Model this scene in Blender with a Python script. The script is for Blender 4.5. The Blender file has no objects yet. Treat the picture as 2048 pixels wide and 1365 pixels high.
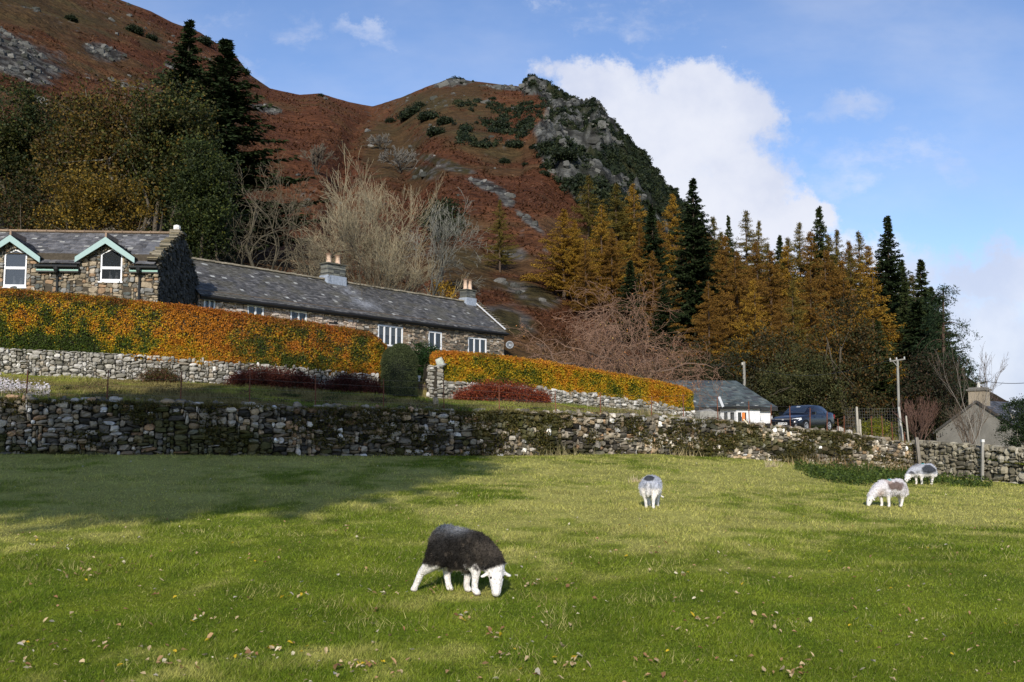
import bpy, math, random
import numpy as np
from mathutils import Vector, Matrix
R = math.radians
scene = bpy.context.scene
COL = scene.collection
# ------------------------------------------------------------------ camera
F = 2048*35.0/36.0
PITCH = math.atan((870.5-682.5)/F)
CP, SP = math.cos(PITCH), math.sin(PITCH)
CZ = 1.6
cam = bpy.data.cameras.new('camera'); cam.lens = 35; cam.sensor_width = 36; cam.clip_end = 20000; cam.clip_start = .05
camo = bpy.data.objects.new('camera', cam); COL.objects.link(camo)
camo.location = (0, 0, CZ); camo.rotation_euler = (R(90)+PITCH, 0, 0)
scene.camera = camo

def P(px, py, Y):
    a = (px-1024)/F; b = (682.5-py)/F
    dy = CP-b*SP; dz = SP+b*CP
    k = Y/dy
    return np.array([a*k, Y, CZ+dz*k])
def pix(X, Y, Z):
    d = Y*CP+(Z-CZ)*SP
    return 1024+F*X/d, 682.5-F*((Z-CZ)*CP-Y*SP)/d
# ------------------------------------------------------------------ noise
def _h(i, j, k, s):
    n = (i.astype(np.int64)*374761393+j.astype(np.int64)*668265263+k.astype(np.int64)*2147483647+s*974634777) & 0xffffffff
    n = (n ^ (n >> 13))*1274126177 & 0xffffffff
    n = n ^ (n >> 16)
    n = n*2246822519 & 0xffffffff
    return ((n ^ (n >> 15)) & 0xffffff)/float(0xffffff)
def vn(x, y, z=0.0, s=0):
    x, y, z = np.broadcast_arrays(np.asarray(x, float), np.asarray(y, float), np.asarray(z, float))
    i, j, k = np.floor(x), np.floor(y), np.floor(z)
    u, v, w = x-i, y-j, z-k
    u = u*u*(3-2*u); v = v*v*(3-2*v); w = w*w*(3-2*w)
    def c(a, b, d): return _h(i+a, j+b, k+d, s)
    r0 = (c(0,0,0)*(1-u)+c(1,0,0)*u)*(1-v)+(c(0,1,0)*(1-u)+c(1,1,0)*u)*v
    r1 = (c(0,0,1)*(1-u)+c(1,0,1)*u)*(1-v)+(c(0,1,1)*(1-u)+c(1,1,1)*u)*v
    return r0*(1-w)+r1*w
def fbm(x, y, z=0.0, o=4, s=0):
    a = 0; t = 0; f = 1.0; m = .5
    for q in range(o):
        a = a+m*vn(np.asarray(x)*f, np.asarray(y)*f, np.asarray(z)*f, s+q*17); t += m; f *= 2.03; m *= .5
    return a/t
def ss(a, b, x):
    t = np.clip((x-a)/(b-a), 0, 1); return t*t*(3-2*t)
def mixc(a, b, f):
    f = np.asarray(f)[..., None]; return np.asarray(a)*(1-f)+np.asarray(b)*f
# ------------------------------------------------------------------ mesh builder
class MB:
    def __init__(s): s.v = []; s.c = []; s.f = []; s.m = []; s.n = 0
    def add(s, v, f, c=(1, 1, 1), m=0):
        v = np.asarray(v, float).reshape(-1, 3); f = np.asarray(f, np.int64)
        c = np.asarray(c, float)
        if c.ndim == 1: c = np.broadcast_to(c, (len(v), 3))
        s.v.append(v); s.c.append(c); s.f.append(f+s.n); s.m.append(np.full(len(f), m, np.int32)); s.n += len(v)
        return s
    def build(s, name, mats, parent=None, smooth=False, origin=None):
        me = bpy.data.meshes.new(name)
        v = np.concatenate(s.v); c = np.concatenate(s.c)
        if origin is not None: v = v-np.asarray(origin, float)
        me.vertices.add(len(v)); me.vertices.foreach_set('co', v.astype(np.float32).ravel())
        li = np.concatenate([f.ravel() for f in s.f]).astype(np.int32)
        cnt = np.concatenate([np.full(len(f), f.shape[1], np.int32) for f in s.f])
        me.loops.add(len(li)); me.loops.foreach_set('vertex_index', li)
        me.polygons.add(len(cnt))
        st = np.concatenate([[0], np.cumsum(cnt)[:-1]]).astype(np.int32)
        me.polygons.foreach_set('loop_start', st)
        me.polygons.foreach_set('loop_total', cnt)
        me.polygons.foreach_set('material_index', np.concatenate(s.m))
        me.polygons.foreach_set('use_smooth', np.full(len(cnt), smooth, bool))
        me.update(calc_edges=True)
        a = me.attributes.new('Col', 'FLOAT_COLOR', 'POINT')
        a.data.foreach_set('color', np.hstack([c, np.ones((len(c), 1))]).astype(np.float32).ravel())
        if not isinstance(mats, (list, tuple)): mats = [mats]
        for m in mats: me.materials.append(m)
        o = bpy.data.objects.new(name, me); COL.objects.link(o)
        if origin is not None: o.location = Vector(origin)
        if parent is not None: o.parent = parent
        return o
def tag(o, label=None, cat=None, group=None, kind=None):
    if label: o['label'] = label
    if cat: o['category'] = cat
    if group: o['group'] = group
    if kind: o['kind'] = kind
    return o
def empty(name, loc=(0, 0, 0), rz=0.0):
    o = bpy.data.objects.new(name, None); COL.objects.link(o); o.location = Vector(loc); o.rotation_euler = (0, 0, rz)
    o.empty_display_size = .2
    return o
def copy_tree(o, parent=None):
    c = o.copy(); COL.objects.link(c); c.parent = parent
    for ch in [x for x in COL.objects if x.parent == o]: copy_tree(ch, c)
    return c
BF = [[0, 3, 2, 1], [4, 5, 6, 7], [0, 1, 5, 4], [1, 2, 6, 5], [2, 3, 7, 6], [3, 0, 4, 7]]
def hexa(mb, b4, t4, c=(1, 1, 1), m=0):
    return mb.add(list(b4)+list(t4), BF, c, m)
def box(mb, cx, cy, cz, sx, sy, sz, c=(1, 1, 1), m=0, rz=0.0, M4=None):
    v = np.array([[x, y, z] for z in (-.5, .5) for x, y in ((-.5, -.5), (.5, -.5), (.5, .5), (-.5, .5))])*[sx, sy, sz]
    if rz:
        ca, sa = math.cos(rz), math.sin(rz); v = v@np.array([[ca, sa, 0], [-sa, ca, 0], [0, 0, 1]])
    v = v+[cx, cy, cz]
    if M4 is not None: v = v@M4[:3, :3].T+M4[:3, 3]
    return mb.add(v, BF, c, m)
def beam(mb, p, q, w, h, c=(1, 1, 1), m=0, up=(0, 0, 1)):
    p = np.asarray(p, float); q = np.asarray(q, float); d = q-p; d /= np.linalg.norm(d)
    s = np.cross(d, up); s /= np.linalg.norm(s); u = np.cross(s, d)
    o = [(-w/2, -h/2), (w/2, -h/2), (w/2, h/2), (-w/2, h/2)]
    return mb.add([p+s*a+u*b for a, b in o]+[q+s*a+u*b for a, b in o], BF, c, m)
def tube(mb, pts, rad, n=6, c=(1, 1, 1), m=0, cap=False):
    p = np.asarray(pts, float); k = len(p); rad = np.broadcast_to(np.asarray(rad, float), (k,))
    t = np.gradient(p, axis=0); t /= (np.linalg.norm(t, axis=1)[:, None]+1e-9)
    ref = np.array([0.13, .31, .94]) if abs(t[0][2]) < .9 else np.array([1., .1, 0])
    a = np.cross(t, ref); a /= (np.linalg.norm(a, axis=1)[:, None]+1e-9); b = np.cross(t, a)
    th = np.arange(n)*2*math.pi/n
    v = p[:, None]+rad[:, None, None]*(np.cos(th)[None, :, None]*a[:, None]+np.sin(th)[None, :, None]*b[:, None])
    i = np.arange(k-1)[:, None]*n; j = np.arange(n)[None]; j2 = (j+1) % n
    f = np.stack([i+j, i+j2, i+n+j2, i+n+j], -1).reshape(-1, 4)
    cc = np.asarray(c, float)
    if cc.ndim == 2: cc = np.repeat(cc, n, 0)
    mb.add(v.reshape(-1, 3), f, cc, m)
    if cap:
        ce = p[-1]; cc1 = cc if cc.ndim == 1 else cc[-1]
        mb.add(np.vstack([v[-1], ce]), [[q, (q+1) % n, n] for q in range(n)], cc1, m)
        mb.add(np.vstack([v[0], p[0]]), [[(q+1) % n, q, n] for q in range(n)], cc1 if cc.ndim == 1 else cc[0], m)
    return mb
def lathe(mb, prof, n=16, c=(1, 1, 1), m=0, M4=None, centre=(0, 0, 0)):
    prof = np.asarray(prof, float); th = np.arange(n)*2*math.pi/n
    v = np.stack([prof[:, None, 0]*np.cos(th), prof[:, None, 0]*np.sin(th), np.repeat(prof[:, None, 1], n, 1)], -1).reshape(-1, 3)
    v = v+np.asarray(centre, float)
    if M4 is not None: v = v@M4[:3, :3].T+M4[:3, 3]
    k = len(prof); i = np.arange(k-1)[:, None]*n; j = np.arange(n)[None]; j2 = (j+1) % n
    return mb.add(v, np.stack([i+j, i+j2, i+n+j2, i+n+j], -1).reshape(-1, 4), c, m)
def rows(mb, rws, closed, c, m=0):
    """grid of points rows[k][n] -> quads"""
    v = np.asarray(rws, float); k, n = v.shape[:2]
    i = np.arange(k-1)[:, None]*n; j = np.arange(n if closed else n-1)[None]; j2 = (j+1) % n
    cc = np.asarray(c, float)
    if cc.ndim == 3: cc = cc.reshape(-1, 3)
    return mb.add(v.reshape(-1, 3), np.stack([i+j, i+j2, i+n+j2, i+n+j], -1).reshape(-1, 4), cc, m)
def unit(rng, n):
    v = rng.normal(size=(n, 3)); return v/np.linalg.norm(v, axis=1)[:, None]
def leaves(mb, cen, size, col, rng, asp=.55, nrm=None, nmix=0.0, m=0, along=None):
    """diamond leaves, one quad each"""
    cen = np.asarray(cen, float); n = len(cen)
    size = np.broadcast_to(np.asarray(size, float), (n,))*rng.uniform(.7, 1.25, n)
    nn = unit(rng, n)
    if nrm is not None:
        nn = nn*(1-nmix)+np.asarray(nrm)*nmix; nn /= np.linalg.norm(nn, axis=1)[:, None]
    a = np.cross(nn, unit(rng, n) if along is None else along); a /= np.linalg.norm(a, axis=1)[:, None]+1e-9
    b = np.cross(nn, a)
    if along is not None: a, b = b, a
    a = a*(size*.5)[:, None]; b = b*(size*asp*.5)[:, None]
    v = np.stack([cen-a, cen+b, cen+a, cen-b], 1).reshape(-1, 3)
    return mb.add(v, np.arange(4*n).reshape(-1, 4), np.repeat(np.broadcast_to(col, (n, 3)), 4, 0), m)
def blades(mb, base, h, w, col, rng, lean=.35, wind=(0, 0), m=0):
    n = len(base); h = np.broadcast_to(h, (n,)); w = np.broadcast_to(w, (n,))
    th = rng.uniform(0, 2*math.pi, n); d = np.stack([np.cos(th), np.sin(th), 0*th], 1)*(w/2)[:, None]
    l = rng.normal(0, lean, (n, 2))+np.asarray(wind)
    tip = base+np.stack([l[:, 0]*h, l[:, 1]*h, h*rng.uniform(.75, 1.1, n)], 1)
    v = np.stack([base-d, base+d, tip], 1).reshape(-1, 3)
    return mb.add(v, np.arange(3*n).reshape(-1, 3), np.repeat(np.broadcast_to(col, (n, 3)), 3, 0), m)
def pick(rng, n, cols, w):
    w = np.asarray(w, float); i = rng.choice(len(cols), n, p=w/w.sum())
    return np.asarray(cols, float)[i]*rng.uniform(.8, 1.2, n)[:, None]
# ------------------------------------------------------------------ materials
MATS = {}
def nn_(nt, t, x=0, y=0): return nt.nodes.new(t)
def mat(name, col=None, rough=.85, spec=.25, noise=None, bump=None, transl=0.0, metal=0.0, coat=0.0, stretch=(1, 1, 1), alpha=None):
    if name in MATS: return MATS[name]
    m = bpy.data.materials.new(name); m.use_nodes = True; nt = m.node_tree; nt.nodes.clear()
    out = nt.nodes.new('ShaderNodeOutputMaterial'); b = nt.nodes.new('ShaderNodeBsdfPrincipled')
    b.inputs['Roughness'].default_value = rough; b.inputs['Specular IOR Level'].default_value = spec
    b.inputs['Metallic'].default_value = metal; b.inputs['Coat Weight'].default_value = coat; b.inputs['Coat Roughness'].default_value = .05
    if col is None:
        a = nt.nodes.new('ShaderNodeAttribute'); a.attribute_name = 'Col'; c = a.outputs['Color']
    else:
        a = nt.nodes.new('ShaderNodeRGB'); a.outputs[0].default_value = (*col, 1); c = a.outputs[0]
    tc = nt.nodes.new('ShaderNodeTexCoord'); mp = nt.nodes.new('ShaderNodeMapping'); mp.inputs['Scale'].default_value = stretch
    nt.links.new(tc.outputs['Object'], mp.inputs['Vector'])
    for (sc, lo, hi) in (noise or []):
        n = nt.nodes.new('ShaderNodeTexNoise'); n.inputs['Scale'].default_value = sc; n.inputs['Detail'].default_value = 4; n.inputs['Roughness'].default_value = .65
        nt.links.new(mp.outputs[0], n.inputs['Vector'])
        r = nt.nodes.new('ShaderNodeMapRange'); r.inputs[1].default_value = .3; r.inputs[2].default_value = .7; r.inputs[3].default_value = lo; r.inputs[4].default_value = hi
        nt.links.new(n.outputs['Fac'], r.inputs[0])
        v = nt.nodes.new('ShaderNodeVectorMath'); v.operation = 'SCALE'
        nt.links.new(c, v.inputs[0]); nt.links.new(r.outputs[0], v.inputs['Scale']); c = v.outputs[0]
    nt.links.new(c, b.inputs['Base Color'])
    last = None
    for (sc, st, dist) in (bump or []):
        n = nt.nodes.new('ShaderNodeTexNoise'); n.inputs['Scale'].default_value = sc; n.inputs['Detail'].default_value = 3
        nt.links.new(mp.outputs[0], n.inputs['Vector'])
        bu = nt.nodes.new('ShaderNodeBump'); bu.inputs['Strength'].default_value = st; bu.inputs['Distance'].default_value = dist
        nt.links.new(n.outputs['Fac'], bu.inputs['Height'])
        if last: nt.links.new(last.outputs[0], bu.inputs['Normal'])
        last = bu
    if last: nt.links.new(last.outputs[0], b.inputs['Normal'])
    res = b.outputs[0]
    if transl:
        t = nt.nodes.new('ShaderNodeBsdfTranslucent'); nt.links.new(c, t.inputs['Color'])
        mx = nt.nodes.new('ShaderNodeMixShader'); mx.inputs[0].default_value = transl
        nt.links.new(res, mx.inputs[1]); nt.links.new(t.outputs[0], mx.inputs[2]); res = mx.outputs[0]
    if alpha is not None:
        t = nt.nodes.new('ShaderNodeBsdfTransparent'); mx = nt.nodes.new('ShaderNodeMixShader'); mx.inputs[0].default_value = alpha
        nt.links.new(t.outputs[0], mx.inputs[1]); nt.links.new(res, mx.inputs[2]); res = mx.outputs[0]
    nt.links.new(res, out.inputs['Surface'])
    MATS[name] = m; return m
m_grass = mat('grass_blades', rough=.7, spec=.12, transl=.25)
m_field = mat('field_turf', rough=.95, spec=.05, noise=[(.8, .75, 1.2), (14, .6, 1.35)], bump=[(25, .8, .05)])
m_hill = mat('bracken_hill', rough=.95, spec=.05, noise=[(.05, .8, 1.2), (.35, .62, 1.35), (1.6, .6, 1.4)], bump=[(.5, .9, 1.2), (2.2, .8, .35)], stretch=(1, 1, 1.8))
m_stone = mat('field_stone', rough=.9, spec=.15, noise=[(9, .72, 1.25)], bump=[(30, .5, .02)])
m_slate = mat('roof_slate', rough=.62, spec=.4, noise=[(3, .7, 1.3), (25, .85, 1.15)], bump=[(20, .3, .01)])
m_leaf = mat('leaf', rough=.6, spec=.2, transl=.3)
m_needle = mat('needle', rough=.75, spec=.12, transl=.12)
m_bark = mat('bark', rough=.9, spec=.1, noise=[(6, .7, 1.3)])
m_rust = mat('rusty_iron', (.16, .06, .035), rough=.85, noise=[(18, .6, 1.4)])
m_wood = mat('weathered_wood', rough=.9, spec=.1, noise=[(9, .7, 1.2)], stretch=(1, 1, .15), bump=[(30, .4, .01)])
m_white = mat('white_paint', (.82, .83, .84), rough=.45, spec=.35)
m_render = mat('painted_render', rough=.9, spec=.1, noise=[(.9, .78, 1.12), (9, .9, 1.06)], bump=[(60, .3, .01)])
m_plain = mat('plain_painted', rough=.5, spec=.35)
m_metal = mat('dull_metal', rough=.45, metal=.4, spec=.5)
m_glass = mat('window_glass', (.03, .035, .04), rough=.04, spec=1.0, alpha=.8)
m_dark = mat('dark_interior', (.012, .012, .013), rough=.9)
m_wool = mat('sheep_wool', rough=.95, spec=.05, noise=[(30, .75, 1.2)], bump=[(55, .9, .02)])
m_carp = mat('car_paint', (.004, .005, .011), rough=.3, spec=.45, coat=.35)
m_carg = mat('car_glass', (.012, .02, .035), rough=.06, spec=.7)
m_tyre = mat('tyre_rubber', (.015, .015, .016), rough=.8)
m_wire = mat('fence_wire', (.22, .2, .18), rough=.6, metal=.3)
# ------------------------------------------------------------------ terrain
TG = np.linspace(-1.0, 1.0, 1601)
def knot(tab, smooth=5, zgiven=False):
    t = []; Y = []; Z = []
    for a in tab:
        if zgiven: p = P(a[0], 870.5, a[1]); p[2] = a[2]
        else: p = P(a[0], a[2], a[1])
        t.append(p[0]/p[1]); Y.append(p[1]); Z.append(p[2])
    y = np.interp(TG, t, Y); z = np.interp(TG, t, Z)
    if smooth > 1:
        k = np.hanning(smooth+2)[1:-1]; k /= k.sum(); h = smooth//2
        y = np.convolve(np.pad(y, h, 'edge'), k, 'same')[h:-h]; z = np.convolve(np.pad(z, h, 'edge'), k, 'same')[h:-h]
    return y, z
WY = [(-700, 26), (0, 28), (500, 30), (1000, 33.5), (1300, 38), (1500, 41.5), (1650, 44), (1840, 46.5), (1870, 45), (2048, 40), (2700, 28.4)]
def wallY(px): return np.interp(px, [a for a, b in WY], [b for a, b in WY])
def wk(tab, sm): return knot([(a, float(wallY(a)), b) for a, b in tab], sm)
K0 = wk([(-700, 770), (0, 800), (250, 806), (500, 815), (800, 822), (1000, 826), (1150, 830), (1300, 836), (1400, 842), (1500, 850), (1650, 865), (1750, 878), (1840, 893), (1870, 906), (2048, 930), (2700, 965)], 9)
KB = wk([(-700, 905), (0, 908), (500, 911), (1000, 911), (1300, 908), (1500, 918), (1650, 932), (1840, 950), (2048, 970), (2700, 1010)], 15)
K1 = knot([(-700, 35, 730), (0, 36.5, 748), (250, 37, 760), (500, 37.5, 770), (760, 38, 788), (880, 39, 797), (1100, 42, 805), (1300, 45.5, 825), (1400, 47.5, 838), (1500, 50, 851), (1650, 54, 869), (1840, 57, 887), (2048, 55, 912), (2700, 50, 945)], 9)
HW = knot([(-700, 1, .9), (250, 1, .9), (500, 1, .72), (760, 1, .62), (880, 1, .62), (1100, 1, .5), (1300, 1, .42), (1390, 1, .2), (1450, 1, .03), (2700, 1, .02)], 5, True)[1]
K2 = (K1[0]+.4, K1[1]+HW)
K3 = knot([(-700, 60, 6), (0, 60, 5.8), (765, 64, 5.9), (1000, 70, 6.0), (1200, 72, 4.2), (1300, 74, 2.6), (1400, 76, 1.6), (1500, 76, 1.4), (1650, 76, 1.6), (1840, 78, 1.1), (2048, 80, .4), (2700, 80, -1)], 41, True)
SIL = [(-900, -480), (-700, -400), (0, -120), (130, -50), (240, 0), (300, 22), (345, 45), (400, 65), (470, 110), (500, 150), (540, 177), (600, 190), (640, 187), (700, 205), (745, 213), (800, 196), (850, 175), (885, 163), (905, 159), (960, 164), (1005, 170), (1042, 174), (1050, 164), (1068, 159), (1085, 164), (1110, 186), (1150, 204), (1170, 212), (1180, 207), (1198, 209), (1215, 240), (1245, 275), (1270, 310), (1310, 355), (1345, 390), (1360, 412), (1450, 500), (1600, 600), (1700, 655), (1850, 697), (1880, 710), (1950, 765), (2015, 803), (2100, 832), (2700, 850)]
RY = [(-900, 320), (0, 330), (500, 400), (745, 480), (905, 420), (1080, 380), (1200, 368), (1350, 350), (1600, 350), (1850, 400), (2015, 450), (2700, 500)]
def ridgeY(px): return float(np.interp(px, [a for a, b in RY], [b for a, b in RY]))
KR = knot([(a, ridgeY(a), b) for a, b in SIL], 1)
def kt(K, t): return np.interp(t, TG, K[0]), np.interp(t, TG, K[1])
def fieldz(t, Y):
    yw, zw = kt(KB, t)
    f = np.clip((Y-8)/(yw-8), 0, 1.3)
    return zw*f**1.45+.05*(fbm(t*Y*.35, Y*.35, 3.1, 3)-.5)*ss(3, 8, Y)
def ground(X, Y, detail=True):
    X = np.asarray(X, float); Y = np.asarray(Y, float); t = X/Y
    y0, z0 = kt(K0, t); y1, z1 = kt(K1, t); y2, z2 = kt(K2, t); y3, z3 = kt(K3, t); yr, zr = kt(KR, t)
    z = fieldz(t, Y)
    f = (Y-y0)/(y1-y0); z = np.where(Y >= y0, z0+(z1-z0)*np.clip(f, 0, 1)**1.15, z)
    f = (Y-y1)/(y2-y1); z = np.where(Y >= y1, z1+(z2-z1)*np.clip(f, 0, 1), z)
    f = (Y-y2)/(y3-y2); z = np.where(Y >= y2, z2+(z3-z2)*np.clip(f, 0, 1), z)
    s = np.clip((Y-y3)/(yr-y3), 0, 1)
    hz = z3+(zr-z3)*s**1.06
    win = np.clip(4*s*(1-s), 0, 1)**.7
    px = 1024+F*t/(CP+.3*s*SP)
    hz = hz+win*(9*(fbm(X/55, Y/70, 0, 3, 5)-.5)+3.6*(fbm(X/16, Y/22, 0, 3, 9)-.5))
    if detail: hz = hz+np.minimum(1, s*30)*(.25+.75*win)*(1.1*(fbm(X/4, Y/6, 0, 3, 21)-.5))
    # gully below the saddle and crease to its left
    for g0, g1, w, dep in ((745, 640, 20, 3.5), (760, 850, 34, 3.5)):
        gc = g1+(g0-g1)*s; hz = hz-dep*win*np.exp(-((px-gc)/w)**2)
    # crag
    px_, py_ = pix(X, Y, hz); cr = crag_mask(px_, py_)
    rn = 1-np.abs(2*fbm(X/16, Y/24, hz/14, 4, 31)-1)
    hz = hz+cr*((rn-.62)*17*np.clip(win*1.4, .22, 1)+4*np.clip(win*2, .3, 1)*(np.abs(vn(X/4.5, Y/7, hz/6, 41)-.5)*2-.5)+3.0*(vn(X/2, Y/3, hz/3, 43)-.5))
    z = np.where(Y >= y3, hz, z)
    bk = np.clip((Y-yr)/300, 0, 2)
    z = np.where(Y > yr, hz-(zr*.35)*bk**.9-3*ss(0, .1, bk), z)
    return z
def crag_mask(px, py):
    xl = np.interp(py, [140, 160, 200, 225, 260, 330, 400, 440, 480], [1046, 1046, 1088, 1092, 1066, 1084, 1150, 1195, 1240])
    m = ss(-14, 22, px-xl)*ss(490, 450, py)*ss(1440, 1380, px)
    m3 = np.exp(-(((px-905)/22)**2))*ss(172, 164, py)*.5
    m2 = np.exp(-(((px-1068)/26)**2))*ss(196, 184, py)
    return np.clip(np.maximum(np.maximum(m, m2), m3), 0, 1)
def gz(x, y): return float(ground(np.array([x]), np.array([y]))[0])
def hit(px, py, Ya=3, Yb=600):
    Y = np.geomspace(Ya, Yb, 4000); a = P(px, py, 1.0)
    X = a[0]*Y; Z = CZ+(a[2]-CZ)*Y
    g = ground(X, Y); i = np.argmax(g >= Z)
    if not (g >= Z).any(): i = len(Y)-1
    return np.array([X[i], Y[i], g[i]])

def fan(name, T, Yrows, colf, m, smooth=True, zoff=0.0):
    """T (n,), Yrows (k,n)"""
    TT = np.broadcast_to(T, Yrows.shape); X = TT*Yrows
    Z = ground(X, Yrows)+zoff
    v = np.stack([X, Yrows, Z], -1)
    mb = MB(); rows(mb, v, False, colf(X, Yrows, Z)); return mb.build(name, m, None, smooth)
# field
T = np.concatenate([np.linspace(-3.2, -.99, 90), np.linspace(-.98, .98, 500), np.linspace(.99, 3.2, 90)])
yw = kt(KB, T)[0]
f = np.linspace(0, 1, 260)[:, None]**1.6
Yr = 2.0+(yw+.12-2.0)*f
def grasscol(X, Y, n=None, rng=None):
    a = fbm(X*.45+7, Y*.28, 1.3, 4, 3); b = fbm(X*2.2, Y*1.6, 2.2, 3, 8)
    g = mixc((.120, .172, .012), (.190, .235, .020), ss(.3, .7, b))
    far = ss(8, 21, Y)
    st = ss(.58-.22*far, .74-.2*far, .55*a+.45*b)
    g = mixc(g, (.36, .375, .06), .75*far*ss(.2, .7, a))
    return mixc(g, (.50, .45, .14), .66*st)
def fieldcol(X, Y, Z): return grasscol(X, Y)*.75
# field uses fieldz directly
X = T*Yr; mb = MB()
v = np.stack([X, Yr, fieldz(np.broadcast_to(T, Yr.shape), Yr)], -1)
rows(mb, v, False, fieldcol(X, Yr, 0))
tag(mb.build('field', m_field, None, True), kind='structure')
# ground behind and under the camera, and far beyond
mb = MB(); gx = np.linspace(-320, 320, 60); gy = np.linspace(-300, 2.0, 50)
GX, GY = np.meshgrid(gx, gy); GZ = .0*GX-.004+np.where(GY > 1.5, 0, .2*(fbm(GX/20, GY/20)-.5)*ss(0, -15, GY))
rows(mb, np.stack([GX, GY, GZ], -1), False, (.08, .13, .02))
tag(mb.build('meadow', m_field, None, True), kind='structure')
mb = MB(); gx = np.linspace(-9000, 9000, 31); GX, GY = np.meshgrid(gx, np.linspace(-9000, 9000, 31))
rows(mb, np.stack([GX, GY, GX*0-9], -1), False, (.06, .08, .03))
tag(mb.build('valley_floor', m_field, None, True), kind='structure')
# terrace
T = np.linspace(-.98, .98, 900)
y0 = kt(K0, T)[0]; y1 = kt(K1, T)[0]; y2 = kt(K2, T)[0]; y3 = kt(K3, T)[0]
seg = [y0+.06+(y1-y0-.06)*f for f in np.linspace(0, 1, 34)]+[y1+(y2-y1)*f for f in (.5, 1)]+[y2+(y3-y2)*f for f in np.linspace(.03, 1, 26)]
def terrcol(X, Y, Z):
    c = mixc((.10, .150, .015), (.25, .26, .045), ss(.35, .65, fbm(X/1.6, Y/1.6, 0, 4, 2)))
    c = mixc(c, (.16, .12, .05), .85*ss(.42, .66, fbm(X/2.0, Y/1.5, 5, 4, 12)+.06*ss(5, -5, X)))
    return mixc(c, (.1, .08, .03), ss(0, 20, Y-kt(K2, X/Y)[0])*.7)
fan('terrace', T, np.array(seg), terrcol, m_field); tag(COL.objects['terrace'], kind='structure')
# hill
T = np.linspace(-.95, .95, 1350)
y3 = kt(K3, T)[0]; yr = kt(KR, T)[0]
fs = np.concatenate([np.linspace(0, 1, 300)**1.35, 1+np.geomspace(.004, 1.2, 22)])
Yr = y3+(yr-y3)*np.minimum(fs, 1)[:, None]+300*np.maximum(fs-1, 0)[:, None]
# patches: px, py, rx, ry, angle deg, kind
PATCH = [(35, 115, 100, 38, 22, 'rock'), (205, 105, 40, 17, 15, 'rock'), (535, 219, 32, 9, 12, 'rock'), (975, 372, 42, 9, 18, 'rock'), (1012, 400, 26, 12, 50, 'rock'), (1055, 440, 40, 7, 40, 'rock'),
         (895, 330, 50, 10, 18, 'mix'), (850, 345, 30, 14, 0, 'mix'), (1030, 508, 32, 12, 10, 'mix'), (1060, 590, 60, 22, 22, 'mix'), (1020, 640, 50, 20, 20, 'mix'), (905, 166, 40, 9, -5, 'rock'), (1010, 176, 40, 4, 5, 'rock'),
         (880, 240, 100, 40, 18, 'olive'), (780, 300, 60, 60, 0, 'olive'), (960, 215, 60, 16, 10, 'olive'), (930, 540, 60, 40, 20, 'olive'), (980, 300, 60, 26, 20, 'olive'), (900, 195, 90, 22, -10, 'olive'), (300, 90, 30, 12, 10, 'olive'), (60, 20, 200, 40, 10, 'olive'),
         (340, 130, 14, 6, 30, 'rock'), (450, 300, 14, 6, 10, 'mix'), (1290, 450, 90, 30, 0, 'olive')]
RED = np.array((.074, .0295, .0145)); RED2 = np.array((.094, .041, .019)); OLV = np.array((.042, .042, .018)); ROK = np.array((.082, .083, .076)); DRK = np.array((.012, .017, .010))
def hillcol(X, Y, Z):
    px, py = pix(X, Y, Z)
    y3_, _ = kt(K3, X/Y); yr_, _ = kt(KR, X/Y); s = (Y-y3_)/(yr_-y3_)
    a = fbm(X/30, Y/40, Z/20, 4, 1); b = fbm(X/5, Y/7, Z/4, 4, 2); d = fbm(X/2.2, Y/3, Z/2, 3, 4)
    c = mixc(RED, RED2, ss(.35, .65, a)); c = mixc(c, OLV, .55*ss(.56, .72, .55*a+.45*b)); c = mixc(c, RED*.5, .6*ss(.55, .7, d)); c = mixc(c, OLV*1.3, .3*ss(.56, .66, fbm(X/12, Y/18, Z/10, 3, 14)))
    c = mixc(c, RED*np.array((1.5, 1.55, 1.5)), .4*ss(.15, .95, s)*ss(380, 800, px))
    for (x, y, rx, ry, an, kd) in PATCH:
        ca, sa = math.cos(R(an)), math.sin(R(an)); u = ((px-x)*ca+(py-y)*sa)/rx; w = (-(px-x)*sa+(py-y)*ca)/ry
        k = ss(1.35, .65, np.sqrt(u*u+w*w)+1.1*(b-.5)+.7*(d-.5))
        if kd == 'rock': c = mixc(c, mixc(ROK*1.15, ROK*.3, ss(.4, .6, .5*d+.5*vn(X/.9, Y/1.2, Z, 62))), k*.9*ss(.2, .5, k+.6*(vn(X/1.5, Y/2.2, Z/2, 64)-.4)))
        elif kd == 'mix': c = mixc(c, mixc(ROK*.95, OLV*.8, ss(.36, .52, .4*d+.6*vn(X/1.0, Y/1.4, Z, 63))), k*.8)
        else: c = mixc(c, OLV, k*.5)
    cr = crag_mask(px, py)
    e_ = vn(X/1.1, Y/1.4, Z/2.2, 61); rk = mixc(ROK*1.35, ROK*.3, ss(.36, .62, .5*d+.5*e_)); veg = mixc(DRK, OLV*.7, ss(.45, .7, b))
    q = fbm(X/9, Y/13, Z/9, 4, 77)
    c = mixc(c, mixc(rk, veg, ss(.44, .56, q+.10*ss(1160, 1330, px))), ss(.15, .6, cr+.5*(b-.5)))
    sp = ss(.79, .83, vn(X/1.3, Y/1.6, Z, 90))*ss(.5, .6, a); c = mixc(c, ROK*1.2, sp*.6*(s > .02))
    low = ss(.06, 0, s); c = mixc(c, OLV*1.1, low*.6)
    right = ss(1380, 1500, px); c = mixc(c, mixc(OLV*.6, (.05, .03, .018), ss(.4, .6, b)), right*.85)
    return c
o = fan('hillside', T, Yr, hillcol, m_hill); tag(o, kind='structure')
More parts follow.
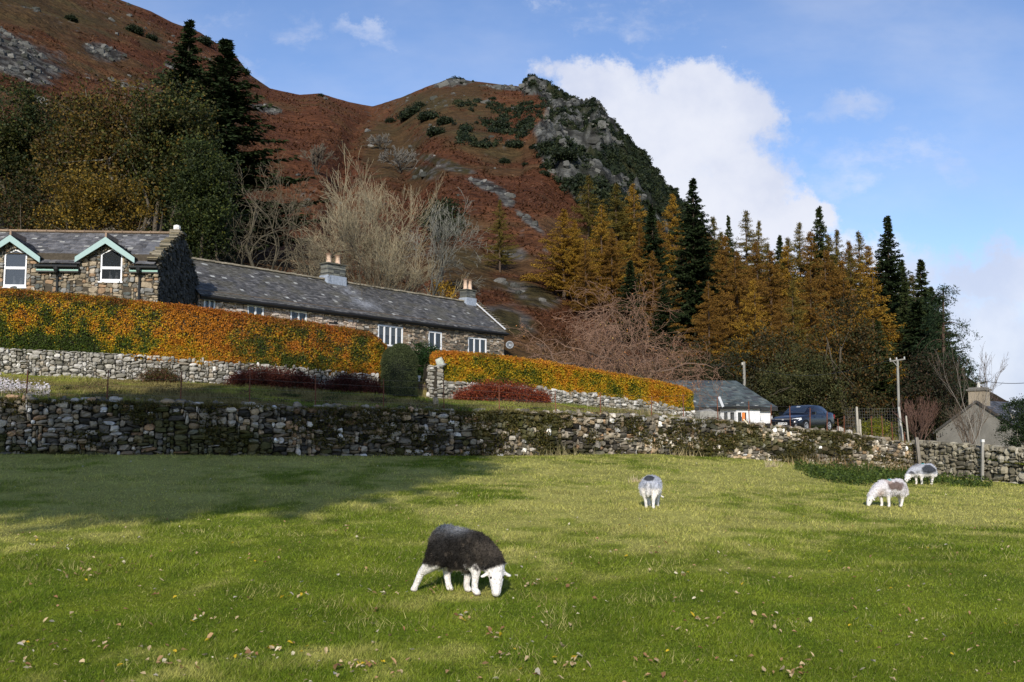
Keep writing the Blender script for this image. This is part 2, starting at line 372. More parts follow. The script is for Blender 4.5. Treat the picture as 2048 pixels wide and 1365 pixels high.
# ------------------------------------------------------------------ sky and sun
SUN_AZ, SUN_EL = 5.5, 27.0      # light travels towards +Y, turned slightly to +X
w = bpy.data.worlds.new('World'); scene.world = w; w.cycles.sampling_method = 'MANUAL'; w.cycles.sample_map_resolution = 256; w.use_nodes = True; nt = w.node_tree; nt.nodes.clear()
out = nt.nodes.new('ShaderNodeOutputWorld'); bg = nt.nodes.new('ShaderNodeBackground'); nt.links.new(bg.outputs[0], out.inputs[0])
bg.inputs[1].default_value = .10
sky = nt.nodes.new('ShaderNodeTexSky'); sky.sky_type = 'NISHITA'; sky.sun_disc = False; sky.sun_elevation = R(SUN_EL)
sky.sun_rotation = R(180+SUN_AZ); sky.altitude = 200; sky.air_density = 1.0; sky.dust_density = .6; sky.ozone_density = 1.6
def mth(op, a, b=None, c=None, clamp=False):
    n = nt.nodes.new('ShaderNodeMath'); n.operation = op; n.use_clamp = clamp
    for i, x in enumerate((a, b, c)):
        if x is None: continue
        if isinstance(x, (int, float)): n.inputs[i].default_value = x
        else: nt.links.new(x, n.inputs[i])
    return n.outputs[0]
def vm(op, a, b):
    n = nt.nodes.new('ShaderNodeVectorMath'); n.operation = op
    for i, x in enumerate((a, b)):
        if isinstance(x, tuple): n.inputs[i].default_value = x
        else: nt.links.new(x, n.inputs[i])
    return n
def mrange(x, a, b, c, d, smooth=True):
    n = nt.nodes.new('ShaderNodeMapRange'); n.interpolation_type = 'SMOOTHSTEP' if smooth else 'LINEAR'
    nt.links.new(x, n.inputs[0])
    for i, q in enumerate((a, b, c, d)): n.inputs[i+1].default_value = q
    return n.outputs[0]
tc = nt.nodes.new('ShaderNodeTexCoord'); sx = nt.nodes.new('ShaderNodeSeparateXYZ'); nt.links.new(tc.outputs['Generated'], sx.inputs[0])
ay = mth('MAXIMUM', mth('ABSOLUTE', sx.outputs[1]), .08)
cb = nt.nodes.new('ShaderNodeCombineXYZ'); nt.links.new(mth('DIVIDE', sx.outputs[0], ay), cb.inputs[0]); nt.links.new(mth('DIVIDE', sx.outputs[2], ay), cb.inputs[1]); nt.links.new(mth('MULTIPLY', sx.outputs[1], .3), cb.inputs[2])
uv = cb.outputs[0]
def tnoise(scale, detail=7, rough=.6, off=(0, 0, 0), stretch=(1, 1, 1)):
    mp = nt.nodes.new('ShaderNodeMapping'); mp.inputs['Location'].default_value = off; mp.inputs['Scale'].default_value = stretch; nt.links.new(uv, mp.inputs[0])
    n = nt.nodes.new('ShaderNodeTexNoise'); n.inputs['Scale'].default_value = scale; n.inputs['Detail'].default_value = detail; n.inputs['Roughness'].default_value = rough
    nt.links.new(mp.outputs[0], n.inputs['Vector']); return n
wn = tnoise(8, 9, .68); warp = vm('MULTIPLY', vm('SUBTRACT', wn.outputs['Color'], (.5, .5, .5)).outputs[0], (.17, .17, 0))
wuv = vm('ADD', uv, warp.outputs[0]).outputs[0]
def blobs(lst):
    d = None
    for (x, y, rx, ry) in lst:
        p = P(x, y, 1.0)
        s_ = vm('SUBTRACT', wuv, (float(p[0]), float(p[2]-CZ), 0)); q = vm('MULTIPLY', s_.outputs[0], (F/rx, F/ry, 0))
        l = vm('LENGTH', q.outputs[0], (0, 0, 0)).outputs['Value']
        d = l if d is None else mth('SMOOTH_MIN', d, l, .12)
    return d
d1 = blobs([(1150, 185, 95, 75), (1235, 185, 70, 66), (1395, 175, 85, 75), (1320, 260, 160, 110), (1460, 250, 90, 110), (1480, 350, 120, 110), (1590, 410, 62, 66), (1400, 420, 190, 130), (1540, 430, 110, 70), (1190, 280, 120, 110), (1250, 420, 200, 120)])
d2 = blobs([(1950, 570, 100, 75), (2040, 590, 110, 80), (1990, 680, 170, 90), (2100, 760, 260, 110), (1850, 640, 120, 60), (1500, 520, 330, 60), (1750, 560, 160, 80)])
d3 = blobs([(575, 55, 75, 42), (610, 80, 50, 30), (290, 0, 75, 30), (540, 165, 75, 24), (630, 185, 60, 14), (1110, 5, 90, 16), (1250, 20, 200, 40), (1700, 210, 130, 40), (1780, 330, 260, 60), (420, 60, 70, 50), (760, 60, 80, 30), (1320, 105, 40, 22)])
f1 = mrange(d1, 1.25, .66, 0, 1); f2 = mrange(d2, 1.35, .45, 0, .88); f3 = mth('MULTIPLY', mrange(d3, 1.35, .2, 0, 1), mrange(tnoise(12, 8, .65, (3, 1, 0), (1, 1.8, 1)).outputs['Fac'], .36, .68, 0, .5))
thin = mth('MULTIPLY', mrange(tnoise(2.2, 6, .6, (5, 2, 0), (1, 2.2, 1)).outputs['Fac'], .4, .75, 0, 1), .30)
fac = mth('MULTIPLY', mth('MAXIMUM', mth('MAXIMUM', f1, f2), mth('MAXIMUM', f3, thin)), mrange(sx.outputs[1], -.15, .15, .1, 1))
tint = nt.nodes.new('ShaderNodeMix'); tint.data_type = 'RGBA'; tint.blend_type = 'MULTIPLY'; tint.inputs[0].default_value = 1
nt.links.new(sky.outputs[0], tint.inputs[6]); tint.inputs[7].default_value = (1.28, 1.38, 1.66, 1)
shade = tnoise(6, 6, .55, (9, 4, 0)); cc = nt.nodes.new('ShaderNodeMix'); cc.data_type = 'RGBA'
nt.links.new(mrange(shade.outputs['Fac'], .35, .65, 0, 1), cc.inputs[0]); cc.inputs[6].default_value = (6.2, 6.8, 8.6, 1); cc.inputs[7].default_value = (8.4, 8.7, 9.7, 1)
mx = nt.nodes.new('ShaderNodeMix'); mx.data_type = 'RGBA'; nt.links.new(fac, mx.inputs[0]); nt.links.new(tint.outputs[2], mx.inputs[6]); nt.links.new(cc.outputs[2], mx.inputs[7])
nt.links.new(mx.outputs[2], bg.inputs[0])
sl = bpy.data.lights.new('sun', 'SUN'); sl.energy = 4.7; sl.angle = R(.5); sl.color = (1, .93, .82)
so = bpy.data.objects.new('sun', sl); COL.objects.link(so)
ldir = Vector((math.sin(R(SUN_AZ))*math.cos(R(SUN_EL)), math.cos(R(SUN_AZ))*math.cos(R(SUN_EL)), -math.sin(R(SUN_EL))))
so.rotation_euler = ldir.to_track_quat('-Z', 'Y').to_euler(); so.location = (-20, -60, 60)
scene.view_settings.view_transform = 'Standard'; scene.view_settings.look = 'None'; scene.view_settings.exposure = 0; scene.view_settings.gamma = 1
scene.cycles.use_denoising = True
scene.cycles.max_bounces = 5; scene.cycles.diffuse_bounces = 2; scene.cycles.transparent_max_bounces = 6
# ------------------------------------------------------------------ dry stone walls
_c = np.array([[x, y, z] for x in (-1, 0, 1) for y in (-1, 0, 1) for z in (-1, 0, 1) if (x, y, z) != (0, 0, 0)], float)
def _tmpl():
    idx = {tuple(v): i for i, v in enumerate(_c.astype(int).tolist())}
    fs = []
    for ax in range(3):
        for sg in (-1, 1):
            o = [a for a in range(3) if a != ax]
            for u in (-1, 0):
                for v in (-1, 0):
                    q = []
                    for du, dv in ((0, 0), (1, 0), (1, 1), (0, 1)):
                        p = [0, 0, 0]; p[ax] = sg; p[o[0]] = u+du; p[o[1]] = v+dv; q.append(idx[tuple(p)])
                    # orientation
                    a, b, c = _c[q[0]], _c[q[1]], _c[q[2]]; n = np.cross(b-a, c-b)
                    if n[ax]*sg < 0: q = q[::-1]
                    fs.append(q)
    v = _c.copy(); nrm = v/np.linalg.norm(v, axis=1)[:, None]
    return v*.5, nrm*.5, np.array(fs)
ST_B, ST_S, ST_F = _tmpl()
def stones(mb, cen, ex, ey, ez, sx, sy, sz, col, rng, round_=.55, jit=.08):
    """cen Nx3, axes ex ey ez (N,3), sizes (N,)"""
    n = len(cen)
    if n == 0: return
    r = np.clip(rng.normal(round_, .15, n), .15, .95)[:, None, None]
    t = ST_B*(1-r)+ST_S*1.25*r
    t = t+rng.normal(0, jit, (n, 26, 3))*.5
    t = t*np.stack([sx, sy, sz], 1)[:, None, :]
    v = t[..., 0:1]*ex[:, None]+t[..., 1:2]*ey[:, None]+t[..., 2:3]*ez[:, None]+cen[:, None]
    f = (ST_F[None]+26*np.arange(n)[:, None, None]).reshape(-1, 4)
    mb.add(v.reshape(-1, 3), f, np.repeat(col, 26, 0))
def pack(L, H, cell, rng, wr, hr, big=.06, block=None):
    nx, nz = max(1, int(L/cell)), max(1, int(H/cell)); occ = np.zeros((nz, nx), bool)
    if block is not None:
        for j in range(nz):
            for i in range(nx):
                if block((i+.5)*cell, (j+.5)*cell): occ[j, i] = True
    out = []
    for j in range(nz):
        i = 0
        while i < nx:
            if occ[j, i]: i += 1; continue
            w = rng.randint(*wr); h = rng.randint(*hr)
            if rng.random() < big: w += 2; h += 1
            w = min(w, nx-i); h = min(h, nz-j)
            k = 0
            while k < w and not occ[j, i+k]: k += 1
            w = k
            while h > 1 and occ[j:j+h, i:i+w].any(): h -= 1
            occ[j:j+h, i:i+w] = True; out.append((i*cell+w*cell/2, j*cell+h*cell/2, w*cell, h*cell)); i += w
    return np.array(out)
def path_fn(pts):
    pts = np.asarray(pts, float); d = np.r_[0, np.cumsum(np.linalg.norm(np.diff(pts[:, :2], axis=0), axis=1))]
    def f(s):
        p = np.stack([np.interp(s, d, pts[:, k]) for k in range(pts.shape[1])], -1)
        e = .3; a = np.stack([np.interp(s+e, d, pts[:, k])-np.interp(s-e, d, pts[:, k]) for k in (0, 1)], -1)
        a = a/(np.linalg.norm(a, axis=-1)[..., None]+1e-9)
        return p, a
    return f, d[-1]
def stone_face(mb, pts, heights, cell, seed, wr, hr, colf, depth=.16, gap=.88, back=(.035, .03, .022), thick=.4, top=True, round_=.55, block=None, jit=.08, big=.06, corehi=-.05):
    """pts: base line (x,y,z) seen from its right-hand side (-normal); heights along"""
    rng = random.Random(seed); nr = np.random.default_rng(seed)
    pts = np.asarray(pts, float); arr = np.column_stack([pts, heights]); f, L = path_fn(arr)
    Hm = float(np.max(heights))
    q = pack(L, Hm+.02, cell, rng, wr, hr, big, block)
    s, z, w, h = q.T
    p, a = f(s); ok = z < p[:, 3]+h*.1
    s, z, w, h, p, a = s[ok], z[ok], w[ok], h[ok], p[ok], a[ok]
    n = len(s); ex = np.column_stack([a, np.zeros(n)]); ey = np.column_stack([-a[:, 1], a[:, 0], np.zeros(n)]); ez = np.tile([0, 0, 1.], (n, 1))
    tl = nr.normal(0, .13, n); ex, ez = ex*np.cos(tl)[:, None]+ez*np.sin(tl)[:, None], ez*np.cos(tl)[:, None]-ex*np.sin(tl)[:, None]
    cen = np.column_stack([p[:, 0], p[:, 1], p[:, 2]+z])+ey*(nr.normal(0, .035, n)+.02)[:, None]
    col = colf(nr, n, cen, s, z, w, h)
    stones(mb, cen, ex, ey, ez, w*gap*nr.uniform(.92, 1.06, n), np.full(n, depth), h*gap*nr.uniform(.9, 1.08, n), col, nr, round_, jit)
    # core
    ss_ = np.linspace(0, L, max(2, int(L/.8))); p, a = f(ss_); nrm = np.column_stack([-a[:, 1], a[:, 0]])
    if block is None:
        fr = p[:, :2]+nrm*.035; bk = p[:, :2]+nrm*thick
        hh = p[:, 3]+corehi
        g = [np.column_stack([fr, p[:, 2]-.25]), np.column_stack([fr, p[:, 2]+hh]), np.column_stack([bk, p[:, 2]+hh]), np.column_stack([bk, p[:, 2]-.25])]
        rows(mb, np.stack(g, 0), False, back)
        for e in (0, -1): mb.add([k[e] for k in g], [[0, 1, 2, 3]], back)
    return f, L
GREYS = [(.235, .20, .15), (.15, .135, .105), (.33, .29, .225), (.095, .085, .068), (.28, .21, .13), (.44, .40, .34), (.34, .22, .13)]
def retcol(nr, n, cen, s, z, w, h):
    c = pick(nr, n, GREYS+[(.60, .58, .54), (.035, .032, .026)], [6, 4, 4, 2.5, 3.5, 2, 1.3, 1.0, 2.5]); rd = ss(1.2, 2.6, w/np.maximum(h, .01)); c = c*(1-.35*rd)[:, None]
    right = ss(20, 34, s)[:, None]; c = c*(1.22+.4*right)
    k = fbm(s*.45, z*1.3, 0, 3, 71)+nr.normal(0, .07, n); c = mixc(c, (.055, .055, .012), .85*ss(.58-.03*right[:, 0], .64, k))
    k = fbm(s*.3+9, z*1.9, 0, 3, 72); c = c*(1-.6*ss(.52, .68, k))[:, None]
    return c
def kpts(K, pxs, dz=0.0, dy=0.0):
    t = (np.asarray(pxs, float)-1024)/F; Y, Z = kt(K, t); Y = Y+dy
    return np.column_stack([t*Y, Y, Z+dz])
pxs = np.linspace(-620, 1838, 140)
b = kpts(KB, pxs); t0 = kpts(K0, pxs); Hh = t0[:, 2]-b[:, 2]+.03
b[:, :2] = t0[:, :2]; bb = b.copy(); bb[:, 2] -= .1
mb = MB(); ret_f, ret_L = stone_face(mb, bb, Hh+.1, .05, 3, (2, 9), (1, 4), retcol, depth=.26, gap=.92, round_=.8, jit=.15, back=(.02, .018, .013), thick=.34, corehi=-.01)
nr = np.random.default_rng(17); sc_ = nr.uniform(0, ret_L, 330); pq, aq = ret_f(sc_); cn = np.column_stack([pq[:, 0], pq[:, 1], pq[:, 2]+pq[:, 3]])+np.column_stack([-aq[:, 1], aq[:, 0], 0*sc_])*nr.uniform(.02, .5, 330)[:, None]+np.column_stack([0*sc_, 0*sc_, nr.uniform(-.02, .07, 330)])
stones(mb, cn, np.column_stack([aq, 0*sc_]), np.column_stack([-aq[:, 1], aq[:, 0], 0*sc_]), np.tile([0, 0, 1.], (330, 1)), nr.uniform(.08, .36, 330), nr.uniform(.1, .3, 330), nr.uniform(.05, .2, 330), pick(nr, 330, GREYS, [5, 4, 3, 3, 2, 2, 1]), nr, .7, .12)

o = mb.build('retaining_wall', m_stone, None, False, origin=bb[60]-[0, 0, 0])
tag(o, 'long mossy dry stone retaining wall of mixed stones running across the back of the field', 'wall')
def hwcol(nr, n, cen, s, z, w, h): return pick(nr, n, [(.36, .34, .295), (.25, .235, .20), (.50, .48, .44), (.17, .16, .13), (.31, .27, .21)], [4, 4, 2.2, 2.5, 1.5])
pa = np.linspace(-420, 758, 70); b = kpts(K1, pa, -.12); h1 = np.interp((pa-1024)/F, TG, HW)+.2
mb = MB(); stone_face(mb, b, h1, .045, 5, (2, 8), (1, 4), hwcol, depth=.18, gap=.9, round_=.8, jit=.14, back=(.03, .028, .02))
o = mb.build('garden_wall', m_stone, None, False, origin=b[35]); tag(o, 'low pale dry stone wall under the tall left hedge, above the grass bank', 'wall', 'low pale walls under the hedges')
pb = np.linspace(884, 1402, 50); b = kpts(K1, pb, -.12); h2 = np.maximum(np.interp((pb-1024)/F, TG, HW)+.2, .2)
mb = MB(); stone_face(mb, b, h2, .045, 6, (2, 9), (1, 4), hwcol, depth=.18, gap=.9, round_=.8, jit=.14, back=(.03, .028, .02))
o = mb.build('garden_wall', m_stone, None, False, origin=b[25]); tag(o, 'low whitish dry stone wall under the bright orange right hedge, tapering to the right', 'wall', 'low pale walls under the hedges')
# gate pillar of slabs at the left end of the right hedge
b = kpts(K1, [858, 888], -.1, -.05); mb = MB(); stone_face(mb, b, [1.35, 1.35], .05, 8, (3, 10), (1, 3), hwcol, depth=.2, gap=.92, thick=.55)
sd = b[0]; bk = sd+[.02, .6, 0]; stone_face(mb, [bk, sd], [1.35, 1.35], .05, 9, (3, 8), (1, 3), hwcol, depth=.2, gap=.92, thick=.3)
nr = np.random.default_rng(4)
top = (b[0]+b[1])/2+[.12, .25, 1.48]; stones(mb, np.array([top, top+[-.08, 0, -.15]]), np.tile([.9, 0, .3], (2, 1)), np.tile([0, 1., 0], (2, 1)), np.tile([-.3, 0, .9], (2, 1)), np.array([.3, .7]), np.array([.3, .5]), np.array([.42, .12]), np.array([(.4, .42, .36), (.3, .3, .28)]), nr)
o = mb.build('gate_pillar', m_stone, None, False, origin=b[0]); tag(o, 'square gate pillar of stacked thin slabs with a pale capstone, at the left end of the right hedge', 'pillar')
# right boundary wall
pr = np.array([1834, 1870, 1920, 1980, 2048, 2150, 2300, 2500]); t = (pr-1024)/F
A = np.array([18.6, 46.6]); B = np.array([20.75, 40.0]); dirw = (B-A)/np.linalg.norm(B-A)
sw = np.linspace(0, 26, 40); xy = A+dirw*sw[:, None]; 
pyb = np.interp(sw, [0, 3.5, 7, 26], [955, 962, 972, 1030]); pyt = np.interp(sw, [0, 3.5, 7, 26], [886, 893, 905, 938])
zb = CZ+(870.5-pyb)/F*xy[:, 1]; zt = CZ+(870.5-pyt)/F*xy[:, 1]
def rwcol(nr, n, cen, s, z, w, h): return pick(nr, n, [(.24, .215, .155), (.19, .17, .125), (.30, .275, .21), (.14, .125, .09), (.36, .33, .26)], [4, 4, 2.5, 2, 1])
mb = MB(); stone_face(mb, np.column_stack([xy, zb-.25]), zt-zb+.28, .075, 11, (2, 7), (1, 4), rwcol, depth=.3, gap=.93, thick=.5, jit=.15, round_=.85, big=.1)
cw = np.arange(.1, 25.8, .24); cp = np.column_stack([A+dirw*cw[:, None]+np.array([-dirw[1], dirw[0]])*.2, np.interp(cw, sw, zt)+.03]); nq = len(cp); nr = np.random.default_rng(12)
stones(mb, cp, np.tile([*dirw, 0], (nq, 1)), np.tile([-dirw[1], dirw[0], 0], (nq, 1)), np.tile([0, 0, 1.], (nq, 1)), nr.uniform(.18, .34, nq), np.full(nq, .42), nr.uniform(.12, .25, nq), rwcol(nr, nq, 0, 0, 0, 0, 0), nr)
o = mb.build('boundary_wall', m_stone, None, False, origin=(*A, zb[0])); tag(o, 'rough dry stone boundary wall of big rounded stones at the right edge of the field', 'wall')
# ------------------------------------------------------------------ hedges
HCOL = dict(g=(.085, .12, .012), g2=(.045, .07, .01), y=(.56, .37, .018), o=(.50, .20, .016), r=(.28, .075, .016), b=(.10, .045, .014))
def hedge(name, pxa, pxb, toptab, botdz, dfront, depth, nl, size, zone, seed, label, group, roundr=.8, roundl=.4):
    rng = np.random.default_rng(seed)
    pp = np.linspace(pxa, pxb, 60); t = (pp-1024)/F; y2, z2 = kt(K2, t); Yf = y2+dfront
    zb = z2+botdz; py = np.interp(pp, [a for a, _ in toptab], [q for _, q in toptab])
    zt = np.array([P(x, q, y)[2] for x, q, y in zip(pp, py, Yf)])
    base = np.column_stack([t*Yf, Yf, zb, zt]); f, L = path_fn(base)
    def surf(s, u):   # u 0..1 around: front bottom->front top->back top->back bottom
        p, a = f(s); nrm = np.column_stack([-a[:, 1], a[:, 0]])
        er = np.clip((L-s)/roundr, 0, 1); el = np.clip(s/roundl, 0, 1); e = np.sqrt(1-(1-np.minimum(er, el))**2+1e-6)
        H = (p[:, 3]-p[:, 2])
        per = 2*H+depth; q = u*per
        x = np.where(q < H, 0, np.where(q < H+depth, q-H, depth)); z = np.where(q < H, q, np.where(q < H+depth, H, 2*H+depth-q))
        # rounding of the section
        cx = x-depth/2; cz = z-H/2; rr = .18
        kx = np.abs(cx)/(depth/2); kz = np.maximum(cz, 0)/(H/2); kk = np.maximum(1, (kx**7+kz**7)**(1/7)); cx = cx/kk; cz = cz/kk
        nx = np.where(q < H, -1., np.where(q < H+depth, 0, 1.)); nz = np.where((q >= H) & (q < H+depth), 1., 0.)
        cx = cx*(.25+.75*e); cz = np.where(cz > 0, cz*(.72+.28*e), cz*(.9+.1*e))
        bump = .16*(fbm(s*1.1, z*1.1, x, 3, seed)-.5)+.10*(fbm(s*4, z*4, x, 2, seed+1)-.5)
        w = p[:, :2]+nrm*(depth/2+cx+nx*bump)[:, None]
        return np.column_stack([w, p[:, 2]+H/2+cz+nz*bump*.7]), np.column_stack([nrm*nx[:, None], nz]), z/H
    mb = MB(); sg = np.linspace(0, L, 70); ug = np.linspace(0, 1, 26); S, U = np.meshgrid(sg, ug); q, n_, z_ = surf(S.ravel(), U.ravel())
    q = q-n_*.10; rows(mb, q.reshape(26, 70, 3), False, (.02, .016, .008))
    for e in (0, -1):
        ring = q.reshape(26, 70, 3)[:, e]; c0 = ring.mean(0); mb.add(np.vstack([ring, c0]), [[i, i+1, 26] if e == -1 else [i+1, i, 26] for i in range(25)], (.02, .016, .008))
    root = mb.build(name, m_leaf, None, True, origin=(base[30, 0], base[30, 1], base[30, 2])); root.name = name
    s = rng.uniform(0, L, nl); u = rng.random(nl)**1.35*.93
    c, nm, zz = surf(s, u); c = c+rng.normal(0, .035, (nl, 3))
    # end caps
    ne = nl//14
    for e in (0, 1):
        se = np.full(ne, 0. if e == 0 else L); ce, ne_, z3_ = surf(se, rng.random(ne)); p0, a0 = f(se); ctr = p0[:, :2]+np.column_stack([-a0[:, 1], a0[:, 0]])*depth/2
        k = np.sqrt(rng.random(ne)); ce[:, :2] = ctr*(1-k[:, None])+ce[:, :2]*k[:, None]; ce = ce+rng.normal(0, .05, (ne, 3)); c = np.vstack([c, ce]); nm = np.vstack([nm, np.column_stack([a0*(1 if e else -1), 0*k])]); zz = np.r_[zz, z3_]; s = np.r_[s, se]
    px, _ = pix(c[:, 0], c[:, 1], c[:, 2]); N = len(c)
    a = fbm(s*.9, c[:, 2]*1.2, 3, 3, seed+3); b_ = fbm(s*3.1, c[:, 2]*3.1, 3, 3, seed+5)
    col = zone(px, zz, a, b_, N, rng)*rng.uniform(.6, 1.35, N)[:, None]
    lf = MB(); leaves(lf, c, size*rng.uniform(.6, 1.3, N), col, rng, .7, nm, .45)
    lf.build('leaves', m_leaf, root, False, origin=None).location = -Vector(root.location)
    return tag(root, label, 'hedge', group)
def lut(keys, v):
    return np.stack([np.interp(v, [k for k, _ in keys], [HCOL[c][i] for _, c in keys]) for i in range(3)], -1)
def zone1(px, z, a, b, N, rng):
    warm = np.interp(px, [-300, 0, 120, 220, 290, 350, 430, 470, 560, 650, 780], [.42, .36, .34, .42, .62, .80, .82, .55, .48, .50, .62])
    v = warm+1.15*(a-.5)+1.0*(b-.5)+rng.normal(0, .16, N)-.12*ss(.45, .1, z)
    c = lut([(0, 'g2'), (.28, 'g'), (.5, 'y'), (.72, 'o'), (1., 'o')], v)
    k = np.interp(px, [400, 470, 700, 800], [0, .62, .6, .35])*ss(.05, .5, rng.random(N))
    c = mixc(c, lut([(0, 'g2'), (.4, 'b'), (.7, 'r'), (1, 'r')], v), k)
    return mixc(c, HCOL['r'], .7*ss(.80, .97, z)*(rng.random(N) < .75))
def zone2(px, z, a, b, N, rng):
    warm = np.interp(px, [880, 930, 990, 1050, 1090, 1150, 1200, 1230, 1260, 1280, 1300, 1330, 1400], [.60, .40, .36, .46, .60, .50, .64, .50, .42, .42, .72, .68, .5])
    v = warm+.75*(a-.5)+.8*(b-.5)+rng.normal(0, .16, N)-.06*ss(.4, .1, z)
    c = lut([(0, 'g2'), (.25, 'g'), (.5, 'y'), (.78, 'o'), (1.1, 'o')], v)
    return mixc(c, (.5, .16, .03), .6*ss(.85, .97, z)*(rng.random(N) < .7))
hedge('beech_hedge', -420, 772, [(-420, 547), (0, 578), (200, 593), (400, 615), (500, 629), (600, 643), (680, 653), (740, 665), (772, 680)], -.08, -.34, 1.5, 170000, .058, zone1, 21,
      'tall clipped autumn hedge, yellow and dark rust, in front of the left stone house', 'clipped autumn hedges', 1.0, .3)
hedge('beech_hedge', 882, 1394, [(880, 702), (940, 706), (1000, 711), (1100, 724), (1200, 742), (1300, 759), (1350, 769), (1394, 780)], -.05, -.30, 1.0, 100000, .056, zone2, 22,
      'low bright orange and yellow hedge below the long cottage, sloping down to the right', 'clipped autumn hedges', 1.3, .2)
# ------------------------------------------------------------------ houses
def plane_hit(px, py, p0, d, out=0.0):
    """ray through a pixel meets the vertical plane through p0 along unit d (xy); returns s,z"""
    r = P(px, py, 1.0)-np.array([0, 0, CZ]); n = np.array([-d[1], d[0]])
    k = (np.dot(n, p0[:2])-out)/np.dot(n, r[:2])
    q = r[:2]*k; return float(np.dot(q-p0[:2], d)), float(CZ+r[2]*k)
SLC = [(.085, .085, .09), (.065, .066, .07), (.11, .108, .11), (.05, .05, .053), (.16, .155, .15)]
def slates(mb, e0, e1, r0, r1, rh, sw, seed, cols=SLC, w=None, colf=None, clip=None, lich=.02):
    """slabs from the eave line e0-e1 up to the ridge line r0-r1"""
    nr = np.random.default_rng(seed); e0, e1, r0, r1 = [np.asarray(a, float) for a in (e0, e1, r0, r1)]
    Ls = np.linalg.norm((r0+r1-e0-e1)/2); nrow = int(Ls/rh); nrm = np.cross(e1-e0, r0-e0); nrm /= np.linalg.norm(nrm)
    if nrm[2] < 0: nrm = -nrm
    C = []; V = []
    if clip is None: rows(mb, np.array([[e0, e1], [r0, r1]])-nrm*.03, False, (.02, .02, .02))
    for k in range(nrow):
        a, b = k/nrow, (k+1.25)/nrow
        p, q = e0+(r0-e0)*a, e1+(r1-e1)*a; p2, q2 = e0+(r0-e0)*min(b, 1), e1+(r1-e1)*min(b, 1)
        L = np.linalg.norm(q-p); n = max(1, int(L/sw)); x = np.sort(np.r_[0, (np.arange(1, n)+nr.uniform(-.3, .3, n-1))/n, 1]) if n > 1 else np.array([0, 1.])
        for i in range(len(x)-1):
            u, v = x[i], x[i+1]; th = nr.uniform(.025, .05); g = .004; j = nr.normal(0, .012)/Ls
            A = p+(q-p)*u+(r0-e0)*j; B = p+(q-p)*(v-g/ max(L, .1))+(r1-e1)*j; Cc = p2+(q2-p2)*v; D = p2+(q2-p2)*u
            if clip is not None and clip((A+B)/2): continue
            V.append([A+nrm*th, B+nrm*th, Cc+nrm*.006, D+nrm*.006, A-nrm*.01, B-nrm*.01]); C.append((A+B)/2)
    V = np.array(V); n = len(V); C = np.array(C)
    col = pick(nr, n, cols, w if w else [4, 4, 2, 2, .5])
    if colf is not None: col = colf(col, C, nr)
    if lich:
        k = nr.random(n) < lich; col[k] = (.42, .42, .39)
    f = np.array([[0, 1, 2, 3], [4, 5, 1, 0]])[None]+6*np.arange(n)[:, None, None]
    mb.add(V.reshape(-1, 3), f.reshape(-1, 4), np.repeat(col, 6, 0))
def frame_map(p0, d, z0=0.0):
    n = np.array([-d[1], d[0]])   # away from the camera
    def g(s, out, z): return np.array([p0[0]+d[0]*s-n[0]*out, p0[1]+d[1]*s-n[1]*out, z])
    return g
def fbox(mb, g, s0, s1, o0, o1, z0, z1, c=(1, 1, 1), m=0):
    return hexa(mb, [g(s0, o1, z0), g(s1, o1, z0), g(s1, o0, z0), g(s0, o0, z0)], [g(s0, o1, z1), g(s1, o1, z1), g(s1, o0, z1), g(s0, o0, z1)], c, m)
def window(parent, g, s0, s1, z0, z1, lights=2, transom=None, fr=.07, blind=None, deep=.12):
    """frame as the part, pane and sill as its sub-parts"""
    o = Vector(parent.location)
    mb = MB(); f = fr
    fbox(mb, g, s0, s1, -.06, .0, z0, z0+f); fbox(mb, g, s0, s1, -.06, .0, z1-f, z1)
    for s in np.linspace(s0, s1-f, lights+1): fbox(mb, g, s, s+f, -.055, .003, z0+f, z1-f)
    if transom is not None: fbox(mb, g, s0+f, s1-f, -.05, .006, transom-f/2, transom+f/2)
    w = mb.build('window', m_white, parent); w.location = -o
    pm = MB(); pm.add([g(s0, -.05, z0), g(s1, -.05, z0), g(s1, -.05, z1), g(s0, -.05, z1)], [[0, 1, 2, 3]]); p = pm.build('pane', m_glass, w)
    dk = MB(); fbox(dk, g, s0, s1, -.6, -.5, z0, z1); 
    for a, b in ((s0, s0+.01), (s1-.01, s1)): fbox(dk, g, a, b, -.5, -.07, z0, z1)
    dk.build('reveal', m_dark, w)
    if blind is not None:
        b = MB(); fbox(b, g, s0+f, s1-f, -.10, -.085, blind, z1-f, (.6, .6, .58)); b.build('blind', m_plain, w)
    return w
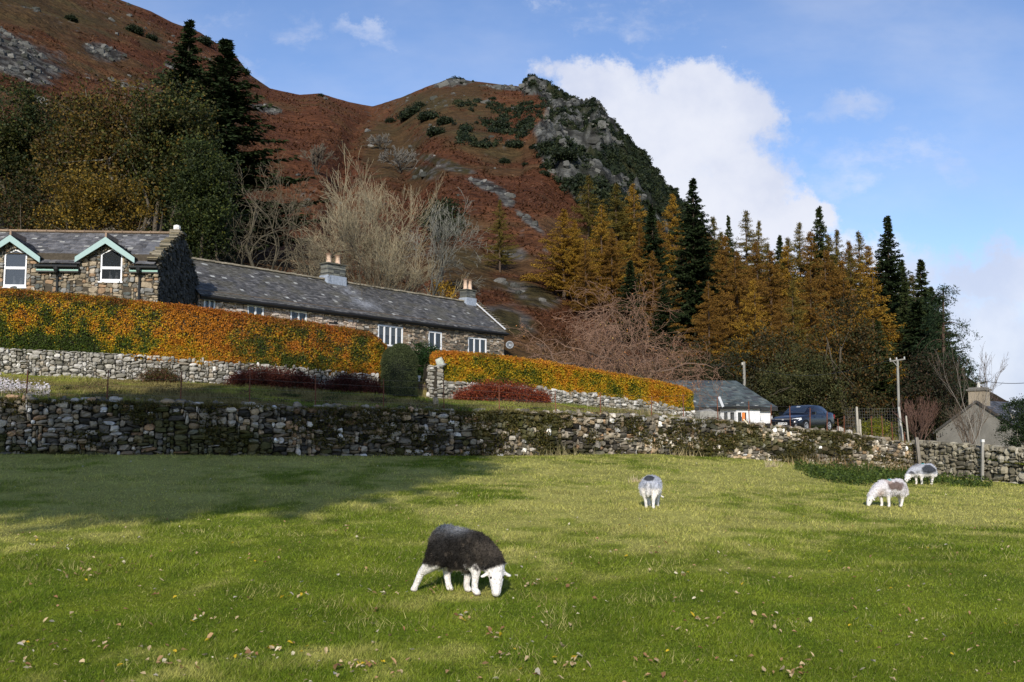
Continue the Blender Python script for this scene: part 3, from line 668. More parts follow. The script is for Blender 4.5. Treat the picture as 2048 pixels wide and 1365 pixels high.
# ---- left stone house -------------------------------------------------
pB = P(318, 531, 45.5); pA0 = P(-10, 531, 44.98); dH = (pB-pA0)[:2]; LL = np.linalg.norm(dH); dH = dH/LL
LEN = 19.0; A0 = pB[:2]-dH*LEN; ZE = pB[2]+.16; gh = frame_map(A0, dH)
ZR = P(350, 467, 49.1)[2]; ZG = 5.0; HOR = (A0[0], A0[1], ZG); nH = np.array([-dH[1], dH[0]])
house = empty('stone_house', (pB[0], pB[1], ZG)); HO = Vector(house.location)
tag(house, 'two-storey stone house with slate roof and two pale turquoise gabled dormers, at the left edge', 'house')
def hp(px, py, out=0.0): return plane_hit(px, py, A0, dH, out)
def hpart(mb, name, m, smooth=False, par=None):
    o = mb.build(name, m, par or house, smooth)
    if par is None: o.location = -HO
    return o
DORM = []
for (pk, fl, fr_, wl, wr_, wt, wb, wside, tr) in (((215, 477), (157, 514), (272, 519), 199, 243, 497, 563, 508, 536), ((28, 473), (-35, 512), (84, 519), 5, 51, 498, 574, 508, 536)):
    s_pk, z_pk = hp(*pk); s_l, z_l = hp(*fl); s_r, z_r = hp(*fr_); z_f = (z_l+z_r)/2
    hw = (s_r-s_l)/2; s_c = (s_l+s_r)/2
    a, _ = hp(wl, wb); b, _ = hp(wr_, wb); zt = hp((wl+wr_)/2, wt)[1]; zb = hp((wl+wr_)/2, wb)[1]; zt2 = hp((wl+wr_)/2, tr)[1]; zs = hp((wl+wr_)/2, wside)[1]
    DORM.append(dict(c=s_c, hw=hw, zp=z_pk, zf=z_f, a=a, b=b, zb=zb, zt=zt, tr=zt2, zs=zs))
def in_dorm_tri(s, z, D, inset=0.0):
    return abs(s-D['c']) < (D['hw']-.15)*(1-(z-D['zf'])/(D['zp']-D['zf']))-inset and z < D['zp']
def blk(s, zl):
    z = zl+ZG
    for D in DORM:
        if D['a']-.02 < s < D['b']+.02 and D['zb'] < z < D['zs']+max(0, (D['zt']-D['zs'])*(1-abs(s-(D['a']+D['b'])/2)/((D['b']-D['a'])/2))): return True
    if z > ZE-.10:
        return not any(in_dorm_tri(s, z, D) for D in DORM)
    return False
def housecol(nr, n, cen, s, z, w, h): return pick(nr, n, [(.23, .19, .13), (.32, .26, .18), (.14, .13, .11), (.42, .36, .28), (.30, .20, .12), (.10, .11, .10), (.24, .235, .215)], [5, 4, 4, 1.5, 2, 2, 3])
zt_max = max(D['zp'] for D in DORM)
mb = MB(); base = [(gh(0, 0, ZG)), (gh(LEN, 0, ZG))]
stone_face(mb, base, [zt_max-ZG+.1]*2, .05, 31, (2, 10), (1, 5), housecol, depth=.12, gap=.9, block=blk, round_=.75, jit=.13)
# mortar backing with openings
def wall_back(mb, g, s0, s1, z0, z1, holes, c, out=-.02):
    xs = sorted(set([s0, s1]+[x for h in holes for x in h[:2]])); zs = sorted(set([z0, z1]+[x for h in holes for x in h[2:]]))
    for i in range(len(xs)-1):
        for j in range(len(zs)-1):
            xm, zm = (xs[i]+xs[i+1])/2, (zs[j]+zs[j+1])/2
            if any(h[0] < xm < h[1] and h[2] < zm < h[3] for h in holes): continue
            mb.add([g(xs[i], out, zs[j]), g(xs[i+1], out, zs[j]), g(xs[i+1], out, zs[j+1]), g(xs[i], out, zs[j+1])], [[0, 1, 2, 3]], c)
wall_back(mb, gh, 0, LEN, ZG-.5, ZE-.02, [(D['a'], D['b'], D['zb'], D['zs']) for D in DORM], (.07, .058, .042))
for D in DORM:   # gablet masonry above the eave, either side of the window head
    k = (D['hw']-.1)
    for sg in (-1, 1):
        e = D['b'] if sg > 0 else D['a']
        top = D['zp']-(D['zp']-D['zf'])*abs(e-D['c'])/D['hw']
        mb.add([gh(e, -.025, ZE-.02), gh(D['c']+sg*D['hw']*.92, -.025, ZE-.02), gh(D['c']+sg*D['hw']*.92, -.025, D['zf']), gh(e, -.025, top)], [[0, 1, 2, 3]], (.07, .058, .042))
hpart(mb, 'front_wall', m_stone)
# right gable wall, its shade painted in with darkened stone colours
gpts = [gh(LEN, 0, ZG), gh(LEN, -8.0, ZG)]; dG = (gpts[1]-gpts[0])[:2]; dG /= np.linalg.norm(dG)
zrr = ZR-ZE
def gblk(s, zl):
    z = zl+ZG; lim = ZE+.1+(zrr)*(1-abs(s-3.9)/3.9); return z > lim-.1
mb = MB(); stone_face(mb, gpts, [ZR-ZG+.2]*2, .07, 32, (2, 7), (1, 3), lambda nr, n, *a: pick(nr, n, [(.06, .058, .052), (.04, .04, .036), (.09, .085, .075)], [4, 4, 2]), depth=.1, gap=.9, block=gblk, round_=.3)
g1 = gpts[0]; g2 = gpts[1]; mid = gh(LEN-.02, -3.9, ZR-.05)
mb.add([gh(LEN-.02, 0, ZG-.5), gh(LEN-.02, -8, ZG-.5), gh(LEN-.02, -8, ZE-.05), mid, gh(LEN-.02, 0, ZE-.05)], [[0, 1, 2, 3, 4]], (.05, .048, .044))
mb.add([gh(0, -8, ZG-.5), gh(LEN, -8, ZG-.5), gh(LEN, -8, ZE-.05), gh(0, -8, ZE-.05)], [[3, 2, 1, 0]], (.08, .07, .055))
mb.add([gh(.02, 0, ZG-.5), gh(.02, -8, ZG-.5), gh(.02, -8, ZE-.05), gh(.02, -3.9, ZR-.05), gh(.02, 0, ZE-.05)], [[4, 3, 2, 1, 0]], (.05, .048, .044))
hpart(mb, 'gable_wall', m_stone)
def dclip(p):
    s = np.dot(p[:2]-A0, dH); dep = np.dot(p[:2]-A0, nH)
    for D in DORM:
        lim = min(D['hw'], D['hw']*(1-(p[2]-D['zf'])/(D['zp']-D['zf'])))-.08
        if abs(s-D['c']) < lim: return True
    return False
mb = MB()
slope = (ZR-ZE)/3.9
def hcf(col, C, nr):
    k = ss(LEN-2.6, LEN-.6, (C[:, :2]-A0)@dH)*ss(.35, .6, fbm((C[:, 0])*1.5, C[:, 2]*1.5, 0, 3)); col = mixc(col, (.17, .18, .20), .45*k); return mixc(col, (.2, .2, .21), .5*ss(.55, .7, fbm(C[:, 0]*1.1, C[:, 2]*2.4, 5, 3)))
slates(mb, gh(-.1, .28, ZE-.28*slope), gh(LEN-.12, .28, ZE-.28*slope), gh(-.1, -3.9, ZR), gh(LEN-.12, -3.9, ZR), .16, .26, 33, clip=dclip, colf=hcf, lich=.02, cols=[(.13, .128, .132), (.095, .095, .10), (.17, .165, .165), (.075, .075, .08), (.22, .215, .215)])
slates(mb, gh(LEN-.1, -8.2, ZE-.2*slope), gh(-.1, -8.2, ZE-.2*slope), gh(LEN-.1, -3.9, ZR), gh(-.1, -3.9, ZR), .24, .5, 34)
roof = hpart(mb, 'roof', m_slate)
mb = MB()
beam(mb, gh(0, -3.9, ZR+.02), gh(LEN-.4, -3.9, ZR+.02), .26, .07, (.16, .12, .08))
for i in range(int(LEN/.46)):
    s = i*.46; beam(mb, gh(s, -3.9, ZR+.06), gh(min(s+.47, LEN-.4), -3.9, ZR+.06), .34, .09, np.array((.22, .16, .11))*random.Random(i).uniform(.8, 1.25))
    beam(mb, gh(s+.44, -3.9, ZR+.09), gh(s+.47, -3.9, ZR+.09), .38, .1, (.2, .14, .1))
o = mb.build('ridge_tiles', m_stone, roof)
# crow-stepped slabs along the right verge
mb = MB(); nr = np.random.default_rng(5)
for i in range(17):
    f_ = (i+.2)/17; 
    for sgn in (1, -1):
        dep = 3.9*f_ if sgn > 0 else 7.8-3.9*f_
        z = ZE-.02+(ZR-ZE)*f_+.16
        c = gh(LEN-.2+nr.normal(0, .04), -dep+.05, z); v = np.array([[x, y, q] for q in (-.5, .5) for x, y in ((-.5, -.5), (.5, -.5), (.5, .5), (-.5, .5))])*[nr.uniform(.34, .55), .42, .06]+nr.normal(0, .008, (8, 3))
        v = v+c; mb.add(v, BF, pick(nr, 1, [(.20, .17, .11), (.12, .11, .08), (.27, .24, .18)], [1, 1, 1])[0])
        v2 = v-[0, 0, .085]; v2 = v2+[nr.normal(0, .05), 0, 0]; mb.add(v2, BF, (.08, .07, .05))
hpart(mb, 'stepped_coping', m_stone)
mb = MB(); stones(mb, np.array([gh(LEN-.25, -3.85, ZR+.32)]), np.array([[1., 0, 0]]), np.array([[0, 1., 0]]), np.array([[0, 0, 1.]]), np.array([.3]), np.array([.3]), np.array([.26]), np.array([[.75, .74, .72]]), nr)
fbox(mb, gh, LEN-.55, LEN-.05, -4.1, -3.6, ZR-.1, ZR+.2, (.2, .17, .12)); hpart(mb, 'ridge_finial', m_stone)
TEAL = (.30, .43, .41)
for D in DORM:
    c, hw, zp, zf = D['c'], D['hw'], D['zp'], D['zf']; sl_ = (zp-zf)/hw
    dep_pk = (zp-ZE)/slope; 
    mb = MB()
    for sg in (-1, 1):
        e0 = gh(c+sg*(hw+.05), .32, zf-.05*sl_); e1 = gh(c+sg*(hw+.05), -max(0, (zf-ZE)/slope)-.1, zf-.05*sl_); r0 = gh(c, .32, zp); r1 = gh(c, -dep_pk-.15, zp)
        if sg < 0: slates(mb, e1, e0, r1, r0, .19, .3, 35)
        else: slates(mb, e0, e1, r0, r1, .19, .3, 36)
    for q in range(4): beam(mb, gh(c, .32-q*.42, zp+.07), gh(c, -.1-q*.42, zp+.07), .26, .08, (.26, .17, .11), up=(1, 0, 0))
    dr = hpart(mb, 'dormer', m_slate)
    mb = MB()
    for sg in (-1, 1):
        w_ = .27; a = gh(c+sg*hw*1.03, .36, zf-.03*sl_); b = gh(c, .36, zp)
        pts = [a, b, b-[0, 0, w_*1.15], a-[0, 0, w_*.95]]; bk_ = [p+np.array([nH[0], nH[1], 0])*.06 for p in pts]
        F_ = [[0, 1, 2, 3], [7, 6, 5, 4], [0, 4, 5, 1], [3, 2, 6, 7], [0, 3, 7, 4]]
        mb.add(pts+bk_, F_, TEAL)
        # soffit
        mb.add([a-[0, 0, w_*.5], b-[0, 0, w_*.55], gh(c, 0, zp-w_*.55), gh(c+sg*hw*1.03, 0, zf-w_*.5)], [[0, 1, 2, 3]], (.16, .17, .15))
    mb.build('bargeboard', m_plain, dr)
    # glazed window with a peaked head
    a, b, zb, zt, zs, tr = D['a'], D['b'], D['zb'], D['zt'], D['zs'], D['tr']; m_ = (a+b)/2; f = .072; o_ = -.05
    mb = MB(); fbox(mb, gh, a, a+f, -.12, o_, zb, zs); fbox(mb, gh, b-f, b, -.12, o_, zb, zs); fbox(mb, gh, a+f, b-f, -.12, o_, zb, zb+.11); fbox(mb, gh, a+f, b-f, -.12, o_+.01, tr-.06, tr+.06)
    for (x, x2) in ((a, m_), (b, m_)):
        p1, p2 = gh(x, o_, zs), gh(x2, o_, zt); q1, q2 = p1-[0, 0, f], p2-[0, 0, f]; mb.add([p1, p2, q2, q1], [[0, 1, 2, 3]]); 
    fbox(mb, gh, a-.06, b+.06, -.1, .06, zb-.07, zb-.003)
    wf = hpart(mb, 'window', m_white)
    mb = MB(); mb.add([gh(a, -.09, zb), gh(b, -.09, zb), gh(b, -.09, zs), gh(m_, -.09, zt), gh(a, -.09, zs)], [[0, 1, 2, 3, 4]]); mb.build('pane', m_glass, wf)
    mb = MB(); fbox(mb, gh, a-.02, b+.02, -1.2, -1.1, zb-.3, zt+.1, (.02, .02, .022)); fbox(mb, gh, a-.02, b+.02, -1.1, -.1, zb-.1, zb-.05, (.2, .2, .2)); mb.build('room_back', m_dark, wf)
    for k, x in enumerate((.42, .7)):
        mb = MB(); lathe(mb, [(.0, 0), (.07, 0), (.09, .1), (.05, .2), (.0, .2)], 10, (.75, .75, .76), centre=gh(a+(b-a)*x, -.25, zb+.12))
        if k == 0: box(mb, *gh(a+(b-a)*x-.04, -.25, zb+.38), .05, .1, .3, (.75, .75, .76), rz=.3)
        else: lathe(mb, [(0, .18), (.09, .25), (.0, .36)], 8, (.6, .62, .6), centre=gh(a+(b-a)*x, -.25, zb+.12))
        og = mb.build('ornament', m_plain, None, False, origin=gh(a+(b-a)*x, -.25, zb+.12)); tag(og, ['white bird-shaped ornament on the window sill of ', 'white potted ornament on the window sill of '][k]+('the right dormer window' if D is DORM[0] else 'the left dormer window'), 'ornament', 'ornaments on the window sills')
# gutters, downpipes
for (x0, x1) in ((76, 160), (262, 318)):
    s0, s1 = hp(x0, 535)[0], hp(x1, 535)[0]; s1 = min(s1, LEN+.1)
    mb = MB(); tube(mb, [gh(s0, .33, ZE-.30), gh(s1, .33, ZE-.30)], .075, 8, (.012, .014, .014), cap=True); fbox(mb, gh, s0, s1, .06, .2, ZE-.56, ZE-.28, (.03, .03, .028))
    fbox(mb, gh, s0, s1, .2, .225, ZE-.50, ZE-.42, (.30, .5, .42)); hpart(mb, 'gutter', m_plain)
for x in (117, 281):
    s = hp(x, 540)[0]; mb = MB(); tube(mb, [gh(s, .33, ZE-.34), gh(s, .3, ZE-.5), gh(s, .12, ZE-.75), gh(s, .1, ZE-.95), gh(s, .1, ZG)], .055, 8, (.015, .016, .016)); lathe(mb, [(.05, -.25), (.11, -.1), (.12, .05)], 8, (.015, .016, .016), centre=gh(s, .33, ZE-.36)); hpart(mb, 'downpipe', m_plain)
# ---- long cottage ------------------------------------------------------
C0 = np.array([-17.4, 44.9]); cR = P(1008, 670, 72.4); C1 = cR[:2]; dL = (C1-C0)
cL = P(406, 592, 52.6); dL = (C1-cL[:2]); LC = np.linalg.norm(dL); dL /= LC; EXT = .3; C0 = cL[:2]-dL*EXT; LC += EXT
gc = frame_map(C0, dL); ZEc = (cR[2]+cL[2])/2+.27; ZRc = P(948, 607, 74.3)[2]; ZGc = 5.3
nC = np.array([-dL[1], dL[0]])
cot = empty('long_cottage', (C1[0], C1[1], ZGc)); CO = Vector(cot.location)
tag(cot, 'long low stone cottage with a mossy slate roof and two chimneys, behind the hedges', 'cottage')
def cpart(mb, name, m, smooth=False, par=None):
    o = mb.build(name, m, par or cot, smooth)
    if par is None: o.location = -CO
    return o
def cp(px, py, out=0.0): return plane_hit(px, py, C0, dL, out)
WINS = [(408, 431, 597, 625, 2, None), (495, 528, 609, 640, 2, None), (581, 614, 620, 652, 2, None), (756, 806, 649, 693, 4, 671), (857, 884, 662, 699, 2, None), (936, 973, 674, 711, 3, None)]
WR = []
for (x0, x1, yt, yb, nl, bl) in WINS:
    s0, s1 = cp(x0, yt)[0], cp(x1, yt)[0]; xm = (x0+x1)/2; z1 = cp(x0, yt)[1]; z0 = cp(xm, yb)[1]; WR.append((s0, s1, z0, z1, nl, cp(xm, bl)[1] if bl else None))
def cblk(s, zl):
    z = zl+ZGc; return z > ZEc-.05 or any(a-.02 < s < b+.02 and c-.02 < z < d+.02 for a, b, c, d, *_ in WR)
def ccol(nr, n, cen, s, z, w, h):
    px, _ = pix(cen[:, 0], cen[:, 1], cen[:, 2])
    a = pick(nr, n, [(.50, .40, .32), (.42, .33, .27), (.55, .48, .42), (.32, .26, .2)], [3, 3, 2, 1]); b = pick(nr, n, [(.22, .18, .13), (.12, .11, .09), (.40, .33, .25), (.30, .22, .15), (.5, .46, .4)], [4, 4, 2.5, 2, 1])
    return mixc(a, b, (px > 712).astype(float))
mb = MB(); stone_face(mb, [gc(0, 0, ZGc), gc(LC, 0, ZGc)], [ZEc-ZGc]*2, .05, 41, (3, 11), (1, 3), ccol, depth=.09, gap=.92, block=cblk, round_=.3)
wall_back(mb, gc, 0, LC, ZGc-.5, ZEc+.1, [w[:4] for w in WR], (.16, .125, .095))
mb.add([gc(LC-.01, 0, ZGc-.5), gc(LC-.01, -6, ZGc-.5), gc(LC-.01, -6, ZEc), gc(LC-.01, -3, ZRc-.1), gc(LC-.01, 0, ZEc)], [[0, 1, 2, 3, 4]], (.12, .11, .09))
mb.add([gc(0, 0, ZGc-.5), gc(0, -6, ZGc-.5), gc(0, -6, ZEc), gc(0, -3, ZRc-.1), gc(0, 0, ZEc)], [[4, 3, 2, 1, 0]], (.12, .11, .09))
mb.add([gc(0, -6, ZGc-.5), gc(LC, -6, ZGc-.5), gc(LC, -6, ZEc), gc(0, -6, ZEc)], [[3, 2, 1, 0]], (.12, .11, .09))
cpart(mb, 'wall', m_stone)
sl2 = (ZRc-ZEc)/3.0
s_ch1 = cp(667, 575, -3.0)[0]
def cclf(col, C, nr):
    s = (C[:, :2]-C0)@dL; d = (C[:, :2]-C0)@nC
    k = np.exp(-((s-s_ch1-.25*(3-d)-.2)/(.55+.28*(3-d)))**2)*ss(0, .8, d)*(.35+.65*ss(.4, .6, fbm(C[:, 0]*2, C[:, 2]*2, 0, 3))); col = mixc(col, (.30, .31, .33), .75*k)
    return mixc(col, (.13, .12, .09), .6*ss(.5, .7, fbm(s*.8, d*2, 5, 3)))
slw = [(.115, .11, .105), (.09, .088, .085), (.14, .135, .13), (.07, .068, .066), (.2, .19, .18)]
mb = MB(); slates(mb, gc(-.1, .3, ZEc-.3*sl2+.02), gc(LC+.02, .3, ZEc-.3*sl2+.02), gc(-.1, -3, ZRc), gc(LC+.02, -3, ZRc), .17, .26, 42, cols=slw, colf=cclf, lich=.016)
slates(mb, gc(LC, -6.3, ZEc-.3*sl2), gc(-.1, -6.3, ZEc-.3*sl2), gc(LC, -3, ZRc), gc(-.1, -3, ZRc), .28, .6, 43, cols=slw)
croof = cpart(mb, 'roof', m_slate)
mb = MB(); nr = np.random.default_rng(44)
beam(mb, gc(0, -3, ZRc+.015), gc(LC-.1, -3, ZRc+.015), .26, .07, (.2, .18, .13))
for i in range(int(LC/.42)):
    s = i*.42; beam(mb, gc(s, -3, ZRc+.05+nr.normal(0, .012)), gc(s+.41, -3, ZRc+.05+nr.normal(0, .012)), .34, .09, np.array((.30, .26, .19))*nr.uniform(.7, 1.25))
mb.build('ridge_tiles', m_stone, croof)
mb = MB(); fbox(mb, gc, -.05, LC+.05, .22, .29, ZEc-.44, ZEc-.30, (.02, .018, .016)); tube(mb, [gc(-.1, .36, ZEc-.30), gc(LC+.1, .36, ZEc-.30)], .075, 8, (.015, .014, .013), cap=True); cpart(mb, 'gutter', m_plain)  # black strip behind the gutter pipe also paints in the eaves shadow
# white verge flashing and slab steps on the right gable
mb = MB(); a, b = gc(LC-.06, .2, ZEc-.05), gc(LC-.06, -2.8, ZRc-.02); beam(mb, a+[0, 0, .1], b+[0, 0, .1], .12, .06, (.62, .63, .64)); cpart(mb, 'verge_flashing', m_plain)
mb = MB()
for i in range(12):
    f_ = (i+.3)/12; dep = 2.9*f_; z = ZEc+.02+(ZRc-ZEc)*f_+.10; box(mb, *gc(LC+.22+nr.normal(0, .03), -dep, z), .42, .5, .06, np.array((.17, .15, .11))*nr.uniform(.7, 1.3), rz=math.atan2(dL[1], dL[0]))
    box(mb, *gc(LC+.22, -6+dep, z), .42, .5, .06, (.13, .12, .1), rz=math.atan2(dL[1], dL[0]))
cpart(mb, 'stepped_coping', m_stone)
for w_ in WR: 
    w0 = window(cot, gc, w_[0], w_[1], w_[2], w_[3], w_[4], blind=w_[5], fr=.1)
mb = MB(); s0, z0 = cp(657, 640); fbox(mb, gc, s0, s0+.75, -.02, .05, z0-.22, z0-.05, (.015, .014, .012)); cpart(mb, 'wall_vent', m_plain)
def chimney(sc, w, d, h, pots, potr, poth, capc=(.1, .1, .08), rot=0, label=None):
    mb = MB(); z0 = ZRc-.35
    base = gc(sc, -3, 0)
    def fb(s0, s1, o0, o1, a, b, c): fbox(mb, gc, s0, s1, o0, o1, a, b, c)
    nr = np.random.default_rng(int(sc*10)); z = ZRc+.28
    fb(sc-w/2-.05, sc+w/2+.05, -3-d/2-.05, -3+d/2+.05, z0-.1, ZRc+.3, (.30, .34, .40))
    k = 0
    while z < ZRc+h:
        t = nr.uniform(.07, .12)
        for q in range(3): 
            a = sc-w/2+w*q/3
            fb(a+.003+nr.normal(0, .008), a+w/3-.003, -3-d/2+nr.normal(0, .01), -3+d/2+nr.normal(0, .012), z+.004, z+t, pick(nr, 1, [(.15, .15, .13), (.09, .095, .09), (.2, .2, .17)], [1, 1, 1])[0])
        z += t
    fb(sc-w/2-.08, sc+w/2+.08, -3-d/2-.08, -3+d/2+.08, z+.003, z+.08, capc)
    ch = mb.build('chimney', m_stone, croof)
    for x in pots:
        pm = MB(); c = gc(sc+x, -3, z+.08); lathe(pm, [(potr*.9, 0), (potr*.95, poth*.1), (potr*.8, poth*.2), (potr*.78, poth*.82), (potr*1.08, poth*.86), (potr*1.08, poth), (potr*.8, poth), (potr*.7, poth*.6)], 14, (.62, .45, .33), centre=c); 
        lathe(pm, [(potr*1.1, poth*.86), (potr*1.12, poth*1.01), (potr*.7, poth*1.04)], 14, (.14, .09, .06), centre=c); pm.build('chimney_pot', m_stone, croof, True)
s1_ = cp(666, 560, -3.0)[0]; chimney(s1_, 1.5, .7, 1.0, (-.38, .38), .2, .62)
s2_ = LC-.62; chimney(s2_, 1.0, .7, .85, (-.26, .24), .19, .78)
# satellite dish
dc = gc(LC+.05, .5, P(1004, 690, 71.9)[2]); dish = empty('satellite_dish', dc); tag(dish, 'round dark grey satellite dish on the right corner of the long cottage', 'satellite dish')
mb = MB(); M4 = Matrix.Rotation(R(80), 4, 'X')@Matrix.Rotation(0, 4, 'Z'); M4 = np.array(M4)
lathe(mb, [(0, 0), (.12, .01), (.24, .045), (.30, .075), (.295, .085), (.22, .05), (0, .02)], 20, (.10, .11, .12), M4=M4); mb.build('reflector', m_metal, dish, True)
mb = MB(); tube(mb, [(0, 0, -.05), (.0, .25, -.1), (0, .45, -.12)], .025, 6, (.05, .05, .05)); tube(mb, [(0, 0, -.26), (0, -.3, -.05)], .012, 5, (.05, .05, .05)); mb.build('arm', m_metal, dish)
mb = MB(); box(mb, 0, -.32, -.03, .06, .08, .06, (.5, .5, .5)); mb.build('receiver', m_metal, dish)
# ---- hipped bungalow on the right ---------------------------------------
bun = empty('bungalow', P(1480, 842, 75)); BO = Vector(bun.location); tag(bun, 'white bungalow with a hipped grey slate roof and an angular porch, left of the car', 'bungalow')
def bpart(mb, name, m, par=None):
    o = mb.build(name, m, par or bun)
    if par is None: o.location = -BO
    return o
zE = P(1440, 815, 74.5)[2]; zRb = P(1472, 762, 78.5)[2]
eL = P(1240, 815, 73.8); eL[2] = zE; eR = P(1556, 822, 75.2); eR[2] = zE; rR = P(1472, 762, 78.5); rL = P(1260, 762, 77.4); rL[2] = zRb; rR[2] = zRb
bR = eR+np.array([.8, 7.5, 0]); bL = eL+np.array([.8, 7.5, 0])
blc = [(.085, .105, .105), (.065, .082, .085), (.11, .125, .12), (.055, .06, .066)]
mb = MB(); slates(mb, eL, eR, rL, rR, .24, .4, 51, cols=blc, w=[4, 4, 2, 2], lich=.012)
slates(mb, eR, bR, rR, rR+[.01, .01, 0], .24, .4, 52, cols=blc, w=[4, 4, 2, 2]); slates(mb, bR, bL, rR, rL, .4, .8, 53, cols=blc, w=[4, 4, 2, 2])
br = bpart(mb, 'roof', m_slate)
gb = frame_map(eL[:2], (eR-eL)[:2]/np.linalg.norm((eR-eL)[:2])); LB = np.linalg.norm((eR-eL)[:2]); zb0 = 1.2
mb = MB(); fbox(mb, gb, .3, LB-.4, -6.8, -.35, zb0, zE-.12, (.78, .78, .78)); wl = bpart(mb, 'wall', m_render)
mb = MB(); fbox(mb, gb, .0, LB, -.08, -.02, zE-.25, zE-.02, (.02, .02, .02)); tube(mb, [eR+[.05, 0, -.1], bR+[.05, 0, -.1]], .08, 6, (.02, .02, .02)); bpart(mb, 'gutter', m_plain)
sB = lambda px, py, out: plane_hit(px, py, eL[:2], (eR-eL)[:2]/LB, out)[0]
# porch: three-sided, corner towards the camera
q0 = np.array([*P(1441, 830, 74.6)[:2]]); q1 = np.array([*P(1473, 830, 73.0)[:2]]); q2 = np.array([*P(1520, 830, 73.9)[:2]]); zp = P(1473, 817, 73)[2]
porch = MB(); 
def wallseg(mb, a, b, z0, z1, holes, c, th=.12):
    d = (b-a)/np.linalg.norm(b-a); g = frame_map(a, d); L = np.linalg.norm(b-a)
    wall_back(mb, g, 0, L, z0, z1, holes, c, 0.0); return g, L
g_a, La = wallseg(porch, q0, q1, zb0, zp, [(.42, .80, 1.6, zp-.28), (1.02+.1, 1.45+.1, 1.6, zp-.28)] if True else [], (.8, .8, .8))
g_b, Lb = wallseg(porch, q1, q2, zb0, zp, [(.12, .42, 1.6, zp-.30), (.58, .88, 1.6, zp-.30)], (.82, .82, .82))
q3 = q2+np.array([.1, 2.0]); q4 = q0+np.array([.1, 1.6]); wallseg(porch, q2, q3, zb0, zp, [], (.8, .8, .8)); wallseg(porch, q4, q0, zb0, zp, [], (.8, .8, .8))
po = bpart(porch, 'porch', m_render)
mb = MB(); 
for g_, hs in ((g_a, [(.42, .80), (1.12, 1.55)]), (g_b, [(.12, .42), (.58, .88)])):
    for (a, b) in hs: mb.add([g_(a, -.05, 1.6), g_(b, -.05, 1.6), g_(b, -.05, zp-.28), g_(a, -.05, zp-.28)], [[0, 1, 2, 3]])
mb.build('pane', m_glass, po)
mb = MB(); c3 = (q0+q1+q2)/3; box(mb, c3[0], c3[1]+.7, (zb0+zp)/2, 1.4, .05, zp-zb0-.1); mb.build('porch_inside', m_dark, po)
mb = MB(); ap = np.array([*((q0+q2)/2+[.1, 1.2]), zp+.75]); ov = .28; cen_ = np.array([(q0+q2)[0]/2, (q0+q2)[1]/2+.6])
pr_ = []
for q in (q4, q0, q1, q2, q3): u = (q-cen_); u = u/np.linalg.norm(u); pr_.append(np.array([*(q+u*ov), zp+.14]))
for i in range(4): slates(mb, pr_[i], pr_[i+1], ap-[.01, 0, 0], ap+[.01, 0, 0], .2, .3, 55+i, cols=blc, w=[4, 4, 2, 2], lich=.05)
for i in range(4): beam(mb, pr_[i]-[0, 0, .1], pr_[i+1]-[0, 0, .1], .06, .16, (.02, .02, .02))
mb.build('porch_roof', m_slate, po)
# low wing to the right of the porch
wa = P(1522, 835, 75.5)[:2]; wb = P(1545, 835, 76.0)[:2]; mb = MB(); zw_ = P(1530, 831, 75.5)[2]; g_, L_ = wallseg(mb, wa, wb, zb0, zw_, [(.12, .5, 1.5, zw_-.15)], (.75, .75, .75)); bpart(mb, 'side_wing', m_render)
mb = MB(); mb.add([g_(.12, -.05, 1.5), g_(.5, -.05, 1.5), g_(.5, -.05, zw_-.15), g_(.12, -.05, zw_-.15)], [[0, 1, 2, 3]]); bpart(mb, 'wing_window', m_glass)
mb = MB(); box(mb, *(P(1487, 836, 72.6)-[0, 0, 0]), .22, .05, .75, (.62, .18, .03)); og = mb.build('hanging_coat', m_plain, None, False, origin=P(1487, 836, 72.6)); tag(og, 'orange cloth hanging beside the white porch door', 'cloth')
# ---- grey rendered house at the far right ---------------------------------
gh_o = P(1943, 893, 75); grey = empty('grey_house', (gh_o[0], gh_o[1], -.4)); GO = Vector(grey.location); tag(grey, 'plain grey rendered gable house with a big chimney, behind the right wall', 'house')
def gpart(mb, name, m, par=None):
    o = mb.build(name, m, par or grey)
    if par is None: o.location = -GO
    return o
a0 = P(1872, 862, 77.0); b0 = P(2046, 862, 72.2); b0[2] = a0[2]; ap = P(1955, 803, 74.6); ap[:2] = (a0+b0)[:2]/2
dg = (b0-a0)[:2]; dg /= np.linalg.norm(dg); ng = np.array([-dg[1], dg[0]]); D3 = np.array([ng[0], ng[1], 0])*9
zlo = -.6
A_, B_ = a0.copy(), b0.copy(); G = (.20, .19, .165)
mb = MB(); mb.add([[*A_[:2], zlo], [*B_[:2], zlo], B_, ap, A_], [[0, 1, 2, 3, 4]], G)
mb.add([np.array([*B_[:2], zlo]), np.array([*B_[:2], zlo])+D3, B_+D3, B_], [[0, 1, 2, 3]], G); mb.add([np.array([*A_[:2], zlo]), np.array([*A_[:2], zlo])+D3, A_+D3, A_], [[3, 2, 1, 0]], G)
mb.add([np.array([*A_[:2], zlo])+D3, np.array([*B_[:2], zlo])+D3, B_+D3, ap+D3, A_+D3], [[4, 3, 2, 1, 0]], G)
gpart(mb, 'wall', m_render)
mb = MB(); 
up_ = np.array([0, 0, .06]); fw = -D3/9*.12; ea = A_+(A_-ap)*.06; eb = B_+(B_-ap)*.06
slates(mb, ea+D3, ea+fw, ap+D3+up_, ap+fw+up_, .28, .45, 61, lich=.01); slates(mb, eb+fw, eb+D3, ap+fw+up_, ap+D3+up_, .28, .45, 62, lich=.01)
beam(mb, ea+fw*1.1-[0, 0, .06], ap+fw*1.1, .05, .16, (.08, .075, .065)); beam(mb, ap+fw*1.1, eb+fw*1.1-[0, 0, .06], .05, .16, (.05, .045, .04))
gr_ = gpart(mb, 'roof', m_slate)
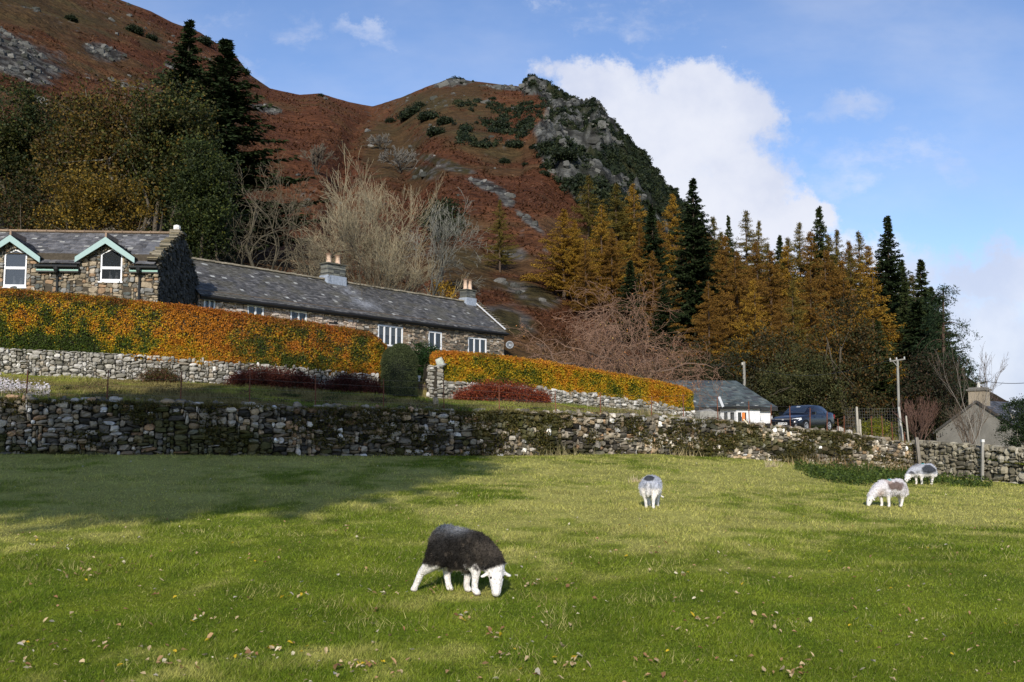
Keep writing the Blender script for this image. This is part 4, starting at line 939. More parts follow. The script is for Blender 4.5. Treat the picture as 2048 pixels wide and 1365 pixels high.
mb = MB(); cx, cy, _ = ap+D3/9*.42; rz = math.atan2(dg[1], dg[0]); zc = ap[2]
box(mb, cx, cy, zc+.02, 1.25, .8, 1.5, (.32, .27, .2), rz=rz); box(mb, cx, cy, zc+.86, 1.5, 1.0, .14, (.16, .15, .13), rz=rz); box(mb, cx, cy, zc+.99, 1.2, .8, .1, (.2, .19, .17), rz=rz)
mb.build('chimney', m_render, gr_)
mb = MB(); lathe(mb, [(.12, 0), (.1, .3), (.13, .32), (.06, .4)], 10, (.6, .58, .52), centre=(cx, cy, zc+1.04)); mb.build('chimney_pot', m_stone, gr_)
# ------------------------------------------------------------------ vegetation
def nrmz(v): return v/(np.linalg.norm(v)+1e-9)
def skeleton(rng, starts, levels, nch, ang, lf, rf, up=.15, wander=.18, nseg=4, outw=0.0, lo=.45):
    """starts: (p, d, L, r) -> list of (pts, radii, level)"""
    out = []; q = [(np.array(p, float), nrmz(np.array(d, float)), L, r, 0) for p, d, L, r in starts]
    while q:
        p, d, L, r, lv = q.pop(); pts = [p]; dd = d; ns = nseg if lv < 3 else 3
        for k in range(ns):
            dd = nrmz(dd+rng.normal(0, wander, 3)+np.array([0, 0, up*(.5 if lv == 0 else 1)])/ns); pts.append(pts[-1]+dd*L/ns)
        pts = np.array(pts); r1 = r*(.62 if lv < levels else .3); rad = np.linspace(r, r1, ns+1); out.append((pts, rad, lv))
        if lv >= levels: continue
        n = nch[min(lv, len(nch)-1)]
        for k in range(n):
            f = 1.0 if k == 0 else rng.uniform(lo, 1); x = f*ns; i = min(int(x), ns-1); o = pts[i]+(pts[i+1]-pts[i])*(x-i)
            a = ang*(.45 if k == 0 else 1)*rng.uniform(.6, 1.25); t = nrmz(np.cross(dd, rng.normal(size=3))); nd = nrmz(dd*math.cos(a)+t*math.sin(a)+np.array([0, 0, outw]))
            q.append((o, nd, L*lf*rng.uniform(.75, 1.2), (r1 if k == 0 else r*rf*.9)*rng.uniform(.85, 1), lv+1))
    return out
def wood_mesh(mb, sk, colf, thin=4, minr=.012):
    V = {}
    for pts, rad, lv in sk:
        n = 7 if lv == 0 else (5 if lv < 3 else 3)
        tube(mb, pts, np.maximum(rad, minr), n, colf(lv))
def bare_tree(name, loc, starts, seed, levels, nch, ang, lf, rf, colf, label, group=None, minr=.012, fit=None, leafcol=None, nleaf=0, **kw):
    rng = np.random.default_rng(seed); sk = skeleton(rng, starts, levels, nch, ang, lf, rf, **kw)
    if fit:      # scale the whole plant to the wanted half width and height
        A = np.concatenate([s[0] for s in sk]); hw = np.percentile(np.abs(A[:, 0]), 99); H = A[:, 2].max()*.975
        sz_ = fit[1]/H; sx_ = np.clip(fit[0]/hw, sz_*.8, sz_*1.2); S = np.array([sx_, sx_, sz_]); sk = [(p*S, r, l) for p, r, l in sk]
    root = empty(name, loc); lv = max(2, levels-4)
    mb = MB(); wood_mesh(mb, [s for s in sk if s[2] < lv], colf, minr=minr); mb.build('trunk', m_bark, root, True)
    mb = MB(); wood_mesh(mb, [s for s in sk if s[2] >= lv], colf, minr=minr); mb.build('twigs', m_bark, root, True)
    if nleaf:
        tips = np.array([s[0][-1] for s in sk if s[2] >= levels-1]); tips = tips[rng.choice(len(tips), nleaf)]+rng.normal(0, .12, (nleaf, 3))
        mb = MB(); leaves(mb, tips, .11, pick(rng, nleaf, leafcol, [1]*len(leafcol)), rng, .6); mb.build('last_leaves', m_leaf, root)
    return tag(root, label, 'tree', group)
def treeat(px, pybase, Y=None):
    if Y is None: return hit(px, pybase, 60, 500)
    x = (px-1024)/F*Y; return np.array([x, Y, gz(x, Y)])
# --- conifers ---
def conifer(seed, H, Rb, kind):
    """returns (wood MB, needles MB)"""
    rng = np.random.default_rng(seed); wd = MB(); nd = MB()
    k = 12; zz = np.linspace(0, H, k); wob = np.cumsum(rng.normal(0, .03, (k, 2)), 0); wob -= wob[0]
    tube(wd, np.column_stack([wob, zz]), np.interp(zz, [0, H], [H*.014, .03]), 7, (.06, .045, .032) if kind != 'larch' else (.085, .06, .042))
    z = H*(.10 if kind == 'spruce' else .14); B = []
    while z < H-.25:
        f = z/H; n = 5 if kind == 'spruce' else 4
        for i in range(n+(rng.random() < .5)):
            if kind == 'larch' and rng.random() < .12: continue
            prof = (1-f)**.95 if kind == 'spruce' else min(1.0, 1.12*(1-f)**.88)*(.6+.4*min(1, f*4))*(.8+.35*rng.random())
            L = Rb*prof*rng.uniform(.55, 1.15)*(1+.22*math.sin(seed+f*17+i*2.1))*(.35+.65*ss(1.0, .78, f))+.06
            B.append((z+rng.uniform(-.2, .2), rng.uniform(0, 2*math.pi), L, f))
        z += (.42 if kind == 'spruce' else .55)*(1-.38*f)*(H/20)**.5
    B = np.array(B); P0 = []; DR = []; SZ = []; C = []
    droop = {'spruce': .45, 'larch': .28, 'pine': .1}[kind]; upt = {'spruce': .40, 'larch': .30, 'pine': .35}[kind]
    for (z, az, L, f) in B:
        ca, sa = math.cos(az), math.sin(az); ns = max(3, int(L/.24)); t = (np.arange(ns)+.6)/ns
        young = ss(.75, 1, np.array([f]))[0]; dr = droop*(1-young)-.15*young
        r = L*t; h = z-dr*L*t+upt*L*t*t*(.6+.4*(1-young)); pts = np.column_stack([ca*r, sa*r, h])+rng.normal(0, .03, (ns, 3))
        if L > .6: tube(wd, np.vstack([[0, 0, z], pts[::max(1, ns//4)], pts[-1]]), np.linspace(.012+.012*L, .008, len(pts[::max(1, ns//4)])+2), 3, (.07, .052, .038) if kind == 'spruce' else (.12, .075, .04))
        m = 8 if kind == 'spruce' else 19
        pp = np.repeat(pts, m, 0); tt = np.repeat(t, m); nn = len(pp)
        side = rng.choice([-1, 1], nn); sp = rng.uniform(.3, 1.2, nn); dirr = np.column_stack([ca*np.cos(sp)-sa*side*np.sin(sp), sa*np.cos(sp)+ca*side*np.sin(sp), np.zeros(nn)])
        if kind == 'spruce': dirr[:, 2] = rng.normal(-.35, .3, nn)+.5*young; ln = (.16+.22*L*(1-tt)*.5+.16)*rng.uniform(.6, 1.3, nn)
        else: dirr[:, 2] = rng.normal(-.55, .6, nn); ln = rng.uniform(.12, .30, nn)*(1-.4*f)
        P0.append(pp+rng.normal(0, .07 if kind == 'spruce' else .12, (nn, 3))); DR.append(dirr); SZ.append(ln)
        v = rng.normal(0, 1); C.append(np.column_stack([np.full(nn, v), tt, np.full(nn, f)]))
    P0 = np.vstack(P0); DR = np.vstack(DR); DR /= np.linalg.norm(DR, axis=1)[:, None]; SZ = np.concatenate(SZ); C = np.vstack(C); n = len(P0)
    # slim kite from P0 along DR
    sd = np.cross(DR, unit(rng, n)); sd /= np.linalg.norm(sd, axis=1)[:, None]; wv = (SZ*(.17 if kind == 'spruce' else .20)+.02)[:, None]*sd
    v = np.stack([P0, P0+DR*(SZ*.45)[:, None]+wv, P0+DR*SZ[:, None], P0+DR*(SZ*.45)[:, None]-wv], 1).reshape(-1, 3)
    return wd, nd, v, n, C, rng
CON = {}
def conifer_proto(key, seed, H, Rb, kind, pal):
    wd, nd, v, n, C, rng = conifer(seed, H, Rb, kind); b = rng.normal(0, 1, n)
    a, c_, hi = [np.array(x) for x in pal]; k = np.clip(.5+.22*C[:, 0]+.18*b, 0, 1); col = mixc(a, c_, k); col = mixc(col, hi, np.clip((C[:, 1]-.55)*1.2+.15*b, 0, .6))*rng.uniform(.75, 1.25, n)[:, None]
    nd.add(v, np.arange(4*n).reshape(-1, 4), np.repeat(col, 4, 0))
    CON[key] = (wd, nd, H)
    return n
OWNER = {}
def place_conifer(key, name, x, ytop, ybase, Y, label, group, wscale=1.0, rz=0.0):
    wd, nd, H = CON[key]; loc = treeat(x, ybase, Y); d = loc[1]; top = P(x, ytop, d)[2]; h = max(3, top-loc[2])
    if key not in OWNER:
        root = empty(name, loc); wd.build('trunk', m_bark, root, True); nd.build('crown', m_needle, root); OWNER[key] = root; o = root
    else:
        o = copy_tree(OWNER[key]); o.name = name; o.location = Vector(loc)
    s = h/H; o.scale = (s*wscale, s*wscale, s); o.rotation_euler = (0, 0, rz); return tag(o, label, 'tree', group)
SPR = [(.012, .020, .007), (.020, .032, .010), (.032, .048, .015)]; SPG = [(.022, .032, .010), (.042, .056, .016), (.06, .075, .022)]
LAG = [(.17, .088, .012), (.27, .152, .018), (.36, .225, .03)]; LAO = [(.082, .068, .014), (.128, .098, .019), (.18, .135, .028)]; LAR = [(.115, .058, .013), (.18, .094, .016), (.25, .138, .024)]
conifer_proto('spr1', 1, 24, 6.4, 'spruce', SPR); conifer_proto('spr2', 2, 20, 4.6, 'spruce', SPR); conifer_proto('sprg', 3, 22, 6.2, 'spruce', SPG)
conifer_proto('lag1', 4, 18, 6.4, 'larch', LAG); conifer_proto('lao1', 5, 22, 7.0, 'larch', LAO); conifer_proto('lao2', 6, 22, 6.0, 'larch', LAO); conifer_proto('lar1', 7, 22, 7.6, 'larch', LAR); conifer_proto('lar2', 8, 20, 6.6, 'larch', LAR)
G1 = 'conifers of the wood on the right'
LST = [
 ('lag1', 'larch_tree', 1128, 418, 600, None, 'bright golden larch at the left edge of the wood, fuller and yellower than its neighbours', 1.15, 0),
 ('lao1', 'larch_tree', 1178, 350, 560, None, 'olive-yellow larch behind and just right of the bright golden larch', 1.0, 1),
 ('lao2', 'larch_tree', 1235, 366, 575, None, 'narrow olive larch in the back row, second from the left of the wood', 1.2, 2),
 ('lag1', 'larch_tree', 1268, 368, 600, None, 'golden larch standing left of the small dark spruce, below the crag', .85, 3),
 ('lar1', 'larch_tree', 1225, 455, 640, None, 'lower orange-brown larch in the front left of the wood, above the bare spreading tree', .9, 4),
 ('spr2', 'spruce_tree', 1306, 408, 660, None, 'small narrow dark spruce between golden larches, left of the tall dark spruce', 1.0, 0),
 ('lag1', 'larch_tree', 1348, 388, 620, None, 'yellow larch between the small and the tall dark spruce', .8, 5),
 ('lao1', 'larch_tree', 1365, 470, 660, None, 'brownish larch low behind the trunk of the tall dark spruce', .8, 2),
 ('spr1', 'spruce_tree', 1392, 358, 700, None, 'tallest dark spruce of the wood, pointed top against the white cloud', 1.0, 1),
 ('lao2', 'larch_tree', 1430, 432, 680, None, 'thin olive larch touching the right side of the tallest spruce', .9, 4),
 ('sprg', 'spruce_tree', 1462, 430, 690, None, 'thin green spruce top between the tallest spruce and the spiky larches', .55, 0),
 ('lao1', 'larch_tree', 1498, 420, 700, None, 'spiky-topped olive larch left of the middle gap in the wood', .85, 5),
 ('lar1', 'larch_tree', 1478, 500, 770, None, 'broad orange-brown larch with hanging boughs above the small wooden pole', 1.0, 6),
 ('lao2', 'larch_tree', 1524, 440, 690, None, 'slim olive larch with a bent tip, right of the spiky-topped larch', .7, 1),
 ('sprg', 'spruce_tree', 1565, 470, 720, None, 'low green spruce in the dip of the skyline of the wood', .8, 2),
 ('lar2', 'larch_tree', 1548, 500, 760, None, 'orange-brown larch in the middle of the wood above the round olive tree', 1.0, 0),
 ('lao1', 'larch_tree', 1606, 444, 720, None, 'tall olive larch left of the high green spruce', .8, 3),
 ('sprg', 'spruce_tree', 1646, 412, 710, None, 'high green spruce rising above the larches, right of the middle of the wood', .8, 3),
 ('lao2', 'larch_tree', 1682, 458, 720, None, 'olive larch just right of the high green spruce', .85, 2),
 ('lar1', 'larch_tree', 1625, 540, 780, None, 'rust-brown larch standing behind the round olive tree', .9, 2),
 ('lao1', 'larch_tree', 1726, 462, 740, None, 'olive larch with a fuzzy top left of the dark pointed spruce', .85, 0),
 ('lar2', 'larch_tree', 1690, 520, 770, None, 'brown larch with layered boughs above the black car', .9, 4),
 ('lag1', 'larch_tree', 1752, 545, 800, 92, 'deep orange larch with long level boughs left of the telegraph pole', 1.0, 2),
 ('spr1', 'spruce_tree', 1786, 432, 790, 104, 'dark spruce with an open tiered top near the right end of the wood', .85, 3),
 ('sprg', 'spruce_tree', 1818, 560, 800, 98, 'dark green spruce behind the telegraph pole', .9, 4),
 ('sprg', 'spruce_tree', 1851, 518, 800, 108, 'green spruce with a sharp leaning tip, second from the right end of the wood', .95, 1),
 ('spr2', 'spruce_tree', 1838, 600, 830, 88, 'broad dark conifer low at the right end, behind the red-twigged shrub', 1.5, 2),
 ('lao2', 'larch_tree', 1000, 398, 545, None, 'lone brown-gold larch on the bracken slope left of the wood', .8, 1),
 ('lar2', 'larch_tree', 1172, 480, 640, None, 'dull orange larch in front of the bright golden larch, right of it', .8, 2),
 ('lao1', 'larch_tree', 1590, 560, 800, 95, 'brown shaded larch directly above the bungalow roof', .8, 5),
 ('lar1', 'larch_tree', 1420, 560, 800, 92, 'dark brown larch low behind the right half of the bare spreading tree', .8, 1),
 ('spr1', 'spruce_tree', 1330, 560, 760, 96, 'dark spruce low behind the bare spreading tree', .9, 5),
 ('lar2', 'larch_tree', 1412, 455, 700, None, 'brown-gold larch tucked close behind the right side of the tallest spruce', 0.9, 0),
 ('lao2', 'larch_tree', 1447, 462, 700, None, 'olive larch between the tallest spruce and the spiky-topped larch', 0.9, 1),
 ('lar1', 'larch_tree', 1518, 480, 730, None, 'rust larch filling the gap right of the spiky-topped larch', 0.9, 2),
 ('lao1', 'larch_tree', 1540, 486, 720, None, 'dull olive larch at the left side of the dip in the wood skyline', 0.9, 3),
 ('lag1', 'larch_tree', 1578, 492, 740, None, 'gold-brown larch at the right side of the dip in the wood skyline', 0.9, 4),
 ('lar2', 'larch_tree', 1628, 462, 730, None, 'brown larch just left of the high green spruce', 0.9, 5),
 ('lao1', 'larch_tree', 1664, 468, 730, None, 'olive larch hugging the right flank of the high green spruce', 0.9, 6),
 ('lar1', 'larch_tree', 1705, 480, 740, None, 'rust-gold larch between the two fuzzy-topped olive larches', 0.9, 0),
 ('lag1', 'larch_tree', 1745, 492, 760, None, 'gold larch touching the left side of the dark pointed spruce', 0.9, 1),
 ('lar2', 'larch_tree', 1768, 520, 780, None, 'brown larch in front of the foot of the dark pointed spruce', 0.9, 2),
 ('sprg', 'spruce_tree', 1812, 520, 790, None, 'green spruce right of the dark pointed spruce, lower than it', 1.0, 3),
 ('lao2', 'larch_tree', 1832, 548, 800, None, 'olive larch between the two rightmost green spruces', 1.0, 4),
 ('sprg', 'spruce_tree', 1872, 572, 810, None, 'green spruce sloping down toward the drooping pine', 1.0, 5),
 ('lar1', 'larch_tree', 1320, 440, 650, None, 'orange-brown larch directly right of the small dark spruce', 0.8, 6),
 ('lag1', 'larch_tree', 1150, 440, 610, None, 'golden larch tucked against the right side of the bright golden larch', 0.8, 0),
 ('lar2', 'larch_tree', 1282, 450, 640, None, 'brown-gold larch in front of the small dark spruce, on its left', 0.8, 1),
 ('lar1', 'larch_tree', 1308, 500, 700, None, 'orange-brown larch below the small dark spruce', .8, 3),
 ('lag1', 'larch_tree', 1205, 410, 610, None, 'golden larch between the first two olive larches of the back row', .9, 2),
 ('lar2', 'larch_tree', 1455, 470, 740, None, 'golden-brown larch at the right foot of the tallest spruce', .9, 5),
 ('lag1', 'larch_tree', 1510, 560, 800, 90, 'orange larch with drooping boughs behind the short telegraph pole', .8, 4),
 ('lao2', 'larch_tree', 1582, 474, 740, None, 'olive larch right of the dip in the skyline of the wood', .9, 3),
 ('lar2', 'larch_tree', 1660, 500, 760, None, 'brown larch below the high green spruce', .9, 1),
 ('lao1', 'larch_tree', 1708, 500, 760, None, 'olive-brown larch two left of the dark pointed spruce', .8, 1),
 ('lag1', 'larch_tree', 1738, 610, 820, 86, 'small bright orange larch low beside the telegraph pole', .9, 0),
 ('lar1', 'larch_tree', 1565, 600, 800, 88, 'rusty larch low between the bungalow and the round olive tree', .8, 3),
 ('sprg', 'spruce_tree', 1878, 620, 820, 94, 'green spruce just left of the drooping pine', .9, 2),
 ('spr2', 'spruce_tree', 1262, 520, 700, None, 'dark narrow spruce between two brown larches above the bare spreading tree', 1.2, 3),
 ('sprg', 'spruce_tree', 1760, 640, 830, 84, 'low dark green spruce between the round olive tree and the telegraph pole', 1.1, 0),
]
for (k, nm, x, yt, yb, Y, lb, ws, rz) in LST: place_conifer(k, nm, x, yt, yb, Y, lb, G1, ws*(1.25 if k.startswith('s') else 1.42), rz)
G2 = 'dark conifers behind the left house'
place_conifer('spr1', 'spruce_tree', 356, 42, 440, 100, 'narrow dark spruce on the left slope, the taller left one of two against the sky', G2, 1.45, 2)
place_conifer('spr1', 'spruce_tree', 432, 78, 440, 96, 'wide shaggy dark spruce on the left slope, its top over the skyline', G2, 1.9, 4)
place_conifer('spr2', 'spruce_tree', 392, 210, 470, 90, 'dark spruce in front of and between the two tall left spruces', G2, 1.5, 1)
# drooping pine at the right end
rng = np.random.default_rng(77)
def pine(loc, H, Rb, label):
    wd = MB(); nd = MB(); root = empty('pine_tree', loc); tube(wd, [(0, 0, 0), (.1, 0, H*.3), (-.1, .1, H*.6), (.1, 0, H)], [.3, .24, .16, .04], 8, (.08, .055, .04))
    cen = []
    for i in range(64):
        f = rng.uniform(.12, 1); z = H*f; az = rng.uniform(0, 6.28); L = Rb*(1.05-f)**.6*rng.uniform(.5, 1.1)+.3; k = 6; t = np.linspace(0, 1, k)
        p = np.column_stack([math.cos(az)*L*t, math.sin(az)*L*t, z+.25*L*t-.75*L*t**2.4]); tube(wd, p, np.linspace(.05, .012, k), 4, (.08, .055, .04))
        for q in p[2:]:
            for _ in range(5): cen.append(q+rng.normal(0, [.35, .35, .14]))
    cen = np.array(cen); n = len(cen)*16; c = np.repeat(cen, 16, 0)+rng.normal(0, .20, (n, 3))*[1, 1, .7]
    leaves(nd, c, .26, pick(rng, n, [(.022, .040, .018), (.035, .058, .022), (.016, .028, .013)], [2, 1, 2]), rng, .22); wd.build('trunk', m_bark, root, True); nd.build('crown', m_needle, root)
    return tag(root, label, 'tree', G1)
l = treeat(1893, 820, 86); pine(l, P(1893, 575, 86)[2]-l[2], 4.0, 'feathery dark green pine with drooping boughs at the right end of the wood')
l = treeat(1930, 830, 92)
# --- leafy crowns made of many clumps -------------------------------------
def leafy(name, loc, H, crown, seed, nclump, nleaf, size, cols, wts, label, cat='tree', group=None, stems=5, flat=.7, clump=.9, trunkc=(.09, .075, .055), lowest=.25, shell=.55):
    """crown (cx,cz,rx,ry,rz) about the base"""
    rng = np.random.default_rng(seed); cx, cz, rx, ry, rz = crown; root = empty(name, loc); wd = MB()
    d = unit(rng, nclump); r = (rng.random(nclump)**shell)[:, None]; cen = d*r*[rx, ry, rz]*(1+.22*(fbm(d[:, 0]*2+seed, d[:, 1]*2, d[:, 2]*2, 2)-.5))[:, None]+[cx, 0, cz]
    cen = cen[cen[:, 2] > lowest]
    for i in range(stems):
        az = rng.uniform(0, 6.28); tg = cen[rng.integers(len(cen))]; k = 6; t = np.linspace(0, 1, k)[:, None]
        st = np.array([math.cos(az)*.25*(stems > 1), math.sin(az)*.25*(stems > 1), -.2]); p = st*(1-t)+tg*t; p[:, 2] = st[2]+(tg[2]-st[2])*t[:, 0]**.8; p[1:-1] += rng.normal(0, .03*H, (k-2, 3))
        tube(wd, p, np.linspace(H*.014, .015, k), 6, trunkc)
        for _ in range(5):
            o = p[rng.integers(1, k-1)]; tg2 = cen[np.argmin(np.linalg.norm(cen-(o+rng.normal(0, 1, 3)*[rx*.6, ry*.6, rz*.5]), axis=1))]; tube(wd, [o, (o+tg2)/2+rng.normal(0, .1, 3), tg2], [H*.005, .02, .012], 4, trunkc)
    cs = rng.uniform(.5, 1.15, len(cen))*clump; per = int(nleaf/len(cen)); n = per*len(cen); c = np.repeat(cen, per, 0)
    o = rng.normal(0, .45, (n, 3))*np.repeat(cs, per)[:, None]*[1, 1, flat]; tone = np.repeat(rng.normal(0, 1, len(cen)), per)
    C = np.asarray(cols, float); w_ = np.asarray(wts, float); base = pick(rng, n, cols, wts); alt = C[np.argsort(C.sum(1))]; col = base*(1+.28*np.tanh(tone))[:, None]
    lv = MB(); leaves(lv, c+o, size, col, rng, .6); 
    wd.build('trunk' if cat == 'tree' else 'stem', m_bark, root, True); lv.build('crown' if cat == 'tree' else 'foliage', m_leaf, root)
    return tag(root, label, cat, group)
GO_ = (.125, .080, .014); OL = (.052, .050, .014); DG = (.022, .033, .009); YG = (.075, .08, .014); BR = (.065, .040, .016)
G3 = 'broadleaf trees behind the left house'
def leafy_px(name, x, Y, ytop, ymid, hw, seed, ncl, nl, size, cols, wts, label, rz=None, **kw):
    loc = treeat(x, 0, Y); zt = P(x, ytop, Y)[2]; zm = P(x, ymid, Y)[2]; rx = hw/F*Y; cz = zm-loc[2]
    return leafy(name, loc, zt-loc[2], (0, cz, rx, rx*.8, zt-zm), seed, ncl, nl, size, cols, wts, label, **kw)
leafy_px('broadleaf_tree', 212, 72, 165, 320, 150, 101, 330, 30000, .24, [GO_, OL, BR, YG], [3.2, 2.6, 1.6, .8], 'big half-bare olive and gold tree with pale stems behind the middle of the left roof', group=G3, stems=13, clump=1.35, trunkc=(.17, .15, .12))
leafy_px('broadleaf_tree', 10, 76, 160, 300, 100, 102, 220, 24000, .24, [DG, OL, YG], [3, 2.4, .8], 'dense green tree at the far left edge', group=G3, stems=4, clump=1.4)
leafy_px('broadleaf_tree', 318, 70, 150, 290, 92, 103, 220, 23000, .22, [OL, DG, YG, GO_], [3, 2.4, 1, .5], 'olive-green tree just below the dark conifers', group=G3, stems=5, clump=1.2)
leafy_px('broadleaf_tree', 392, 62, 275, 400, 62, 104, 200, 22000, .17, [DG, (.05, .065, .014), YG], [4, 2, .6], 'dark glossy green tree above the stepped gable of the left house', group=G3, stems=3, clump=.95)
leafy_px('broadleaf_tree', 178, 62, 330, 420, 120, 105, 170, 15000, .17, [(.21, .135, .016), GO_, OL], [3, 3, 2], 'lower golden-leaved tree right above the left roof ridge', group=G3, stems=6, clump=1.0)
leafy_px('broadleaf_tree', 40, 64, 350, 440, 90, 106, 130, 9000, .18, [BR, OL, DG, GO_], [2.5, 2.4, 2.4, .8], 'thin brownish tree above the left dormer', group=G3, stems=5, clump=1.1)
leafy_px('broadleaf_tree', 418, 68, 400, 480, 50, 107, 110, 9000, .17, [DG, (.05, .065, .014)], [4, 2], 'small dark evergreen tree between the left house and the bare trees', group=G3, stems=3, clump=.9)
leafy_px('broadleaf_tree', 110, 80, 190, 320, 110, 108, 230, 17000, .25, [OL, GO_, DG, BR], [3, 1.6, 2, 1.5], 'loose brown and olive tree between the far left green tree and the big gold tree', group=G3, stems=8, clump=1.4)
leafy_px('broadleaf_tree', 1618, 81, 692, 785, 108, 110, 300, 30000, .16, [(.062, .066, .022), (.085, .078, .026), (.04, .048, .016)], [3, 2, 2], 'round olive-brown tree behind the black car', group=None, stems=6, clump=.95)
leafy_px('broadleaf_tree', 1700, 80, 560, 740, 80, 112, 120, 11000, .22, [(.05, .045, .016), (.10, .055, .015), (.035, .04, .013)], [3, 2, 2], 'brownish understorey tree behind the car, under the larches', stems=5, clump=1.2)
leafy_px('broadleaf_tree', 1545, 86, 640, 770, 120, 113, 120, 9000, .22, [(.05, .045, .016), (.09, .052, .015), (.028, .032, .012)], [3, 2, 3], 'shaded brown undergrowth tree behind the bungalow roof', stems=5, clump=1.2)
leafy_px('broadleaf_tree', 1860, 78, 700, 800, 80, 114, 150, 12000, .18, [(.022, .028, .011), (.035, .03, .015), (.05, .03, .015)], [3, 2, 2], 'dark thicket tree behind the telegraph pole and left of the grey house', stems=5, clump=1.1)
leafy_px('broadleaf_tree', 1245, 110, 530, 610, 130, 115, 150, 9000, .3, [(.05, .045, .016), (.09, .06, .018), (.028, .032, .012)], [3, 2, 3], 'mottled brown and olive undergrowth tree under the golden larches', stems=5, clump=1.5)
leafy_px('broadleaf_tree', 1400, 84, 680, 760, 130, 116, 150, 10000, .22, [(.028, .032, .012), (.045, .04, .016)], [3, 2], 'very dark undergrowth tree behind the right half of the bare spreading tree', stems=5, clump=1.3)
leafy_px('broadleaf_tree', 880, 84, 400, 440, 42, 117, 90, 8000, .2, [DG, (.02, .03, .012)], [2, 2], 'dark green bush-like evergreen behind the right side of the big bare tree', stems=3, clump=1.0)
# --- bare trees ---
def barkc(c0, c1, L):
    c0 = np.array(c0); c1 = np.array(c1); return lambda lv: tuple(c0+(c1-c0)*min(1, lv/L))
loc = treeat(742, 0, 71); Hh_ = P(742, 322, 71)[2]-loc[2]; rng = np.random.default_rng(5)
st = [((rng.normal(0, .25), rng.normal(0, .25), -.2), (math.cos(a)*s, math.sin(a)*s*.8, 1), Hh_*.26*rng.uniform(.85, 1.1)*(1-.15*s), .13*rng.uniform(.6, 1.1)) for a, s in zip(np.arange(13)*2.4, np.linspace(.02, 1.25, 13))]
bare_tree('bare_tree', loc, st, 11, 6, [3, 3, 3, 3, 3, 2], .36, .72, .60, barkc((.075, .065, .045), (.30, .255, .165), 5), 'big fan-shaped bare tree with pale twigs, behind the left chimney of the long cottage', 'bare trees behind the long cottage', minr=.009, fit=(5.1, Hh_), up=.04, wander=.16)
loc = treeat(858, 0, 79); Hh_ = P(858, 405, 79)[2]-loc[2]
bare_tree('bare_tree', loc, [((0, 0, -.2), (.15, 0, 1), Hh_*.4, .13), ((.2, 0, -.2), (-.2, .1, 1), Hh_*.36, .1)], 12, 6, [3, 3, 3, 3, 3], .5, .70, .6, barkc((.10, .10, .085), (.22, .215, .18), 5), 'smaller grey bare tree right of the big fan-shaped bare tree', 'bare trees behind the long cottage', minr=.01, fit=(3.0, Hh_), up=.02, wander=.2)
loc = treeat(500, 0, 67); Hh_ = P(500, 318, 67)[2]-loc[2]
bare_tree('bare_tree', loc, [((0, 0, -.2), (-.12, 0, 1), Hh_*.42, .22), ((.2, 0, -.2), (.25, .1, 1), Hh_*.34, .14)], 13, 6, [3, 3, 3, 3, 3, 2], .55, .68, .62, barkc((.05, .045, .033), (.13, .108, .072), 5), 'bare grey tree with a forked trunk, leftmost of the bare trees behind the long cottage', 'bare trees behind the long cottage', minr=.009, fit=(4.2, Hh_), up=.03, wander=.3)
loc = treeat(566, 0, 66); Hh_ = P(566, 335, 66)[2]-loc[2]
bare_tree('bare_tree', loc, [((0, 0, -.2), (.38, 0, 1), Hh_*.4, .24), ((-.2, 0, -.2), (-.45, .1, 1), Hh_*.34, .2), ((0, .2, -.2), (.05, .1, 1), Hh_*.4, .18)], 14, 6, [3, 3, 3, 3, 3, 2], .55, .68, .6, barkc((.055, .05, .036), (.14, .118, .08), 5), 'bare tree with thick crooked limbs left of the big fan-shaped bare tree', 'bare trees behind the long cottage', minr=.009, fit=(4.6, Hh_), up=.03, wander=.32)
# the wide low cherry
loc = treeat(1250, 0, 60); Hh_ = P(1230, 588, 60)[2]-loc[2]; rng = np.random.default_rng(9)
st = [((rng.normal(0, .15), rng.normal(0, .15), 0), (math.cos(a)*1.0, math.sin(a)*.8, rng.uniform(.35, 1.1)), 2.0*rng.uniform(.8, 1.2), .17*rng.uniform(.6, 1)) for a in np.linspace(0, 6.28, 13)[:-1]+.2]
st.append(((0, 0, -1), (0, 0, 1), 1.6, .3))
bare_tree('cherry_tree', loc, st, 15, 6, [4, 3, 3, 3, 3, 2], .80, .70, .6, barkc((.09, .07, .055), (.25, .15, .10), 4), 'wide low spreading tree of tangled reddish bare twigs behind the orange hedge', None, minr=.009, fit=(6.2, Hh_*1.22), up=-.26, wander=.34, leafcol=[(.5, .25, .05), (.45, .3, .1), (.5, .2, .06)], nleaf=900)
# shrubs, right side
def twiggy(name, x, Y, ytop, hw, seed, label, col, nst=7, base=None, minr=.0055, cat='shrub', spread=.5, lv=4):
    loc = treeat(x, 0, Y); H = P(x, ytop, Y)[2]-loc[2]; rng = np.random.default_rng(seed)
    st = [((rng.normal(0, .06), rng.normal(0, .06), -.1), (math.cos(a)*spread*rng.uniform(.2, 1), math.sin(a)*spread*rng.uniform(.2, 1), 1), H*.4, .03) for a in rng.uniform(0, 6.28, nst)]
    o = bare_tree(name, loc, st, seed, lv, [3, 3, 2, 2], .4, .66, .65, barkc(*col, 4), label, minr=minr, fit=(hw/F*Y, H), up=.2, wander=.12); o['category'] = cat; return o
twiggy('bare_shrub', 1832, 50, 780, 42, 31, 'bare reddish-brown twiggy shrub at the end of the retaining wall, right of the telegraph pole', ((.11, .07, .055), (.15, .085, .065)), 16, spread=.8)
twiggy('birch_tree', 1950, 52, 690, 30, 32, 'slender bare birch in front of the grey house gable', ((.24, .22, .19), (.15, .115, .095)), 2, cat='tree', spread=.12, lv=5)
